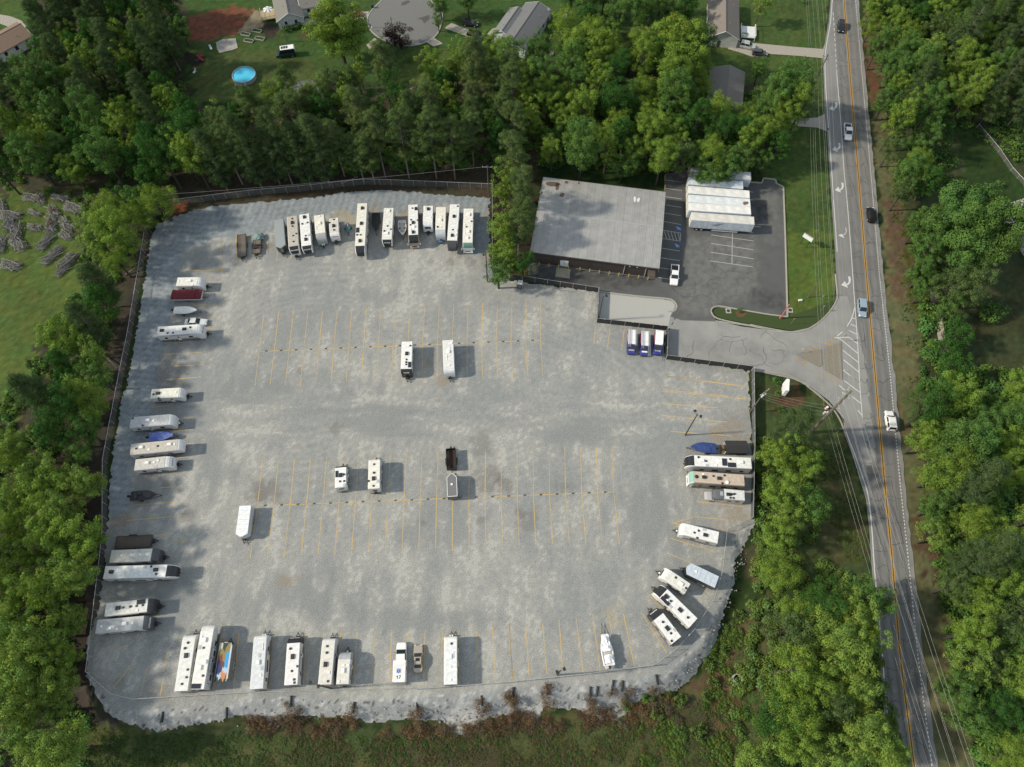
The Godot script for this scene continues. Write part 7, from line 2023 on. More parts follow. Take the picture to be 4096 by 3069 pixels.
	# semi trailers beside the building
	var semis := [[[320, 1030], [1528, 1120], 4.1, Color(0.60, 0.58, 0.54), "next to the painted bays, dark streak on its side", 2.55], [[265, 845], [1462, 925], 4.1, Color(0.72, 0.72, 0.70), "second from the painted bays", 2.55], [[262, 690], [1450, 775], 4.1, Color(0.66, 0.69, 0.71), "with a rusty hole in its roof", 2.55],
		[[260, 520], [1438, 615], 4.1, Color(0.72, 0.72, 0.70), "between the rusty roofed and the mildewed one", 2.55], [[257, 350], [1310, 440], 4.0, Color(0.42, 0.40, 0.33), "with a mildewed roof", 2.55], [[300, 160], [1465, 258], 4.1, Color(0.55, 0.56, 0.57), "half hidden under the trees", 2.55]]
	for s in semis:
		var hh: float = s[2]
		var p := T(24, s[0][0], s[0][1], hh)
		var q := T(24, s[1][0], s[1][1], hh)
		var dd := q - p
		var ll := dd.length()
		var so := thing("semi_trailer", "white box semi trailer " + s[4], "semi trailer", Vector3((p.x + q.x) * 0.5, 0.014, (p.z + q.z) * 0.5), atan2(dd.x, dd.z), "semi trailers beside the metal building")
		var w: float = s[5]
		part(so, "box_body", box_mesh(Vector3(w, 2.85, ll)), mat(0.58, 0.64, 0.70, 0.4, 0.0, "dirt", 4.0), Vector3(0, 2.6, 0))
		var rcol: Color = s[3]
		part(so, "roof", box_mesh(Vector3(w - 0.04, 0.06, ll - 0.04), 0.02), mat(rcol.r, rcol.g, rcol.b, 0.6, 0.0, "grime" if s[4].begins_with("with a mil") else "dirt", 5.0), Vector3(0, hh - 0.03, 0))
		for k in 13:
			for sd in [-1.0, 1.0]: part(so, "side_seam", box_mesh(Vector3(0.03, 2.7, 0.05)), mat(0.45, 0.5, 0.55, 0.4), Vector3(sd * (w * 0.5 + 0.006), 2.6, -ll * 0.5 + (k + 0.5) * ll / 13.0))
		for sd in [-1.0, 1.0]:
			part(so, "rear_door", box_mesh(Vector3(w * 0.47, 2.6, 0.06)), mat(0.70, 0.69, 0.64, 0.4, 0.0, "dirt", 2.0), Vector3(sd * w * 0.245, 2.55, -ll * 0.5 - 0.02))
			part(so, "bottom_rail", box_mesh(Vector3(0.06, 0.16, ll)), steel(), Vector3(sd * w * 0.5, 1.12, 0))
			part(so, "side_skirt", box_mesh(Vector3(0.05, 0.75, ll * 0.42)), mat(0.60, 0.63, 0.66, 0.4), Vector3(sd * (w * 0.5 - 0.1), 0.75, ll * 0.08))
			for z in [0.0, 1.25]: wheel(so, Vector3(sd * (w * 0.5 - 0.3), 0.5, -ll * 0.5 + 2.0 + z), 0.5, 0.5, Color(0.72, 0.72, 0.70))
			part(so, "landing_leg", box_mesh(Vector3(0.14, 1.1, 0.14)), steel(), Vector3(sd * 0.8, 0.58, ll * 0.5 - 2.6))
			part(so, "mud_flap", box_mesh(Vector3(0.6, 0.7, 0.03)), mat(0.05, 0.08, 0.20, 0.6), Vector3(sd * 0.9, 0.6, -ll * 0.5 + 1.2))
		if s[4].begins_with("next"):
			var gph := MB.new()
			for k in [[0.0, 0.0], [0.5, -0.25]]: gph.quad(Vector3(-w * 0.5 - 0.03, 2.6 + k[1], -ll * 0.15 + k[0]), Vector3(-w * 0.5 - 0.03, 2.8 + k[1], -ll * 0.15 + k[0]), Vector3(-w * 0.5 - 0.03, 3.7 + k[1] * 2.0, ll * 0.03 - k[0]), Vector3(-w * 0.5 - 0.03, 3.6 + k[1] * 2.0, ll * 0.03 - k[0]), Vector3(-1, 0, 0))
			part(so, "dark_streak", gph.mesh(), mat(0.09, 0.09, 0.09, 0.6))
		if s[4].begins_with("with a rusty"):
			var hole := MB.new()
			var hp := PackedVector2Array()
			for k in 9: hp.append(Vector2.from_angle(TAU * k / 9.0) * (0.45 + 0.4 * absf(sin(k * 2.3))) + Vector2(-0.2, ll * 0.5 - 1.2))
			hole.flat(hp, hh + 0.006)
			part(so, "rusty_patch", hole.mesh(), mat(0.24, 0.12, 0.08, 0.9, 0.0, "grime", 1.0))

# ---------- fences, poles, wires
func fence_run(called: String, label: String, p: PackedVector3Array, h: float, m: Material, post_m: Material, gap: float, signs := 0.0, rail := 0.035) -> void:
	var o := thing(called, label, "fence", Vector3.ZERO, 0.0)
	var pm := MB.new()
	pm.tube(Vector3(0, -0.3, 0), Vector3(0, h + 0.1, 0), 0.045, 0.045, 6)
	var post := pm.mesh()
	var tr := MB.new()
	var walked := 0.0
	for k in range(p.size() - 1):
		var d := p[k + 1] - p[k]
		var n := int(maxf(1.0, round(d.length() / gap)))
		for j in n:
			var a := p[k] + d * (float(j) / n)
			var b := p[k] + d * (float(j + 1) / n)
			a.y = ground_height(a.x, a.z)
			b.y = ground_height(b.x, b.z)
			part(o, "post", post, post_m, a)
			var u := Vector3(0, h, 0)
			tr.tube(a + u, b + u, rail, rail, 5, false)
			var q := MB.new()
			q.quad(a + Vector3(0, 0.05, 0), b + Vector3(0, 0.05, 0), b + u, a + u, Vector3(d.z, 0, -d.x))
			part(o, "mesh_panel", q.mesh(), m)
			walked += a.distance_to(b)
			if signs > 0.0 and walked > signs:
				walked = 0.0
				part(o, "sign_plate", box_mesh(Vector3(0.42, 0.28, 0.03)), mat(0.72, 0.72, 0.70, 0.5), (a + b) * 0.5 + Vector3(0, h - 0.05, 0), atan2(d.x, d.z) + PI * 0.5).rotation.x = -0.7
	var e := p[p.size() - 1]
	part(o, "post", post, post_m, Vector3(e.x, ground_height(e.x, e.z), e.z))
	part(o, "top_rail", tr.mesh(), post_m)

func flood_pole(label: String, at: Vector3, h: float, heads: Array, lean := Vector3.ZERO) -> void:
	var o := thing("floodlight_pole", label, "light pole", at, 0.0, "floodlight poles")
	var b := MB.new()
	b.tube(Vector3(0, -0.3, 0), Vector3(lean.x, h, lean.z), 0.17, 0.11, 8)
	part(o, "pole", b.mesh(), mat(0.11, 0.095, 0.075, 0.9, 0.0, "bark", 1.5))
	for q in heads:
		var c := MB.new()
		var tip := Vector3(lean.x + q[0], h - 0.2, lean.z + q[1])
		c.tube(Vector3(lean.x, h - 0.5, lean.z), tip, 0.04, 0.04, 5)
		part(o, "bracket", c.mesh(), steel())
		var f := part(o, "floodlight", box_mesh(Vector3(0.62, 0.18, 0.5), 0.05), black(), tip, atan2(q[0], q[1]))
		part(f, "lens", box_mesh(Vector3(0.5, 0.03, 0.4)), mat(0.5, 0.5, 0.5, 0.1), Vector3(0, -0.1, 0))

func utility_pole(label: String, at: Vector3, h: float, r: float, arms: Array, turn: float, col := Color(0.20, 0.18, 0.155)) -> Node3D:
	var o := thing("utility_pole", label, "utility pole", at, turn, "utility poles")
	var b := MB.new()
	b.tube(Vector3(0, -0.5, 0), Vector3(0, h, 0), r, r * 0.65, 9)
	part(o, "pole", b.mesh(), mat(col.r, col.g, col.b, 0.9, 0.0, "bark", 2.0))
	for y in arms:
		var a := MB.new()
		a.box(Vector3(0, y, 0), Vector3(2.6, 0.12, 0.12))
		part(o, "crossarm", a.mesh(), mat(0.30, 0.28, 0.25, 0.8))
		for s in [-1.2, 1.2]:
			var i := MB.new()
			i.tube(Vector3(s, y + 0.06, 0), Vector3(s, y + 0.4, 0), 0.09, 0.05, 7)
			part(o, "insulator", i.mesh(), mat(0.35, 0.42, 0.48, 0.3))
	return o

func wire(label: String, a: Vector3, b: Vector3, sag: float, r := 0.015) -> void:
	var o := thing("power_line", label, "cable", Vector3.ZERO, 0.0, "overhead cables along the road")
	var m := MB.new()
	var p := PackedVector3Array()
	for k in 17:
		var u := k / 16.0
		p.append(a.lerp(b, u) - Vector3(0, sag * 4.0 * u * (1.0 - u), 0))
	m.path(p, r, 4)
	part(o, "strand", m.mesh(), mat(0.30, 0.30, 0.30, 0.6))

func fences_and_poles() -> void:
	var wirem := StandardMaterial3D.new()
	wirem.albedo_color = Color(0.55, 0.56, 0.56, 0.20)
	wirem.transparency = BaseMaterial3D.TRANSPARENCY_ALPHA
	wirem.roughness = 0.9
	wirem.cull_mode = BaseMaterial3D.CULL_DISABLED
	var galv := mat(0.42, 0.43, 0.43, 0.5, 0.3)
	var screen := mat(0.028, 0.030, 0.031, 0.9)
	fence_run("chain_link_fence", "galvanised chain link fence with small white plates along the west edge of the yard", line_pts([[12, 735, 850, 835, 0], [8, 863, 1280, 863, 710, 995, 0], [4, 1060, 1190, 1205, 300, 1225, 270]]), 2.2, wirem, galv, 3.0, 5.5, 0.05)
	fence_run("chain_link_fence", "galvanised chain link fence with small white plates along the north edge of the yard", line_pts([[4, 1225, 270, 1355, 150], [1, 0, 1577, 500, 1532, 920, 1486, 1050, 1488, 1955, 1525]]), 2.2, wirem, galv, 3.0, 5.5, 0.05)
	fence_run("chain_link_fence", "chain link fence between the yard and the tree row beside the metal building", line_pts([[5, 2152, 15, 2152, 660], [6, 175, 935]]), 2.2, wirem, galv, 3.0, 0.0, 0.04)
	fence_run("screened_fence", "fence with black privacy screen behind the portable toilet", pts3(6, [178, 936, 890, 1045]), 2.1, screen, galv, 3.2)
	fence_run("screened_fence", "fence with black privacy screen around the gravel apron and the vans", pts3(6, [890, 1047, 877, 1290, 1440, 1352, 1432, 1582]), 2.1, screen, galv, 3.2, 4.8)
	fence_run("screened_fence", "fence with black privacy screen along the lower side of the entrance drive", line_pts([[6, 1434, 1584], [16, 1622, 800]]), 2.1, screen, galv, 3.2)
	fence_run("chain_link_fence", "chain link fence with grey mesh along the east edge of the yard", line_pts([[16, 1623, 801], [10, 2030, 550, 2015, 1160]]), 2.1, mat(0.09, 0.095, 0.10, 0.9), galv, 3.2, 5.0)
	fence_run("chain_link_fence", "low chain link fence following the curved south east edge of the yard", line_pts([[10, 2015, 1162, 1810, 1260, 1770, 1600], [14, 1700, 280, 1540, 520, 1400, 670, 1230, 790]]), 1.9, wirem, galv, 3.2, 5.0)
	fence_run("chain_link_fence", "chain link fence along the south edge of the yard above the gravel slope", line_pts([[14, 1230, 792, 730, 860, 0, 935], [13, 1350, 985, 700, 995, 0, 1012], [12, 1100, 1065, 930, 1025, 737, 853]]), 1.9, wirem, galv, 3.2, 0.0, 0.05)
	fence_run("chain_link_fence", "chain link garden fence running diagonally through the trees east of the road", pts3(3, [1830, 1030, 1900, 1110, 2000, 1230, 2100, 1380, 2212, 1500]), 1.3, wirem, galv, 3.0)
	# plank fence east of the road
	var pf := thing("plank_fence", "leaning grey plank fence below the oak east of the road", "fence")
	var pl := pts3(7, [1485, 820, 1490, 900, 1510, 1000, 1530, 1120, 1550, 1205, 1565, 1300, 1582, 1370])
	for k in range(pl.size() - 1):
		var d := pl[k + 1] - pl[k]
		var n := int(d.length() / 0.2)
		for j in n:
			var s := 0.8 + 0.4 * absf(sin((k * 40 + j) * 7.7))
			var q := part(pf, "plank", box_mesh(Vector3(0.17, 1.8, 0.03)), mat(0.24 * s, 0.215 * s, 0.19 * s, 0.9), pl[k] + d * ((j + 0.5) / n) + Vector3(-0.5, 0.75, 0), atan2(d.x, d.z) + PI * 0.5)
			q.rotation.x = 0.5
	# flood lights
	flood_pole("tall floodlight pole standing on the gravel near the blue covered boat", T(10, 1490, 485), 11.5, [[-0.3, -0.9], [0.75, 0.35]])
	flood_pole("floodlight pole inside the screened gravel apron", T(6, 890, 1270), 10.5, [[0.8, -0.3]])
	flood_pole("floodlight pole on the loose gravel at the inner corner of the fence", T(5, 2110, 757), 11.5, [[-0.5, 0.2]])
	flood_pole("floodlight pole beside the south fence among the south row of trailers", T(13, 650, 975), 10.5, [[-1.4, -0.4], [0.2, 0.2]])
	flood_pole("floodlight pole by the south fence west of the white sheeted boat", T(14, 460, 868), 10.5, [[-0.6, 0.2], [0.7, -0.3]])
	var np := utility_pole("slim pole at the north east corner of the yard fence", T(1, 1920, 1585), 11.5, 0.16, [11.0], 0.0)
	utility_pole("slim pole behind the north west corner of the fence", T(4, 1205, 270), 9.5, 0.15, [], 0.0, Color(0.14, 0.12, 0.1))
	wire("thin cable strung along the north fence between two slim poles", T(1, 1920, 1585) + Vector3(0, 11.2, 0), T(4, 1205, 270) + Vector3(0, 9.3, 0), 0.6, 0.02)
	var ep := utility_pole("slim pole with transformer cans by the east fence", T(11, 0, 300), 11.0, 0.17, [10.3], 0.6)
	for k in 2:
		var c := MB.new()
		c.tube(Vector3(0.35 - 0.7 * k, 8.8, 0.2), Vector3(0.35 - 0.7 * k, 9.6, 0.2), 0.22, 0.22, 9)
		part(ep, "transformer", c.mesh(), mat(0.55, 0.56, 0.57, 0.4))
	var p1 := T(11, 485, 465)
	var p2 := at_top(3, 630, 440, 20.0)
	var big := utility_pole("massive tall utility pole on the grass beside the traffic drum", p1, 21.2, 0.36, [20.2, 17.6, 15.4], 1.4, Color(0.24, 0.22, 0.18))
	for k in 3:
		var c := MB.new()
		c.tube(Vector3(0.5, 9.0 + 0.2 * k, -0.5 + 0.5 * k), Vector3(0.5, 9.9 + 0.2 * k, -0.5 + 0.5 * k), 0.24, 0.24, 9)
		part(big, "transformer", c.mesh(), mat(0.5, 0.51, 0.52, 0.4))
	utility_pole("tall utility pole beside the road by the house drive", p2, 20.2, 0.26, [19.4, 14.0], -0.2, Color(0.26, 0.24, 0.2))
	utility_pole("short bare pole on the grass strip by the parking lot", T(7, 470, 885), 6.0, 0.14, [], 0.0)
	utility_pole("utility pole rising in front of the purple leaved tree", T(1, 1178, 420), 11.7, 0.15, [11.0], 0.3)
	utility_pole("utility pole beside the red sedan", T(1, 875, 228), 7.5, 0.13, [], 0.0)
	utility_pole("utility pole beside the small sparse tree at the street end", T(1, 1575, 290), 8.5, 0.13, [], 0.0)
	utility_pole("thin dark pole on the lawn above the camper van", T(1, 300, 335), 6.5, 0.12, [], 0.0)
	var p0 := Vector3(76, 0, 50)
	var p3 := p2 + (p2 - p1) * 1.0
	var lv := [[0.0, 20.8], [-1.2, 20.0], [1.2, 20.0], [-1.2, 17.4], [1.2, 15.2], [0.2, 11.0], [0.2, 9.6], [-0.2, 8.8]]
	var nms := ["topmost", "upper field side", "upper road side", "middle field side", "middle road side", "low", "lower", "lowest"]
	for k in lv.size():
		var off := Vector3(lv[k][0], lv[k][1], 0)
		wire("%s cable between the massive pole and the pole by the house drive" % nms[k], p1 + off, p2 + off * Vector3(1, 0.94, 1), 1.6)
		wire("%s cable from the massive pole along the road past the lower woods" % nms[k], p1 + off, p0 + off, 1.6)
		if k < 7: wire("%s cable leaving the pole by the house drive up the road" % nms[k], p2 + off * Vector3(1, 0.94, 1), p3 + off * Vector3(1, 0.94, 1), 1.6)
	for k in 4:
		wire("thin service cable from the massive pole over the grass to the transformer pole", p1 + Vector3(0, 9.0 + k * 1.6, 0), T(11, 0, 300) + Vector3(0, 7.5 + k * 0.9, 0), 0.5, 0.014)

# ---------- buildings
func house(called: String, label: String, at: Vector3, turn: float, W: float, L: float, eave: float, ridge: float, roofc: Color, wallc: Color, opts := {}) -> Node3D:
	var o := thing(called, label, "house", at, turn, "houses")
	var wm := mat(wallc.r, wallc.g, wallc.b, 0.7, 0.0, "dirt", 3.0)
	var b := MB.new()
	var hw := W * 0.5 - 0.35
	var hl := L * 0.5 - 0.35
	b.box(Vector3(0, eave * 0.5 - 0.1, 0), Vector3(hw * 2, eave + 0.2, hl * 2))
	for s in [-1.0, 1.0]:
		b.tri(Vector3(-hw, eave, s * hl), Vector3(hw, eave, s * hl), Vector3(0, ridge - 0.12, s * hl), Vector3(0, 0, s))
	part(o, "wall", b.mesh(), wm)
	var rm := mat(roofc.r, roofc.g, roofc.b, 0.9, 0.0, "shingle", 2.2)
	for s in [-1.0, 1.0]:
		var r := MB.new()
		var dn := Vector3(0, -0.12, 0)
		var e := [Vector3(0, ridge, -L * 0.5), Vector3(0, ridge, L * 0.5), Vector3(s * W * 0.5, eave - 0.1, L * 0.5), Vector3(s * W * 0.5, eave - 0.1, -L * 0.5)]
		r.quad(e[0], e[1], e[2], e[3], Vector3(s, 2, 0))
		r.quad(e[0] + dn, e[1] + dn, e[2] + dn, e[3] + dn, Vector3(-s, -2, 0))
		for k in range(1, 4): r.quad(e[k], e[(k + 1) % 4], e[(k + 1) % 4] + dn, e[k] + dn, (e[k] + e[(k + 1) % 4]) * 0.5 - Vector3(0, eave, 0))
		r.quad(e[0], e[3], e[3] + dn, e[0] + dn, Vector3(0, 0, -1))
		var sl := part(o, "roof_slope", r.mesh(), rm)
		for k in 2:
			var vt := MB.new()
			vt.tube(Vector3(0, 0, 0), Vector3(0, 0.4, 0), 0.08, 0.08, 6)
			part(sl, "vent_pipe", vt.mesh(), mat(0.3, 0.3, 0.3, 0.6), Vector3(s * W * (0.15 + 0.12 * k), lerpf(ridge, eave, 0.3 + 0.24 * k), L * (0.25 - 0.5 * k)))
		for k in int(L / 3.5):
			var wd := part(o, "window", box_mesh(Vector3(0.06, 1.2, 1.0)), glass(0.03, 0.034, 0.04), Vector3(s * (hw + 0.012), eave - 1.2, -hl + 2.0 + k * 3.4))
			part(wd, "frame", box_mesh(Vector3(0.04, 1.4, 1.2)), mat(0.72, 0.72, 0.70, 0.5), Vector3(s * -0.012, 0, 0))
	var rc := MB.new()
	rc.tube(Vector3(0, ridge + 0.02, -L * 0.5), Vector3(0, ridge + 0.02, L * 0.5), 0.09, 0.09, 6)
	part(o, "ridge_cap", rc.mesh(), rm)
	for s in [-1.0, 1.0]:
		for x in opts.get("gable_windows", [-1.5, 1.5]):
			var wd := part(o, "window", box_mesh(Vector3(0.8, 1.1, 0.06)), glass(0.03, 0.034, 0.04), Vector3(x, eave - 1.15, s * (hl + 0.012)))
			part(wd, "frame", box_mesh(Vector3(1.0, 1.3, 0.04)), mat(0.72, 0.72, 0.70, 0.5), Vector3(0, 0, s * -0.012))
		for t in [-1.0, 1.0]:
			var bg := MB.new()
			bg.tube(Vector3(0, ridge - 0.06, s * (L * 0.5 + 0.03)), Vector3(t * W * 0.5, eave - 0.16, s * (L * 0.5 + 0.03)), 0.07, 0.07, 4)
			part(o, "barge_board", bg.mesh(), mat(0.72, 0.72, 0.70, 0.5))
	if opts.has("door"):
		var dr := part(o, "door", box_mesh(Vector3(0.95, 2.05, 0.06)), mat(0.07, 0.06, 0.055, 0.6), Vector3(opts.door, 1.05, hl + 0.015))
		part(dr, "handle", box_mesh(Vector3(0.06, 0.06, 0.08)), mat(0.4, 0.35, 0.2, 0.3, 0.7), Vector3(0.36, 0, 0.04))
	if opts.get("chimney", false): part(o, "chimney", box_mesh(Vector3(0.9, 3.0, 1.4)), mat(0.66, 0.66, 0.66, 0.7), Vector3(-W * 0.5 + 0.1, eave, L * 0.2))
	return o

func deck(label: String, at: Vector3, turn: float, w: float, l: float, y: float, plank: Color, rail: Color) -> Node3D:
	var o := thing("deck", label, "deck", at, turn)
	var n := int(l / 0.3)
	for k in n: part(o, "plank", box_mesh(Vector3(w, 0.05, l / n - 0.02)), mat(plank.r, plank.g, plank.b, 0.8), Vector3(0, y, -l * 0.5 + (k + 0.5) * l / n))
	var f := MB.new()
	for sx in [-1.0, 1.0]:
		for sz in [-1.0, 1.0]: f.box(Vector3(sx * (w * 0.5 - 0.06), y * 0.5 + 0.45, sz * (l * 0.5 - 0.06)), Vector3(0.12, y + 0.9, 0.12))
	part(o, "post", f.mesh(), mat(rail.r, rail.g, rail.b, 0.6))
	for e in [[Vector3(0, y + 0.9, l * 0.5), Vector3(w, 0.06, 0.1)], [Vector3(w * 0.5, y + 0.9, 0), Vector3(0.1, 0.06, l)], [Vector3(-w * 0.5, y + 0.9, 0), Vector3(0.1, 0.06, l)]]:
		part(o, "rail", box_mesh(e[1]), mat(rail.r, rail.g, rail.b, 0.6), e[0])
		var long_x: bool = e[1].x > e[1].z
		var cnt := int((w if long_x else l) / 0.35)
		for k in cnt:
			var u := ((k + 0.5) / cnt - 0.5) * (w if long_x else l)
			part(o, "baluster", box_mesh(Vector3(0.05, 0.85, 0.05)), mat(rail.r, rail.g, rail.b, 0.6), Vector3(u if long_x else e[0].x, y + 0.45, e[0].z if long_x else u))
	return o

func buildings() -> void:
	# ribbed metal building
	var o := thing("metal_building", "long low metal building with grey ribbed roof and brown steel walls", "building", Vector3(21.9, 0, -115.1), -0.157)
	var W := 31.6
	var D := 24.1
	var ev := 4.3
	var rd := 4.95
	var b := MB.new()
	b.box(Vector3(0, ev * 0.5 - 0.06, 0), Vector3(W - 0.5, ev - 0.05, D - 0.5))
	part(o, "wall", b.mesh(), mat(0.085, 0.068, 0.058, 0.6, 0.0, "dirt", 4.0))
	var ribs := MB.new()
	for k in int((W - 0.6) / 0.45):
		for s in [-1.0, 1.0]: ribs.box(Vector3(-W * 0.5 + 0.5 + k * 0.45, ev * 0.5 - 0.1, s * (D * 0.5 - 0.23)), Vector3(0.10, ev - 0.3, 0.06))
	part(o, "wall_ribs", ribs.mesh(), mat(0.07, 0.056, 0.048, 0.6)).set_meta("kind", "stuff")
	var metal := mat(0.37, 0.37, 0.375, 0.5, 0.25, "dirt", 9.0)
	for s in [-1.0, 1.0]:
		var npan := 16
		for k in npan:
			var r := MB.new()
			var x0 := -W * 0.5 + k * W / npan + 0.012
			var x1 := -W * 0.5 + (k + 1) * W / npan - 0.012
			var e := [Vector3(x0, rd, 0), Vector3(x1, rd, 0), Vector3(x1, ev, s * D * 0.5), Vector3(x0, ev, s * D * 0.5)]
			r.quad(e[0], e[1], e[2], e[3], Vector3.UP)
			r.quad(e[3], e[2], e[2] - Vector3(0, 0.1, 0), e[3] - Vector3(0, 0.1, 0), Vector3(0, 0, s))
			var tint_ := 1.0 + 0.05 * sin(k * 3.1 + s)
			part(o, "roof_panel", r.mesh(), mat(0.375 * tint_, 0.37 * tint_, 0.36 * tint_, 0.5, 0.25, "dirt", 9.0))
		var rr := MB.new()
		for k in int(W / 0.42):
			var x := -W * 0.5 + 0.15 + k * 0.42
			var up := Vector3(0, 0.045, 0)
			var e := [Vector3(x - 0.05, rd, 0), Vector3(x + 0.05, rd, 0), Vector3(x + 0.05, ev, s * D * 0.5), Vector3(x - 0.05, ev, s * D * 0.5)]
			rr.quad(e[0] + Vector3(0.025, 0.045, 0), e[1] + Vector3(-0.025, 0.045, 0), e[2] + Vector3(-0.025, 0.045, 0), e[3] + Vector3(0.025, 0.045, 0), Vector3.UP)
			rr.quad(e[0], e[3], e[3] + Vector3(0.025, 0.045, 0), e[0] + Vector3(0.025, 0.045, 0), Vector3(-1, 0.5, 0))
			rr.quad(e[1], e[2], e[2] + Vector3(-0.025, 0.045, 0), e[1] + Vector3(-0.025, 0.045, 0), Vector3(1, 0.5, 0))
		part(o, "roof_ribs", rr.mesh(), mat(0.335, 0.33, 0.32, 0.6, 0.15)).set_meta("kind", "stuff")
		part(o, "gutter", box_mesh(Vector3(W, 0.16, 0.18)), mat(0.06, 0.05, 0.045, 0.6), Vector3(0, ev - 0.12, s * (D * 0.5 + 0.09)))
	part(o, "ridge_flashing", box_mesh(Vector3(W, 0.05, 0.35), 0.02), mat(0.37, 0.37, 0.375, 0.5, 0.25), Vector3(0, rd + 0.05, 0))
	for s in [-1.0, 1.0]:
		for t in [-1.0, 1.0]:
			var eg := MB.new()
			eg.tube(Vector3(s * W * 0.5, rd + 0.02, 0), Vector3(s * W * 0.5, ev + 0.02, t * D * 0.5), 0.08, 0.08, 4)
			part(o, "rake_trim", eg.mesh(), mat(0.30, 0.30, 0.30, 0.5, 0.3))
	# rust, bitumen and bright repair patches on the roof
	var yat := func(z: float) -> float: return lerpf(rd, ev, absf(z) / (D * 0.5)) + 0.05
	for e in [[6, 530, 170, 1.8, 1.0, 0], [6, 560, 190, 0.5, 1.3, 0], [6, 600, 262, 0.7, 0.7, 0], [6, 430, 245, 0.5, 0.6, 0], [6, 635, 155, 0.6, 0.4, 0], [6, 1185, 295, 0.35, 0.9, 1], [6, 1215, 300, 0.35, 0.9, 1], [6, 735, 160, 0.3, 0.3, 0]]:
		var p := o.to_local(T(e[0], e[1], e[2], 4.6))
		var m := MB.new()
		var pp := PackedVector2Array()
		for k in 10: pp.append(Vector2(cos(TAU * k / 10.0) * e[3], sin(TAU * k / 10.0) * e[4]) * (0.7 + 0.45 * absf(sin(k * 3.7 + e[1]))))
		var ix := Geometry2D.triangulate_polygon(pp)
		for k in range(0, ix.size(), 3):
			var q := []
			for j in 3:
				var w: Vector2 = pp[ix[k + j]] + Vector2(p.x, p.z)
				q.append(Vector3(w.x, yat.call(w.y) + 0.004, w.y))
			m.tri(q[0], q[1], q[2], Vector3.UP)
		part(o, "rust_patch" if e[5] == 0 else "repair_patch", m.mesh(), mat(0.095, 0.065, 0.05, 0.9) if e[5] == 0 else mat(0.62, 0.62, 0.62, 0.5))
	for x in [-10.0, -1.2, 7.6, 12.8]:
		part(o, "downpipe", box_mesh(Vector3(0.12, 4.0, 0.12)), mat(0.05, 0.042, 0.038, 0.6) if x < 7.0 else mat(0.5, 0.5, 0.5, 0.5), Vector3(x, 2.0, D * 0.5 - 0.12))
	for s in [-0.52, 0.52]:
		var dd := o.to_local(T(6, 617, 812, 1.2))
		var dr := part(o, "steel_door", box_mesh(Vector3(1.0, 2.2, 0.08)), mat(0.62, 0.66, 0.67, 0.4), Vector3(dd.x + s, 1.15, D * 0.5 - 0.17))
		part(dr, "handle", box_mesh(Vector3(0.05, 0.2, 0.06)), steel(), Vector3(-s * 0.7, 0, 0.06))
	part(o, "entry_canopy", box_mesh(Vector3(1.8, 0.15, 2.0)), mat(0.08, 0.065, 0.055, 0.7), Vector3(W * 0.5 - 1.6, 2.9, D * 0.5 + 0.7))
	for x in [-1.0, 1.0]:
		var lm := o.to_local(T(6, 1175 + 30 * x, 838, 3.6))
		part(o, "wall_lamp", box_mesh(Vector3(0.35, 0.25, 0.3), 0.05), mat(0.5, 0.5, 0.5, 0.4), Vector3(lm.x, 3.7, D * 0.5 - 0.05))
	# bollards
	var bol: Node3D = null
	for e in [[415, 828], [492, 840], [571, 848], [650, 856], [743, 870], [821, 880], [898, 892], [977, 902], [1055, 912], [1134, 922], [1212, 932], [1290, 942], [1370, 885]]:
		var p := T(6, e[0], e[1])
		if bol == null:
			bol = thing("bollard", "yellow steel bollard before the brown wall of the metal building", "bollard", p, 0.0, "yellow bollards of the metal building")
			var m := MB.new()
			m.tube(Vector3(0, -0.1, 0), Vector3(0, 1.25, 0), 0.11, 0.11, 9)
			m.tube(Vector3(0, 1.25, 0), Vector3(0, 1.33, 0), 0.11, 0.04, 9)
			part(bol, "post", m.mesh(), mat(0.55, 0.42, 0.12, 0.6, 0.0, "dirt", 1.0))
		else:
			copy(bol, p, 0.0)
	for e in [[1425, 130], [1424, 210], [1428, 325]]:
		var p := T(6, e[0], e[1])
		var g := thing("guard_rail", "short yellow guard rail at the east wall of the metal building", "guard rail", p, -0.157, "yellow guard rails")
		var m := MB.new()
		for s in [-0.5, 0.5]: m.tube(Vector3(0, -0.1, s), Vector3(0, 0.9, s), 0.06, 0.06, 6)
		m.tube(Vector3(0, 0.9, -0.5), Vector3(0, 0.9, 0.5), 0.06, 0.06, 6)
		part(g, "tube_hoop", m.mesh(), mat(0.55, 0.40, 0.06, 0.6))
	var wl := Color(0.62, 0.64, 0.64)
	house("house", "white gabled house with grey shingle roof by the red soil plot", Vector3(-68.9, 0, -200.5), 0.265, 8.4, 17.0, 3.0, 5.2, Color(0.28, 0.27, 0.245), wl)
	house("house_wing", "white wing with front porch joined to the house by the red soil plot", Vector3(-61.5, 0, -201.0), 0.265 + PI * 0.5, 6.0, 7.5, 2.9, 4.3, Color(0.28, 0.27, 0.245), wl)
	house("house", "pale blue house with dark grey shingle roof beside the concrete drive", Vector3(4.0, 0, -189.4), -0.438, 9.0, 19.5, 3.0, 4.6, Color(0.22, 0.225, 0.235), Color(0.58, 0.66, 0.67), {"gable_windows": [-2.4, -1.0, 1.2]})
	house("house_wing", "low front porch roof joined to the pale blue house", Vector3(-0.5, 0, -191.5), -0.438, 6.0, 12.0, 2.6, 3.9, Color(0.28, 0.285, 0.29), Color(0.58, 0.66, 0.67), {"gable_windows": []})
	house("house", "white gabled house with brown shingle roof and two decks", Vector3(63.6, 0, -192.6), -0.13, 9.4, 18.0, 3.2, 5.6, Color(0.29, 0.255, 0.225), Color(0.55, 0.55, 0.51), {"door": -1.0, "gable_windows": []})
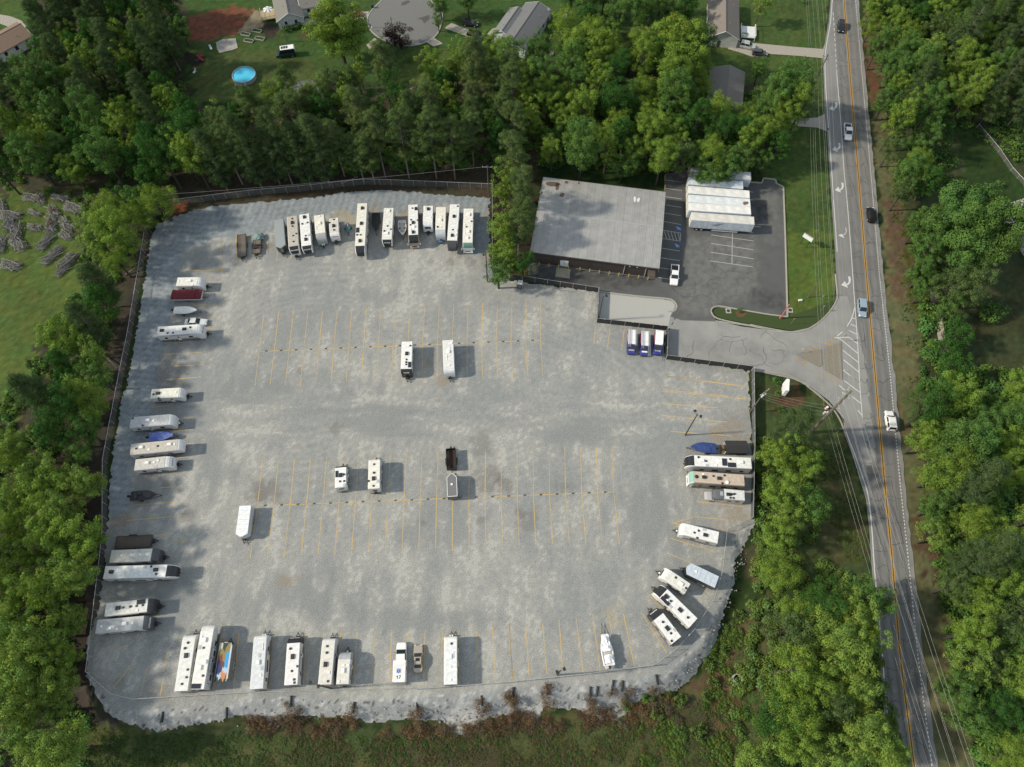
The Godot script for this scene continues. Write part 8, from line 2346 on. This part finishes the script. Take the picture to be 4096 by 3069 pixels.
	house("house", "brown roofed house half hidden by trees below the lawn", Vector3(60.5, 0, -163.5), -0.2, 10.0, 15.0, 2.9, 4.6, Color(0.29, 0.265, 0.24), Color(0.5, 0.48, 0.44))
	house("house", "white house with brown roof and chimney at the western lawn", Vector3(-150.5, 0, -183.0), -0.75, 9.0, 15.0, 2.9, 4.6, Color(0.32, 0.22, 0.16), Color(0.7, 0.7, 0.69), {"chimney": true})
	house("house", "grey roofed house hidden among the pines north of the yard", Vector3(-56.4, 0, -158.5), 0.586, 8.5, 14.5, 2.8, 4.3, Color(0.24, 0.24, 0.245), Color(0.6, 0.6, 0.58))
	house("house", "white roofed house behind the huge oak", Vector3(133.0, 0, -113.0), 0.2, 11.0, 19.0, 2.9, 4.6, Color(0.42, 0.42, 0.42), Color(0.68, 0.68, 0.67), {"chimney": true})
	house("house", "white house barely seen among the pines by the street", Vector3(-25.0, 0, -157.0), 0.5, 7.0, 12.0, 2.8, 4.2, Color(0.14, 0.13, 0.12), Color(0.66, 0.66, 0.65))
	deck("white railed deck with steps on the brown roofed house", T(2, 1995, 258, 1.0) * Vector3(1, 0, 1), -0.13, 4.2, 5.2, 1.0, Color(0.6, 0.61, 0.62), Color(0.74, 0.74, 0.74))
	deck("small white side deck opposite the large white deck", T(2, 1625, 262, 1.0) * Vector3(1, 0, 1), -0.13, 4.4, 2.6, 1.0, Color(0.62, 0.62, 0.63), Color(0.74, 0.74, 0.74))
	deck("timber deck with striped parasol by the red soil plot", T(1, 150, 115, 0.8) * Vector3(1, 0, 1), 0.265, 4.6, 4.6, 0.8, Color(0.42, 0.34, 0.20), Color(0.36, 0.36, 0.34))
	deck("cluttered brown deck behind the pale blue house", T(2, 300, 350, 0.7) * Vector3(1, 0, 1), -0.438, 3.2, 4.2, 0.7, Color(0.16, 0.10, 0.07), Color(0.2, 0.13, 0.09))
	# parasol
	var pa := thing("parasol", "grey and white striped parasol on the timber deck", "parasol", T(1, 140, 70, 3.2) * Vector3(1, 0, 1) + Vector3(0, 0.83, 0))
	var ps := MB.new()
	ps.tube(Vector3.ZERO, Vector3(0, 2.5, 0), 0.03, 0.03, 6)
	part(pa, "pole", ps.mesh(), steel())
	for k in 12:
		var m := MB.new()
		var a0 := TAU * k / 12.0
		var a1 := TAU * (k + 1) / 12.0
		m.tri(Vector3(0, 2.6, 0), Vector3(cos(a0) * 1.5, 2.15, sin(a0) * 1.5), Vector3(cos(a1) * 1.5, 2.15, sin(a1) * 1.5), Vector3.UP)
		part(pa, "canopy_panel", m.mesh(), mat(0.7, 0.7, 0.7, 0.8) if k % 2 == 0 else mat(0.25, 0.25, 0.26, 0.8))

# ---------- everything small
func small_things() -> void:
	# round pool
	var pc := (T(0, 1860, 620, 1.2) + T(0, 2045, 620, 1.2)) * 0.5
	pc = Vector3(pc.x, -0.1, T(0, 1952, 596, 1.2).z)
	var pool := thing("swimming_pool", "round above ground pool with bright blue water on the lawn", "pool", pc)
	var rr := 3.3
	var w := MB.new()
	w.tube(Vector3.ZERO, Vector3(0, 1.2, 0), rr, rr, 28, false)
	part(pool, "wall", w.mesh(), mat(0.36, 0.40, 0.44, 0.5))
	var liner := MB.new()
	liner.tube(Vector3(0, 0.05, 0), Vector3(0, 1.18, 0), rr - 0.05, rr - 0.05, 28, false)
	liner.disc(Vector3(0, 0.05, 0), rr - 0.04, 28)
	part(pool, "liner", liner.mesh(), mat(0.05, 0.42, 0.62, 0.6))
	var wt := MB.new()
	wt.disc(Vector3(0, 1.0, 0), rr - 0.06, 28)
	part(pool, "water", wt.mesh(), mat(0.06, 0.46, 0.66, 0.06))
	var rim := MB.new()
	for k in 28: rim.tube(Vector3(cos(TAU * k / 28.0) * rr, 1.2, sin(TAU * k / 28.0) * rr), Vector3(cos(TAU * (k + 1) / 28.0) * rr, 1.2, sin(TAU * (k + 1) / 28.0) * rr), 0.06, 0.06, 6)
	part(pool, "rim", rim.mesh(), mat(0.5, 0.52, 0.54, 0.4))
	for k in 16:
		var a := TAU * k / 16.0
		part(pool, "support_leg", box_mesh(Vector3(0.09, 1.2, 0.09)), mat(0.55, 0.57, 0.59, 0.4), Vector3(cos(a) * (rr + 0.06), 0.6, sin(a) * (rr + 0.06)))
	var ld := MB.new()
	for s in [-0.25, 0.25]:
		ld.path(PackedVector3Array([Vector3(0.9 + s, 0.0, rr + 0.55), Vector3(0.9 + s, 1.9, rr + 0.05), Vector3(0.9 + s, 1.9, rr - 0.3), Vector3(0.9 + s, 0.4, rr - 0.6)]), 0.035)
	for k in 4: ld.box(Vector3(0.9, 0.25 + 0.3 * k, rr + 0.48 - 0.08 * k), Vector3(0.5, 0.05, 0.15))
	part(pool, "ladder", ld.mesh(), mat(0.5, 0.5, 0.52, 0.4))
	var pump := thing("pool_pump", "small blue grey pool pump beside the round pool", "pump", T(0, 1895, 690) + Vector3(0, -0.1, 0))
	var pmm := MB.new()
	pmm.tube(Vector3.ZERO, Vector3(0, 0.6, 0), 0.25, 0.22, 9)
	pmm.box(Vector3(0.4, 0.2, 0), Vector3(0.5, 0.3, 0.3))
	part(pump, "filter", pmm.mesh(), mat(0.25, 0.3, 0.36, 0.5))
	# raised beds
	for e in [[1975, 277], [2065, 250], [2000, 330], [2090, 312]]:
		var p := T(0, e[0], e[1])
		var o := thing("raised_bed", "timber edged vegetable bed beside the straw strip", "raised bed", p, -0.25, "vegetable beds")
		for q in [[Vector3(0, 0.12, 0.6), Vector3(2.8, 0.3, 0.08)], [Vector3(0, 0.12, -0.6), Vector3(2.8, 0.3, 0.08)], [Vector3(1.4, 0.12, 0), Vector3(0.08, 0.3, 1.28)], [Vector3(-1.4, 0.12, 0), Vector3(0.08, 0.3, 1.28)]]:
			part(o, "board", box_mesh(q[1]), mat(0.40, 0.38, 0.34, 0.9), q[0])
		part(o, "soil", box_mesh(Vector3(2.7, 0.25, 1.15)), mat(0.03, 0.055, 0.02, 0.95, 0.0, "soil", 1.0), Vector3(0, 0.05, 0))
	# red garden chairs round a fire ring
	for e in [[1625, 455, 0.6], [1612, 470, 1.4], [1628, 488, 2.4]]:
		var o := thing("garden_chair", "red slatted garden chair by the fire ring", "chair", T(0, e[0], e[1]) + Vector3(0, -0.1, 0), e[2], "red chairs by the fire ring")
		var m := mat(0.28, 0.035, 0.05, 0.6)
		for k in 4: part(o, "slat", box_mesh(Vector3(0.14, 0.04, 0.7)), m, Vector3(-0.27 + 0.18 * k, 0.4, 0)).rotation.x = 0.15
		for k in 4: part(o, "back_slat", box_mesh(Vector3(0.14, 0.95, 0.04)), m, Vector3(-0.27 + 0.18 * k, 0.8, -0.4)).rotation.x = -0.35
		for s in [-0.38, 0.38]:
			part(o, "armrest", box_mesh(Vector3(0.14, 0.04, 0.8)), m, Vector3(s, 0.62, 0.0))
			part(o, "leg", box_mesh(Vector3(0.06, 0.62, 0.1)), m, Vector3(s, 0.31, 0.35))
	var fr := thing("fire_ring", "dark metal fire ring on the bare soil by the red chairs", "fire pit", T(0, 1587, 490) + Vector3(0, -0.1, 0))
	var fm := MB.new()
	for k in 12: fm.tube(Vector3(cos(TAU * k / 12.0) * 0.55, 0.2, sin(TAU * k / 12.0) * 0.55), Vector3(cos(TAU * (k + 1) / 12.0) * 0.55, 0.2, sin(TAU * (k + 1) / 12.0) * 0.55), 0.12, 0.12, 6)
	part(fr, "ring", fm.mesh(), mat(0.04, 0.04, 0.042, 0.8))
	for e in [[0, 1697, 390, 0.5, "white plastic lounge chair by the pale sand square"], [0, 1568, 580, -0.3, "white plastic chair on the lawn west of the pool"]]:
		var o := thing("lawn_chair", e[4], "chair", T(e[0], e[1], e[2]) + Vector3(0, -0.1, 0), e[3], "white lawn chairs")
		var m := mat(0.62, 0.63, 0.63, 0.5)
		part(o, "seat", box_mesh(Vector3(0.6, 0.05, 1.1)), m, Vector3(0, 0.38, 0.2))
		part(o, "backrest", box_mesh(Vector3(0.6, 0.75, 0.05)), m, Vector3(0, 0.7, -0.42)).rotation.x = -0.4
		for s in [[-0.27, 0.6], [0.27, 0.6], [-0.27, -0.3], [0.27, -0.3]]: part(o, "leg", box_mesh(Vector3(0.05, 0.38, 0.05)), m, Vector3(s[0], 0.19, s[1]))
	var sw := thing("swing_frame", "dark timber play frame at the wood edge beside the red soil plot", "play frame", T(0, 1545, 380) + Vector3(0, -0.1, 0), 0.3)
	var sm := MB.new()
	for sx in [-1.0, 1.0]:
		for sz in [-0.9, 0.9]: sm.tube(Vector3(sx, 0, sz), Vector3(sx * 0.9, 2.2, 0), 0.06, 0.06, 5)
	sm.tube(Vector3(-1.0, 2.2, 0), Vector3(1.0, 2.2, 0), 0.06, 0.06, 5)
	part(sw, "frame", sm.mesh(), mat(0.08, 0.065, 0.05, 0.9))
	part(sw, "swing_seat", box_mesh(Vector3(0.5, 0.04, 0.2)), black(), Vector3(0, 0.5, 0))
	# street end: bins, mailboxes
	for e in [[1, 922, 200, "black wheeled bin beside the short drive by the purple tree"], [1, 985, 62, "black wheeled bin on the lawn above the red sedan"], [1, 1103, 345, "dark wheeled bin at the rim of the street end"]]:
		var o := thing("wheeled_bin", e[3], "bin", T(e[0], e[1], e[2]), 0.2, "wheeled bins")
		part(o, "tub", box_mesh(Vector3(0.6, 0.95, 0.65), -0.04), black(), Vector3(0, 0.52, 0))
		part(o, "lid", box_mesh(Vector3(0.7, 0.08, 0.75), 0.03), mat(0.03, 0.03, 0.032, 0.5), Vector3(0, 1.04, 0))
		for s in [-0.25, 0.25]: wheel(o, Vector3(s, 0.1, -0.32), 0.1, 0.06)
	for e in [[1, 985, 250], [1, 463, 130], [3, 585, 480], [3, 618, 1065]]:
		var o := thing("mailbox", "mailbox on a post beside a drive mouth", "mailbox", T(e[0], e[1], e[2]), 0.4, "roadside mailboxes")
		part(o, "post", box_mesh(Vector3(0.1, 1.1, 0.1)), mat(0.3, 0.28, 0.25, 0.8), Vector3(0, 0.5, 0))
		var m := MB.new()
		m.tube(Vector3(0, 1.15, -0.28), Vector3(0, 1.15, 0.28), 0.14, 0.14, 8)
		part(o, "box", m.mesh(), mat(0.5, 0.5, 0.5, 0.4) if e[0] == 1 else black())
	# junk in the back yard of the pale blue house
	rng.seed = 31
	for e in [[500, 150, 0.6, 0.55, 0.55], [540, 155, 0.30, 0.14, 0.08], [575, 155, 0.30, 0.16, 0.10], [520, 130, 0.6, 0.6, 0.58], [570, 230, 0.4, 0.42, 0.43], [600, 210, 0.2, 0.3, 0.4], [545, 500, 0.55, 0.55, 0.55], [525, 550, 0.3, 0.25, 0.2], [535, 595, 0.5, 0.5, 0.48], [410, 435, 0.3, 0.27, 0.24], [300, 300, 0.5, 0.5, 0.5], [330, 320, 0.05, 0.06, 0.09], [275, 320, 0.12, 0.12, 0.3]]:
		var o := thing("junk_heap", "heap of odds and ends in the back yard of the pale blue house", "junk", T(2, e[0], e[1]) + Vector3(0, -0.1, 0), rng.randf() * 3.0, "back yard odds and ends")
		for k in 5:
			var q := part(o, "item", box_mesh(Vector3(rng.randf_range(0.3, 1.1), rng.randf_range(0.15, 0.6), rng.randf_range(0.3, 0.9)), 0.03), mat(e[2], e[3], e[4], 0.8), Vector3(rng.randf_range(-0.7, 0.7), 0.2, rng.randf_range(-0.7, 0.7)), rng.randf() * 3.0)
			q.rotation.z = rng.randf_range(-0.3, 0.3)
	var dish := thing("satellite_dish", "white satellite dish at the roof corner of the pale blue house", "satellite dish", T(2, 388, 78, 3.4) * Vector3(1, 0, 1) + Vector3(0, 2.7, 0))
	var dm := MB.new()
	dm.tube(Vector3(0, 0, 0), Vector3(0, 0.8, 0), 0.04, 0.04, 5)
	dm.tube(Vector3(0, 0.8, 0), Vector3(0.1, 0.95, 0.1), 0.15, 0.5, 12)
	part(dish, "dish", dm.mesh(), mat(0.65, 0.66, 0.66, 0.5))
	# brush piles on the meadow
	var heaps := []
	for k in 3:
		rng.seed = 500 + k
		var o := thing("brush_pile", "x", "brush pile", Vector3.ZERO, 0.0, "brush piles on the western meadow")
		for g in 3:
			var m := MB.new()
			for j in 70:
				var a := rng.randf_range(-1.1, 1.1)
				var c := Vector3(rng.randf_range(-1.0, 1.0) * (1.1 if k != 1 else 0.8), rng.randf_range(0.05, 0.9), rng.randf_range(-2.2, 2.2))
				c.y *= 1.0 - 0.3 * absf(c.x)
				var l := rng.randf_range(0.6, 2.0)
				var d := Vector3(sin(a), rng.randf_range(-0.15, 0.25), cos(a)) * l * 0.5
				m.tube(c - d, c + d, rng.randf_range(0.02, 0.06), 0.015, 4)
			part(o, "branch_tangle", m.mesh(), [mat(0.24, 0.23, 0.22, 0.95), mat(0.36, 0.35, 0.34, 0.95), mat(0.13, 0.12, 0.11, 0.95)][g])
		for j in 4:
			var m := MB.new()
			var c := Vector3(rng.randf_range(-1.0, 1.0), rng.randf_range(0.4, 0.9), rng.randf_range(-1.5, 1.5))
			var d := Vector3(rng.randf_range(-0.6, 0.6), 0.1, 1.2)
			m.tube(c - d, c + d, 0.12, 0.09, 6)
			part(o, "log", m.mesh(), mat(0.33, 0.30, 0.27, 0.95, 0.0, "bark", 1.0))
		if k == 2:
			var m := MB.new()
			for j in 14:
				var d := unit()
				m.tube(Vector3(0, 0.7, 0), Vector3(0, 0.7, 0) + d * 1.1, 0.14, 0.03, 5)
			part(o, "root_ball", m.mesh(), mat(0.16, 0.10, 0.065, 0.95))
		heaps.append(o)
	var spots := [[260, 85, 1.5, 0], [490, 90, 1.45, 1], [600, 170, 1.3, 0], [280, 210, 1.2, 1], [90, 230, 1.5, 0], [430, 200, 0.6, 2], [330, 100, 0.3, 2], [75, 290, 0.2, 1], [130, 360, 0.3, 0], [280, 325, 1.3, 2], [410, 310, 0.2, 2], [540, 305, 0.9, 1], [530, 390, 1.1, 0], [365, 450, -0.3, 1], [150, 460, 0.9, 0], [440, 520, -0.5, 0], [410, 570, -0.6, 1], [540, 600, -0.4, 0], [500, 680, -0.6, 1], [90, 630, 1.4, 0], [10, 470, 0.2, 1], [10, 150, 0.7, 0]]
	var used := [false, false, false]
	for k in spots.size():
		var s: Array = spots[k]
		var p := T(4, s[0], s[1]) + Vector3(0, -0.1, 0)
		var lab: String = ["low heap of grey branches lying on the western meadow", "straw coloured heap of split branches on the western meadow", "uprooted brown root ball heap on the western meadow"][s[3]]
		if not used[s[3]]:
			used[s[3]] = true
			heaps[s[3]].position = p
			heaps[s[3]].rotation.y = s[2]
			heaps[s[3]].set_meta("label", lab)
		else:
			copy(heaps[s[3]], p, s[2], 0.8 + 0.4 * absf(sin(k * 2.1)), lab)
	# drain pipes on the slope
	var pipe: Node3D = null
	for e in [[13, 330, 1080], [13, 832, 1128], [13, 1343, 1125], [13, 1864, 1072], [13, 2117, 1012], [14, 108, 1010], [14, 386, 985], [14, 727, 1005], [14, 783, 1000], [14, 907, 952], [14, 987, 955], [14, 1267, 905], [12, 1297, 1205], [12, 1818, 1172], [12, 735, 1012]]:
		var p := T(e[0], e[1], e[2])
		p.y = ground_height(p.x, p.z) + 0.15
		if pipe == null:
			pipe = thing("drain_pipe", "black corrugated drain pipe on the gravel slope below the yard", "drain pipe", p, 0.0, "black drain pipes on the slope")
			var m := MB.new()
			for j in 9: m.tube(Vector3(0, 0.32 - j * 0.08, -0.9 + j * 0.2), Vector3(0, 0.32 - (j + 1) * 0.08, -0.9 + (j + 1) * 0.2), 0.24 if j % 2 == 0 else 0.20, 0.24 if j % 2 == 0 else 0.20, 9)
			part(pipe, "tube", m.mesh(), mat(0.015, 0.015, 0.016, 0.6))
		else:
			copy(pipe, p, rng.randf_range(-0.2, 0.2))
	# spilled stones along the slope foot
	var rock := MB.new()
	var ico := []
	for k in 4:
		var ring_ := PackedVector3Array()
		for j in 6: ring_.append(Vector3(cos(TAU * j / 6.0 + k) * [0.3, 0.5, 0.45, 0.2][k], [-0.2, 0.0, 0.25, 0.4][k], sin(TAU * j / 6.0 + k) * [0.3, 0.4, 0.5, 0.2][k]))
		ico.append(ring_)
	rock.loft(ico)
	var foot := mix_poly([[12, 830, 1170, 1200, 1330, 1700, 1260, 2150, 1290], [13, 560, 1195, 900, 1250, 1300, 1200, 1560, 1240, 1840, 1240, 2180, 1150], [14, 500, 1120, 830, 1230, 1110, 1080, 1400, 1010, 1650, 760, 1800, 450, 1900, 100], [10, 1990, 1450]])
	var xs := []
	rng.seed = 88
	for k in 520:
		var i := rng.randi() % (foot.size() - 1)
		var q := foot[i].lerp(foot[i + 1], rng.randf()) + Vector2(rng.randfn(-0.3, 0.6), rng.randfn(-0.9, 0.8))
		if i < 3 and rng.randf() < 0.6: continue
		var s := rng.randf_range(0.15, 0.5) * rng.randf_range(0.5, 1.2)
		xs.append(Transform3D(Basis(Vector3(rng.randf(), rng.randf(), 0.3).normalized(), rng.randf() * TAU).scaled(Vector3(s, s, s)), Vector3(q.x, ground_height(q.x, q.y) + 0.05, q.y)))
	var mm := MultiMesh.new()
	mm.transform_format = MultiMesh.TRANSFORM_3D
	mm.mesh = rock.mesh()
	mm.instance_count = xs.size()
	for k in xs.size(): mm.set_instance_transform(k, xs[k])
	var mo := MultiMeshInstance3D.new()
	mo.name = "rubble"
	mo.multimesh = mm
	mo.material_override = mat(0.40, 0.40, 0.385, 0.9, 0.0, "grime", 1.0, true)
	add_child(mo)
	tag(mo, "pale broken stone spilled along the foot of the gravel slope", "rubble", "", "stuff")
	# concrete ring
	var cp := T(14, 1932, 893)
	cp.y = ground_height(cp.x, cp.z)
	var cr := thing("concrete_ring", "pale concrete well ring standing on the clay by the trees", "well ring", cp)
	var cm := MB.new()
	cm.tube(Vector3(0, -0.2, 0), Vector3(0, 0.9, 0), 0.88, 0.88, 20, false)
	cm.tube(Vector3(0, -0.2, 0), Vector3(0, 0.9, 0), 0.74, 0.74, 20, false)
	for k in 20:
		var a0 := TAU * k / 20.0
		var a1 := TAU * (k + 1) / 20.0
		cm.quad(Vector3(cos(a0) * 0.88, 0.9, sin(a0) * 0.88), Vector3(cos(a1) * 0.88, 0.9, sin(a1) * 0.88), Vector3(cos(a1) * 0.74, 0.9, sin(a1) * 0.74), Vector3(cos(a0) * 0.74, 0.9, sin(a0) * 0.74), Vector3.UP)
	part(cr, "ring", cm.mesh(), mat(0.48, 0.47, 0.43, 0.9, 0.0, "grime", 1.5))
	# portable toilet
	var tp := thing("portable_toilet", "pale roofed portable toilet against the black screened fence", "portable toilet", T(6, 262, 1005), -0.15)
	part(tp, "cabin", box_mesh(Vector3(1.1, 2.1, 1.1)), mat(0.06, 0.065, 0.06, 0.6), Vector3(0, 1.1, 0))
	part(tp, "roof", box_mesh(Vector3(1.2, 0.25, 1.2), 0.12), mat(0.62, 0.66, 0.68, 0.4), Vector3(0, 2.27, 0))
	part(tp, "door", box_mesh(Vector3(0.7, 1.8, 0.04)), mat(0.12, 0.12, 0.12, 0.6), Vector3(0, 1.05, 0.565))
	part(tp, "side_stripe", box_mesh(Vector3(0.03, 1.9, 0.5)), mat(0.40, 0.48, 0.12, 0.6), Vector3(0.56, 1.1, 0.2))
	# signs
	var sg := thing("billboard_sign", "white double sided sign board on black posts in the grass strip", "sign", T(7, 430, 470), -0.75)
	for s in [-0.9, 0.9]: part(sg, "post", box_mesh(Vector3(0.12, 3.4, 0.12)), black(), Vector3(s, 1.7, 0))
	part(sg, "board", box_mesh(Vector3(2.6, 1.3, 0.22)), mat(0.72, 0.74, 0.75, 0.5), Vector3(0, 3.3, 0))
	part(sg, "top_edge", box_mesh(Vector3(2.66, 0.06, 0.28)), mat(0.3, 0.3, 0.3, 0.5), Vector3(0, 3.98, 0))
	var ms := thing("monument_sign", "big white cabinet sign among shrubs at the mouth of the drive", "sign", T(11, 262, 135), 1.35)
	part(ms, "cabinet", box_mesh(Vector3(3.0, 2.8, 0.7), 0.02), mat(0.74, 0.75, 0.76, 0.4), Vector3(0, 2.2, 0))
	part(ms, "base", box_mesh(Vector3(2.2, 0.9, 0.5)), mat(0.4, 0.4, 0.4, 0.7), Vector3(0, 0.4, 0))
	for e in [["stop_sign", "red octagonal sign at the tip of the concrete island", 7, 735, 1240, 2.6, Color(0.42, 0.03, 0.04), 0.42, 8], ["road_sign", "white square sign on the island between drive lanes", 7, 408, 1335, 1.9, Color(0.7, 0.7, 0.7), 0.34, 4], ["road_sign", "small red and white sign on the grass beside the red post", 7, 330, 1105, 2.6, Color(0.5, 0.25, 0.22), 0.3, 4], ["road_sign", "white sign by the kerb corner of the grass strip", 7, 575, 905, 1.6, Color(0.5, 0.5, 0.5), 0.32, 4], ["road_sign", "grey backed sign at the kerb bend", 7, 570, 1000, 2.4, Color(0.4, 0.4, 0.4), 0.38, 8], ["road_sign", "thin sign on the kerb bend below the massive pole", 11, 700, 468, 2.6, Color(0.35, 0.35, 0.35), 0.3, 4], ["road_sign", "small white sign at the lower hatch lines", 11, 770, 135, 1.2, Color(0.7, 0.7, 0.7), 0.22, 4], ["road_sign", "small white sign beside the hatch lines and the island", 7, 752, 1490, 1.2, Color(0.7, 0.7, 0.7), 0.22, 4]]:
		var o := thing(e[0], e[1], "sign", T(e[2], e[3], e[4]), 0.5 if e[8] == 8 else 0.3, "traffic signs")
		var m := MB.new()
		m.tube(Vector3(0, -0.2, 0), Vector3(0, e[5], 0), 0.035, 0.035, 6)
		part(o, "post", m.mesh(), mat(0.4, 0.4, 0.4, 0.4, 0.5))
		var f := MB.new()
		f.xf = Transform3D(Basis.IDENTITY, Vector3(0, e[5] - 0.1, 0.05))
		f.tube(Vector3(0, 0, -0.015), Vector3(0, 0, 0.015), e[7], e[7], e[8])
		var c: Color = e[6]
		var fc := part(o, "plate", f.mesh(), mat(c.r, c.g, c.b, 0.4))
		if e[0] == "stop_sign": lettering(fc, "lettering", "STOP", 0.28, mat(0.75, 0.75, 0.75, 0.4), Vector3(0, e[5] - 0.1, 0.075), 0.0)
	var rp := thing("barrier_arm", "faded red raised barrier arm at the corner of the parking lot", "barrier", T(7, 245, 1058), 0.0)
	var rm := MB.new()
	rm.tube(Vector3(0, 0.9, 0), Vector3(0, 6.2, 0), 0.16, 0.12, 8)
	part(rp, "arm", rm.mesh(), mat(0.42, 0.16, 0.13, 0.6))
	part(rp, "housing", box_mesh(Vector3(0.5, 1.0, 0.5), 0.04), mat(0.36, 0.12, 0.10, 0.6), Vector3(0, 0.5, 0))
	var td := thing("traffic_drum", "orange and white traffic drum by the kerb under the massive pole", "traffic drum", T(11, 612, 275))
	for k in 4:
		var m := MB.new()
		m.tube(Vector3(0, 0.05 + k * 0.26, 0), Vector3(0, 0.05 + (k + 1) * 0.26, 0), 0.32 - 0.02 * k, 0.30 - 0.02 * k, 12)
		part(td, "band", m.mesh(), mat(0.62, 0.12, 0.03, 0.5) if k % 2 == 0 else mat(0.75, 0.75, 0.75, 0.5))
	part(td, "base", box_mesh(Vector3(0.8, 0.08, 0.8), 0.04), rubber(), Vector3(0, 0.04, 0))
	var ub := thing("utility_box", "low white utility box in the grass beside the parking lot", "utility box", T(7, 405, 914), 0.1)
	part(ub, "cover", box_mesh(Vector3(0.95, 0.35, 0.5), 0.04), mat(0.62, 0.62, 0.6, 0.6), Vector3(0, 0.18, 0))
	for e in [[7, 325, 992], [6, 1937, 1195]]:
		var o := thing("manhole", "black round drain cover in a concrete collar beside the parking lot", "drain cover", T(e[0], e[1], e[2]), 0.0, "drain covers")
		var m := MB.new()
		m.tube(Vector3(0, -0.1, 0), Vector3(0, 0.12, 0), 0.42, 0.42, 14)
		part(o, "cover", m.mesh(), mat(0.03, 0.03, 0.032, 0.7))
		part(o, "collar", box_mesh(Vector3(1.3, 0.18, 1.4), 0.02), mat(0.34, 0.32, 0.29, 0.9), Vector3(0, 0.0, 0))
	for e in [[1, 1700, 60], [1, 820, 880]]: pass
	# fallen trunk west of the fence, dead branches in the wood
	for e in [[4, 1010, 705, 1140, 610], [11, 80, 1075, 300, 905], [8, 640, 1345, 830, 1440], [8, 570, 1520, 700, 1590], [4, 815, 1330, 985, 1490], [1, 730, 1480, 870, 1420], [11, 1820, 200, 1980, 130], [11, 2030, 100, 2150, 50]]:
		var a := T(e[0], e[1], e[2])
		var bb := T(e[0], e[3], e[4], 1.5)
		a.y = ground_height(a.x, a.z) + 0.1
		var o := thing("fallen_trunk", "grey fallen tree trunk lying at the wood edge", "fallen trunk", Vector3.ZERO, 0.0, "fallen trunks at the wood edge")
		var m := MB.new()
		m.tube(a, bb, 0.2, 0.1, 7)
		m.tube(a.lerp(bb, 0.6), a.lerp(bb, 0.75) + Vector3(0.5, 0.6, 0.9), 0.07, 0.03, 5)
		m.tube(a.lerp(bb, 0.75), a.lerp(bb, 0.9) + Vector3(0.2, 0.5, -0.9), 0.06, 0.02, 5)
		part(o, "trunk", m.mesh(), mat(0.24, 0.22, 0.2, 0.95, 0.0, "bark", 1.0))

func _ready() -> void:
	setup()
	view_and_light()
	terrain()
	gravel_yard()
	roads()
	yard_lines()
	campers()
	other_parked()
	trucks_and_cars()
	buildings()
	fences_and_poles()
	small_things()
	vegetation()
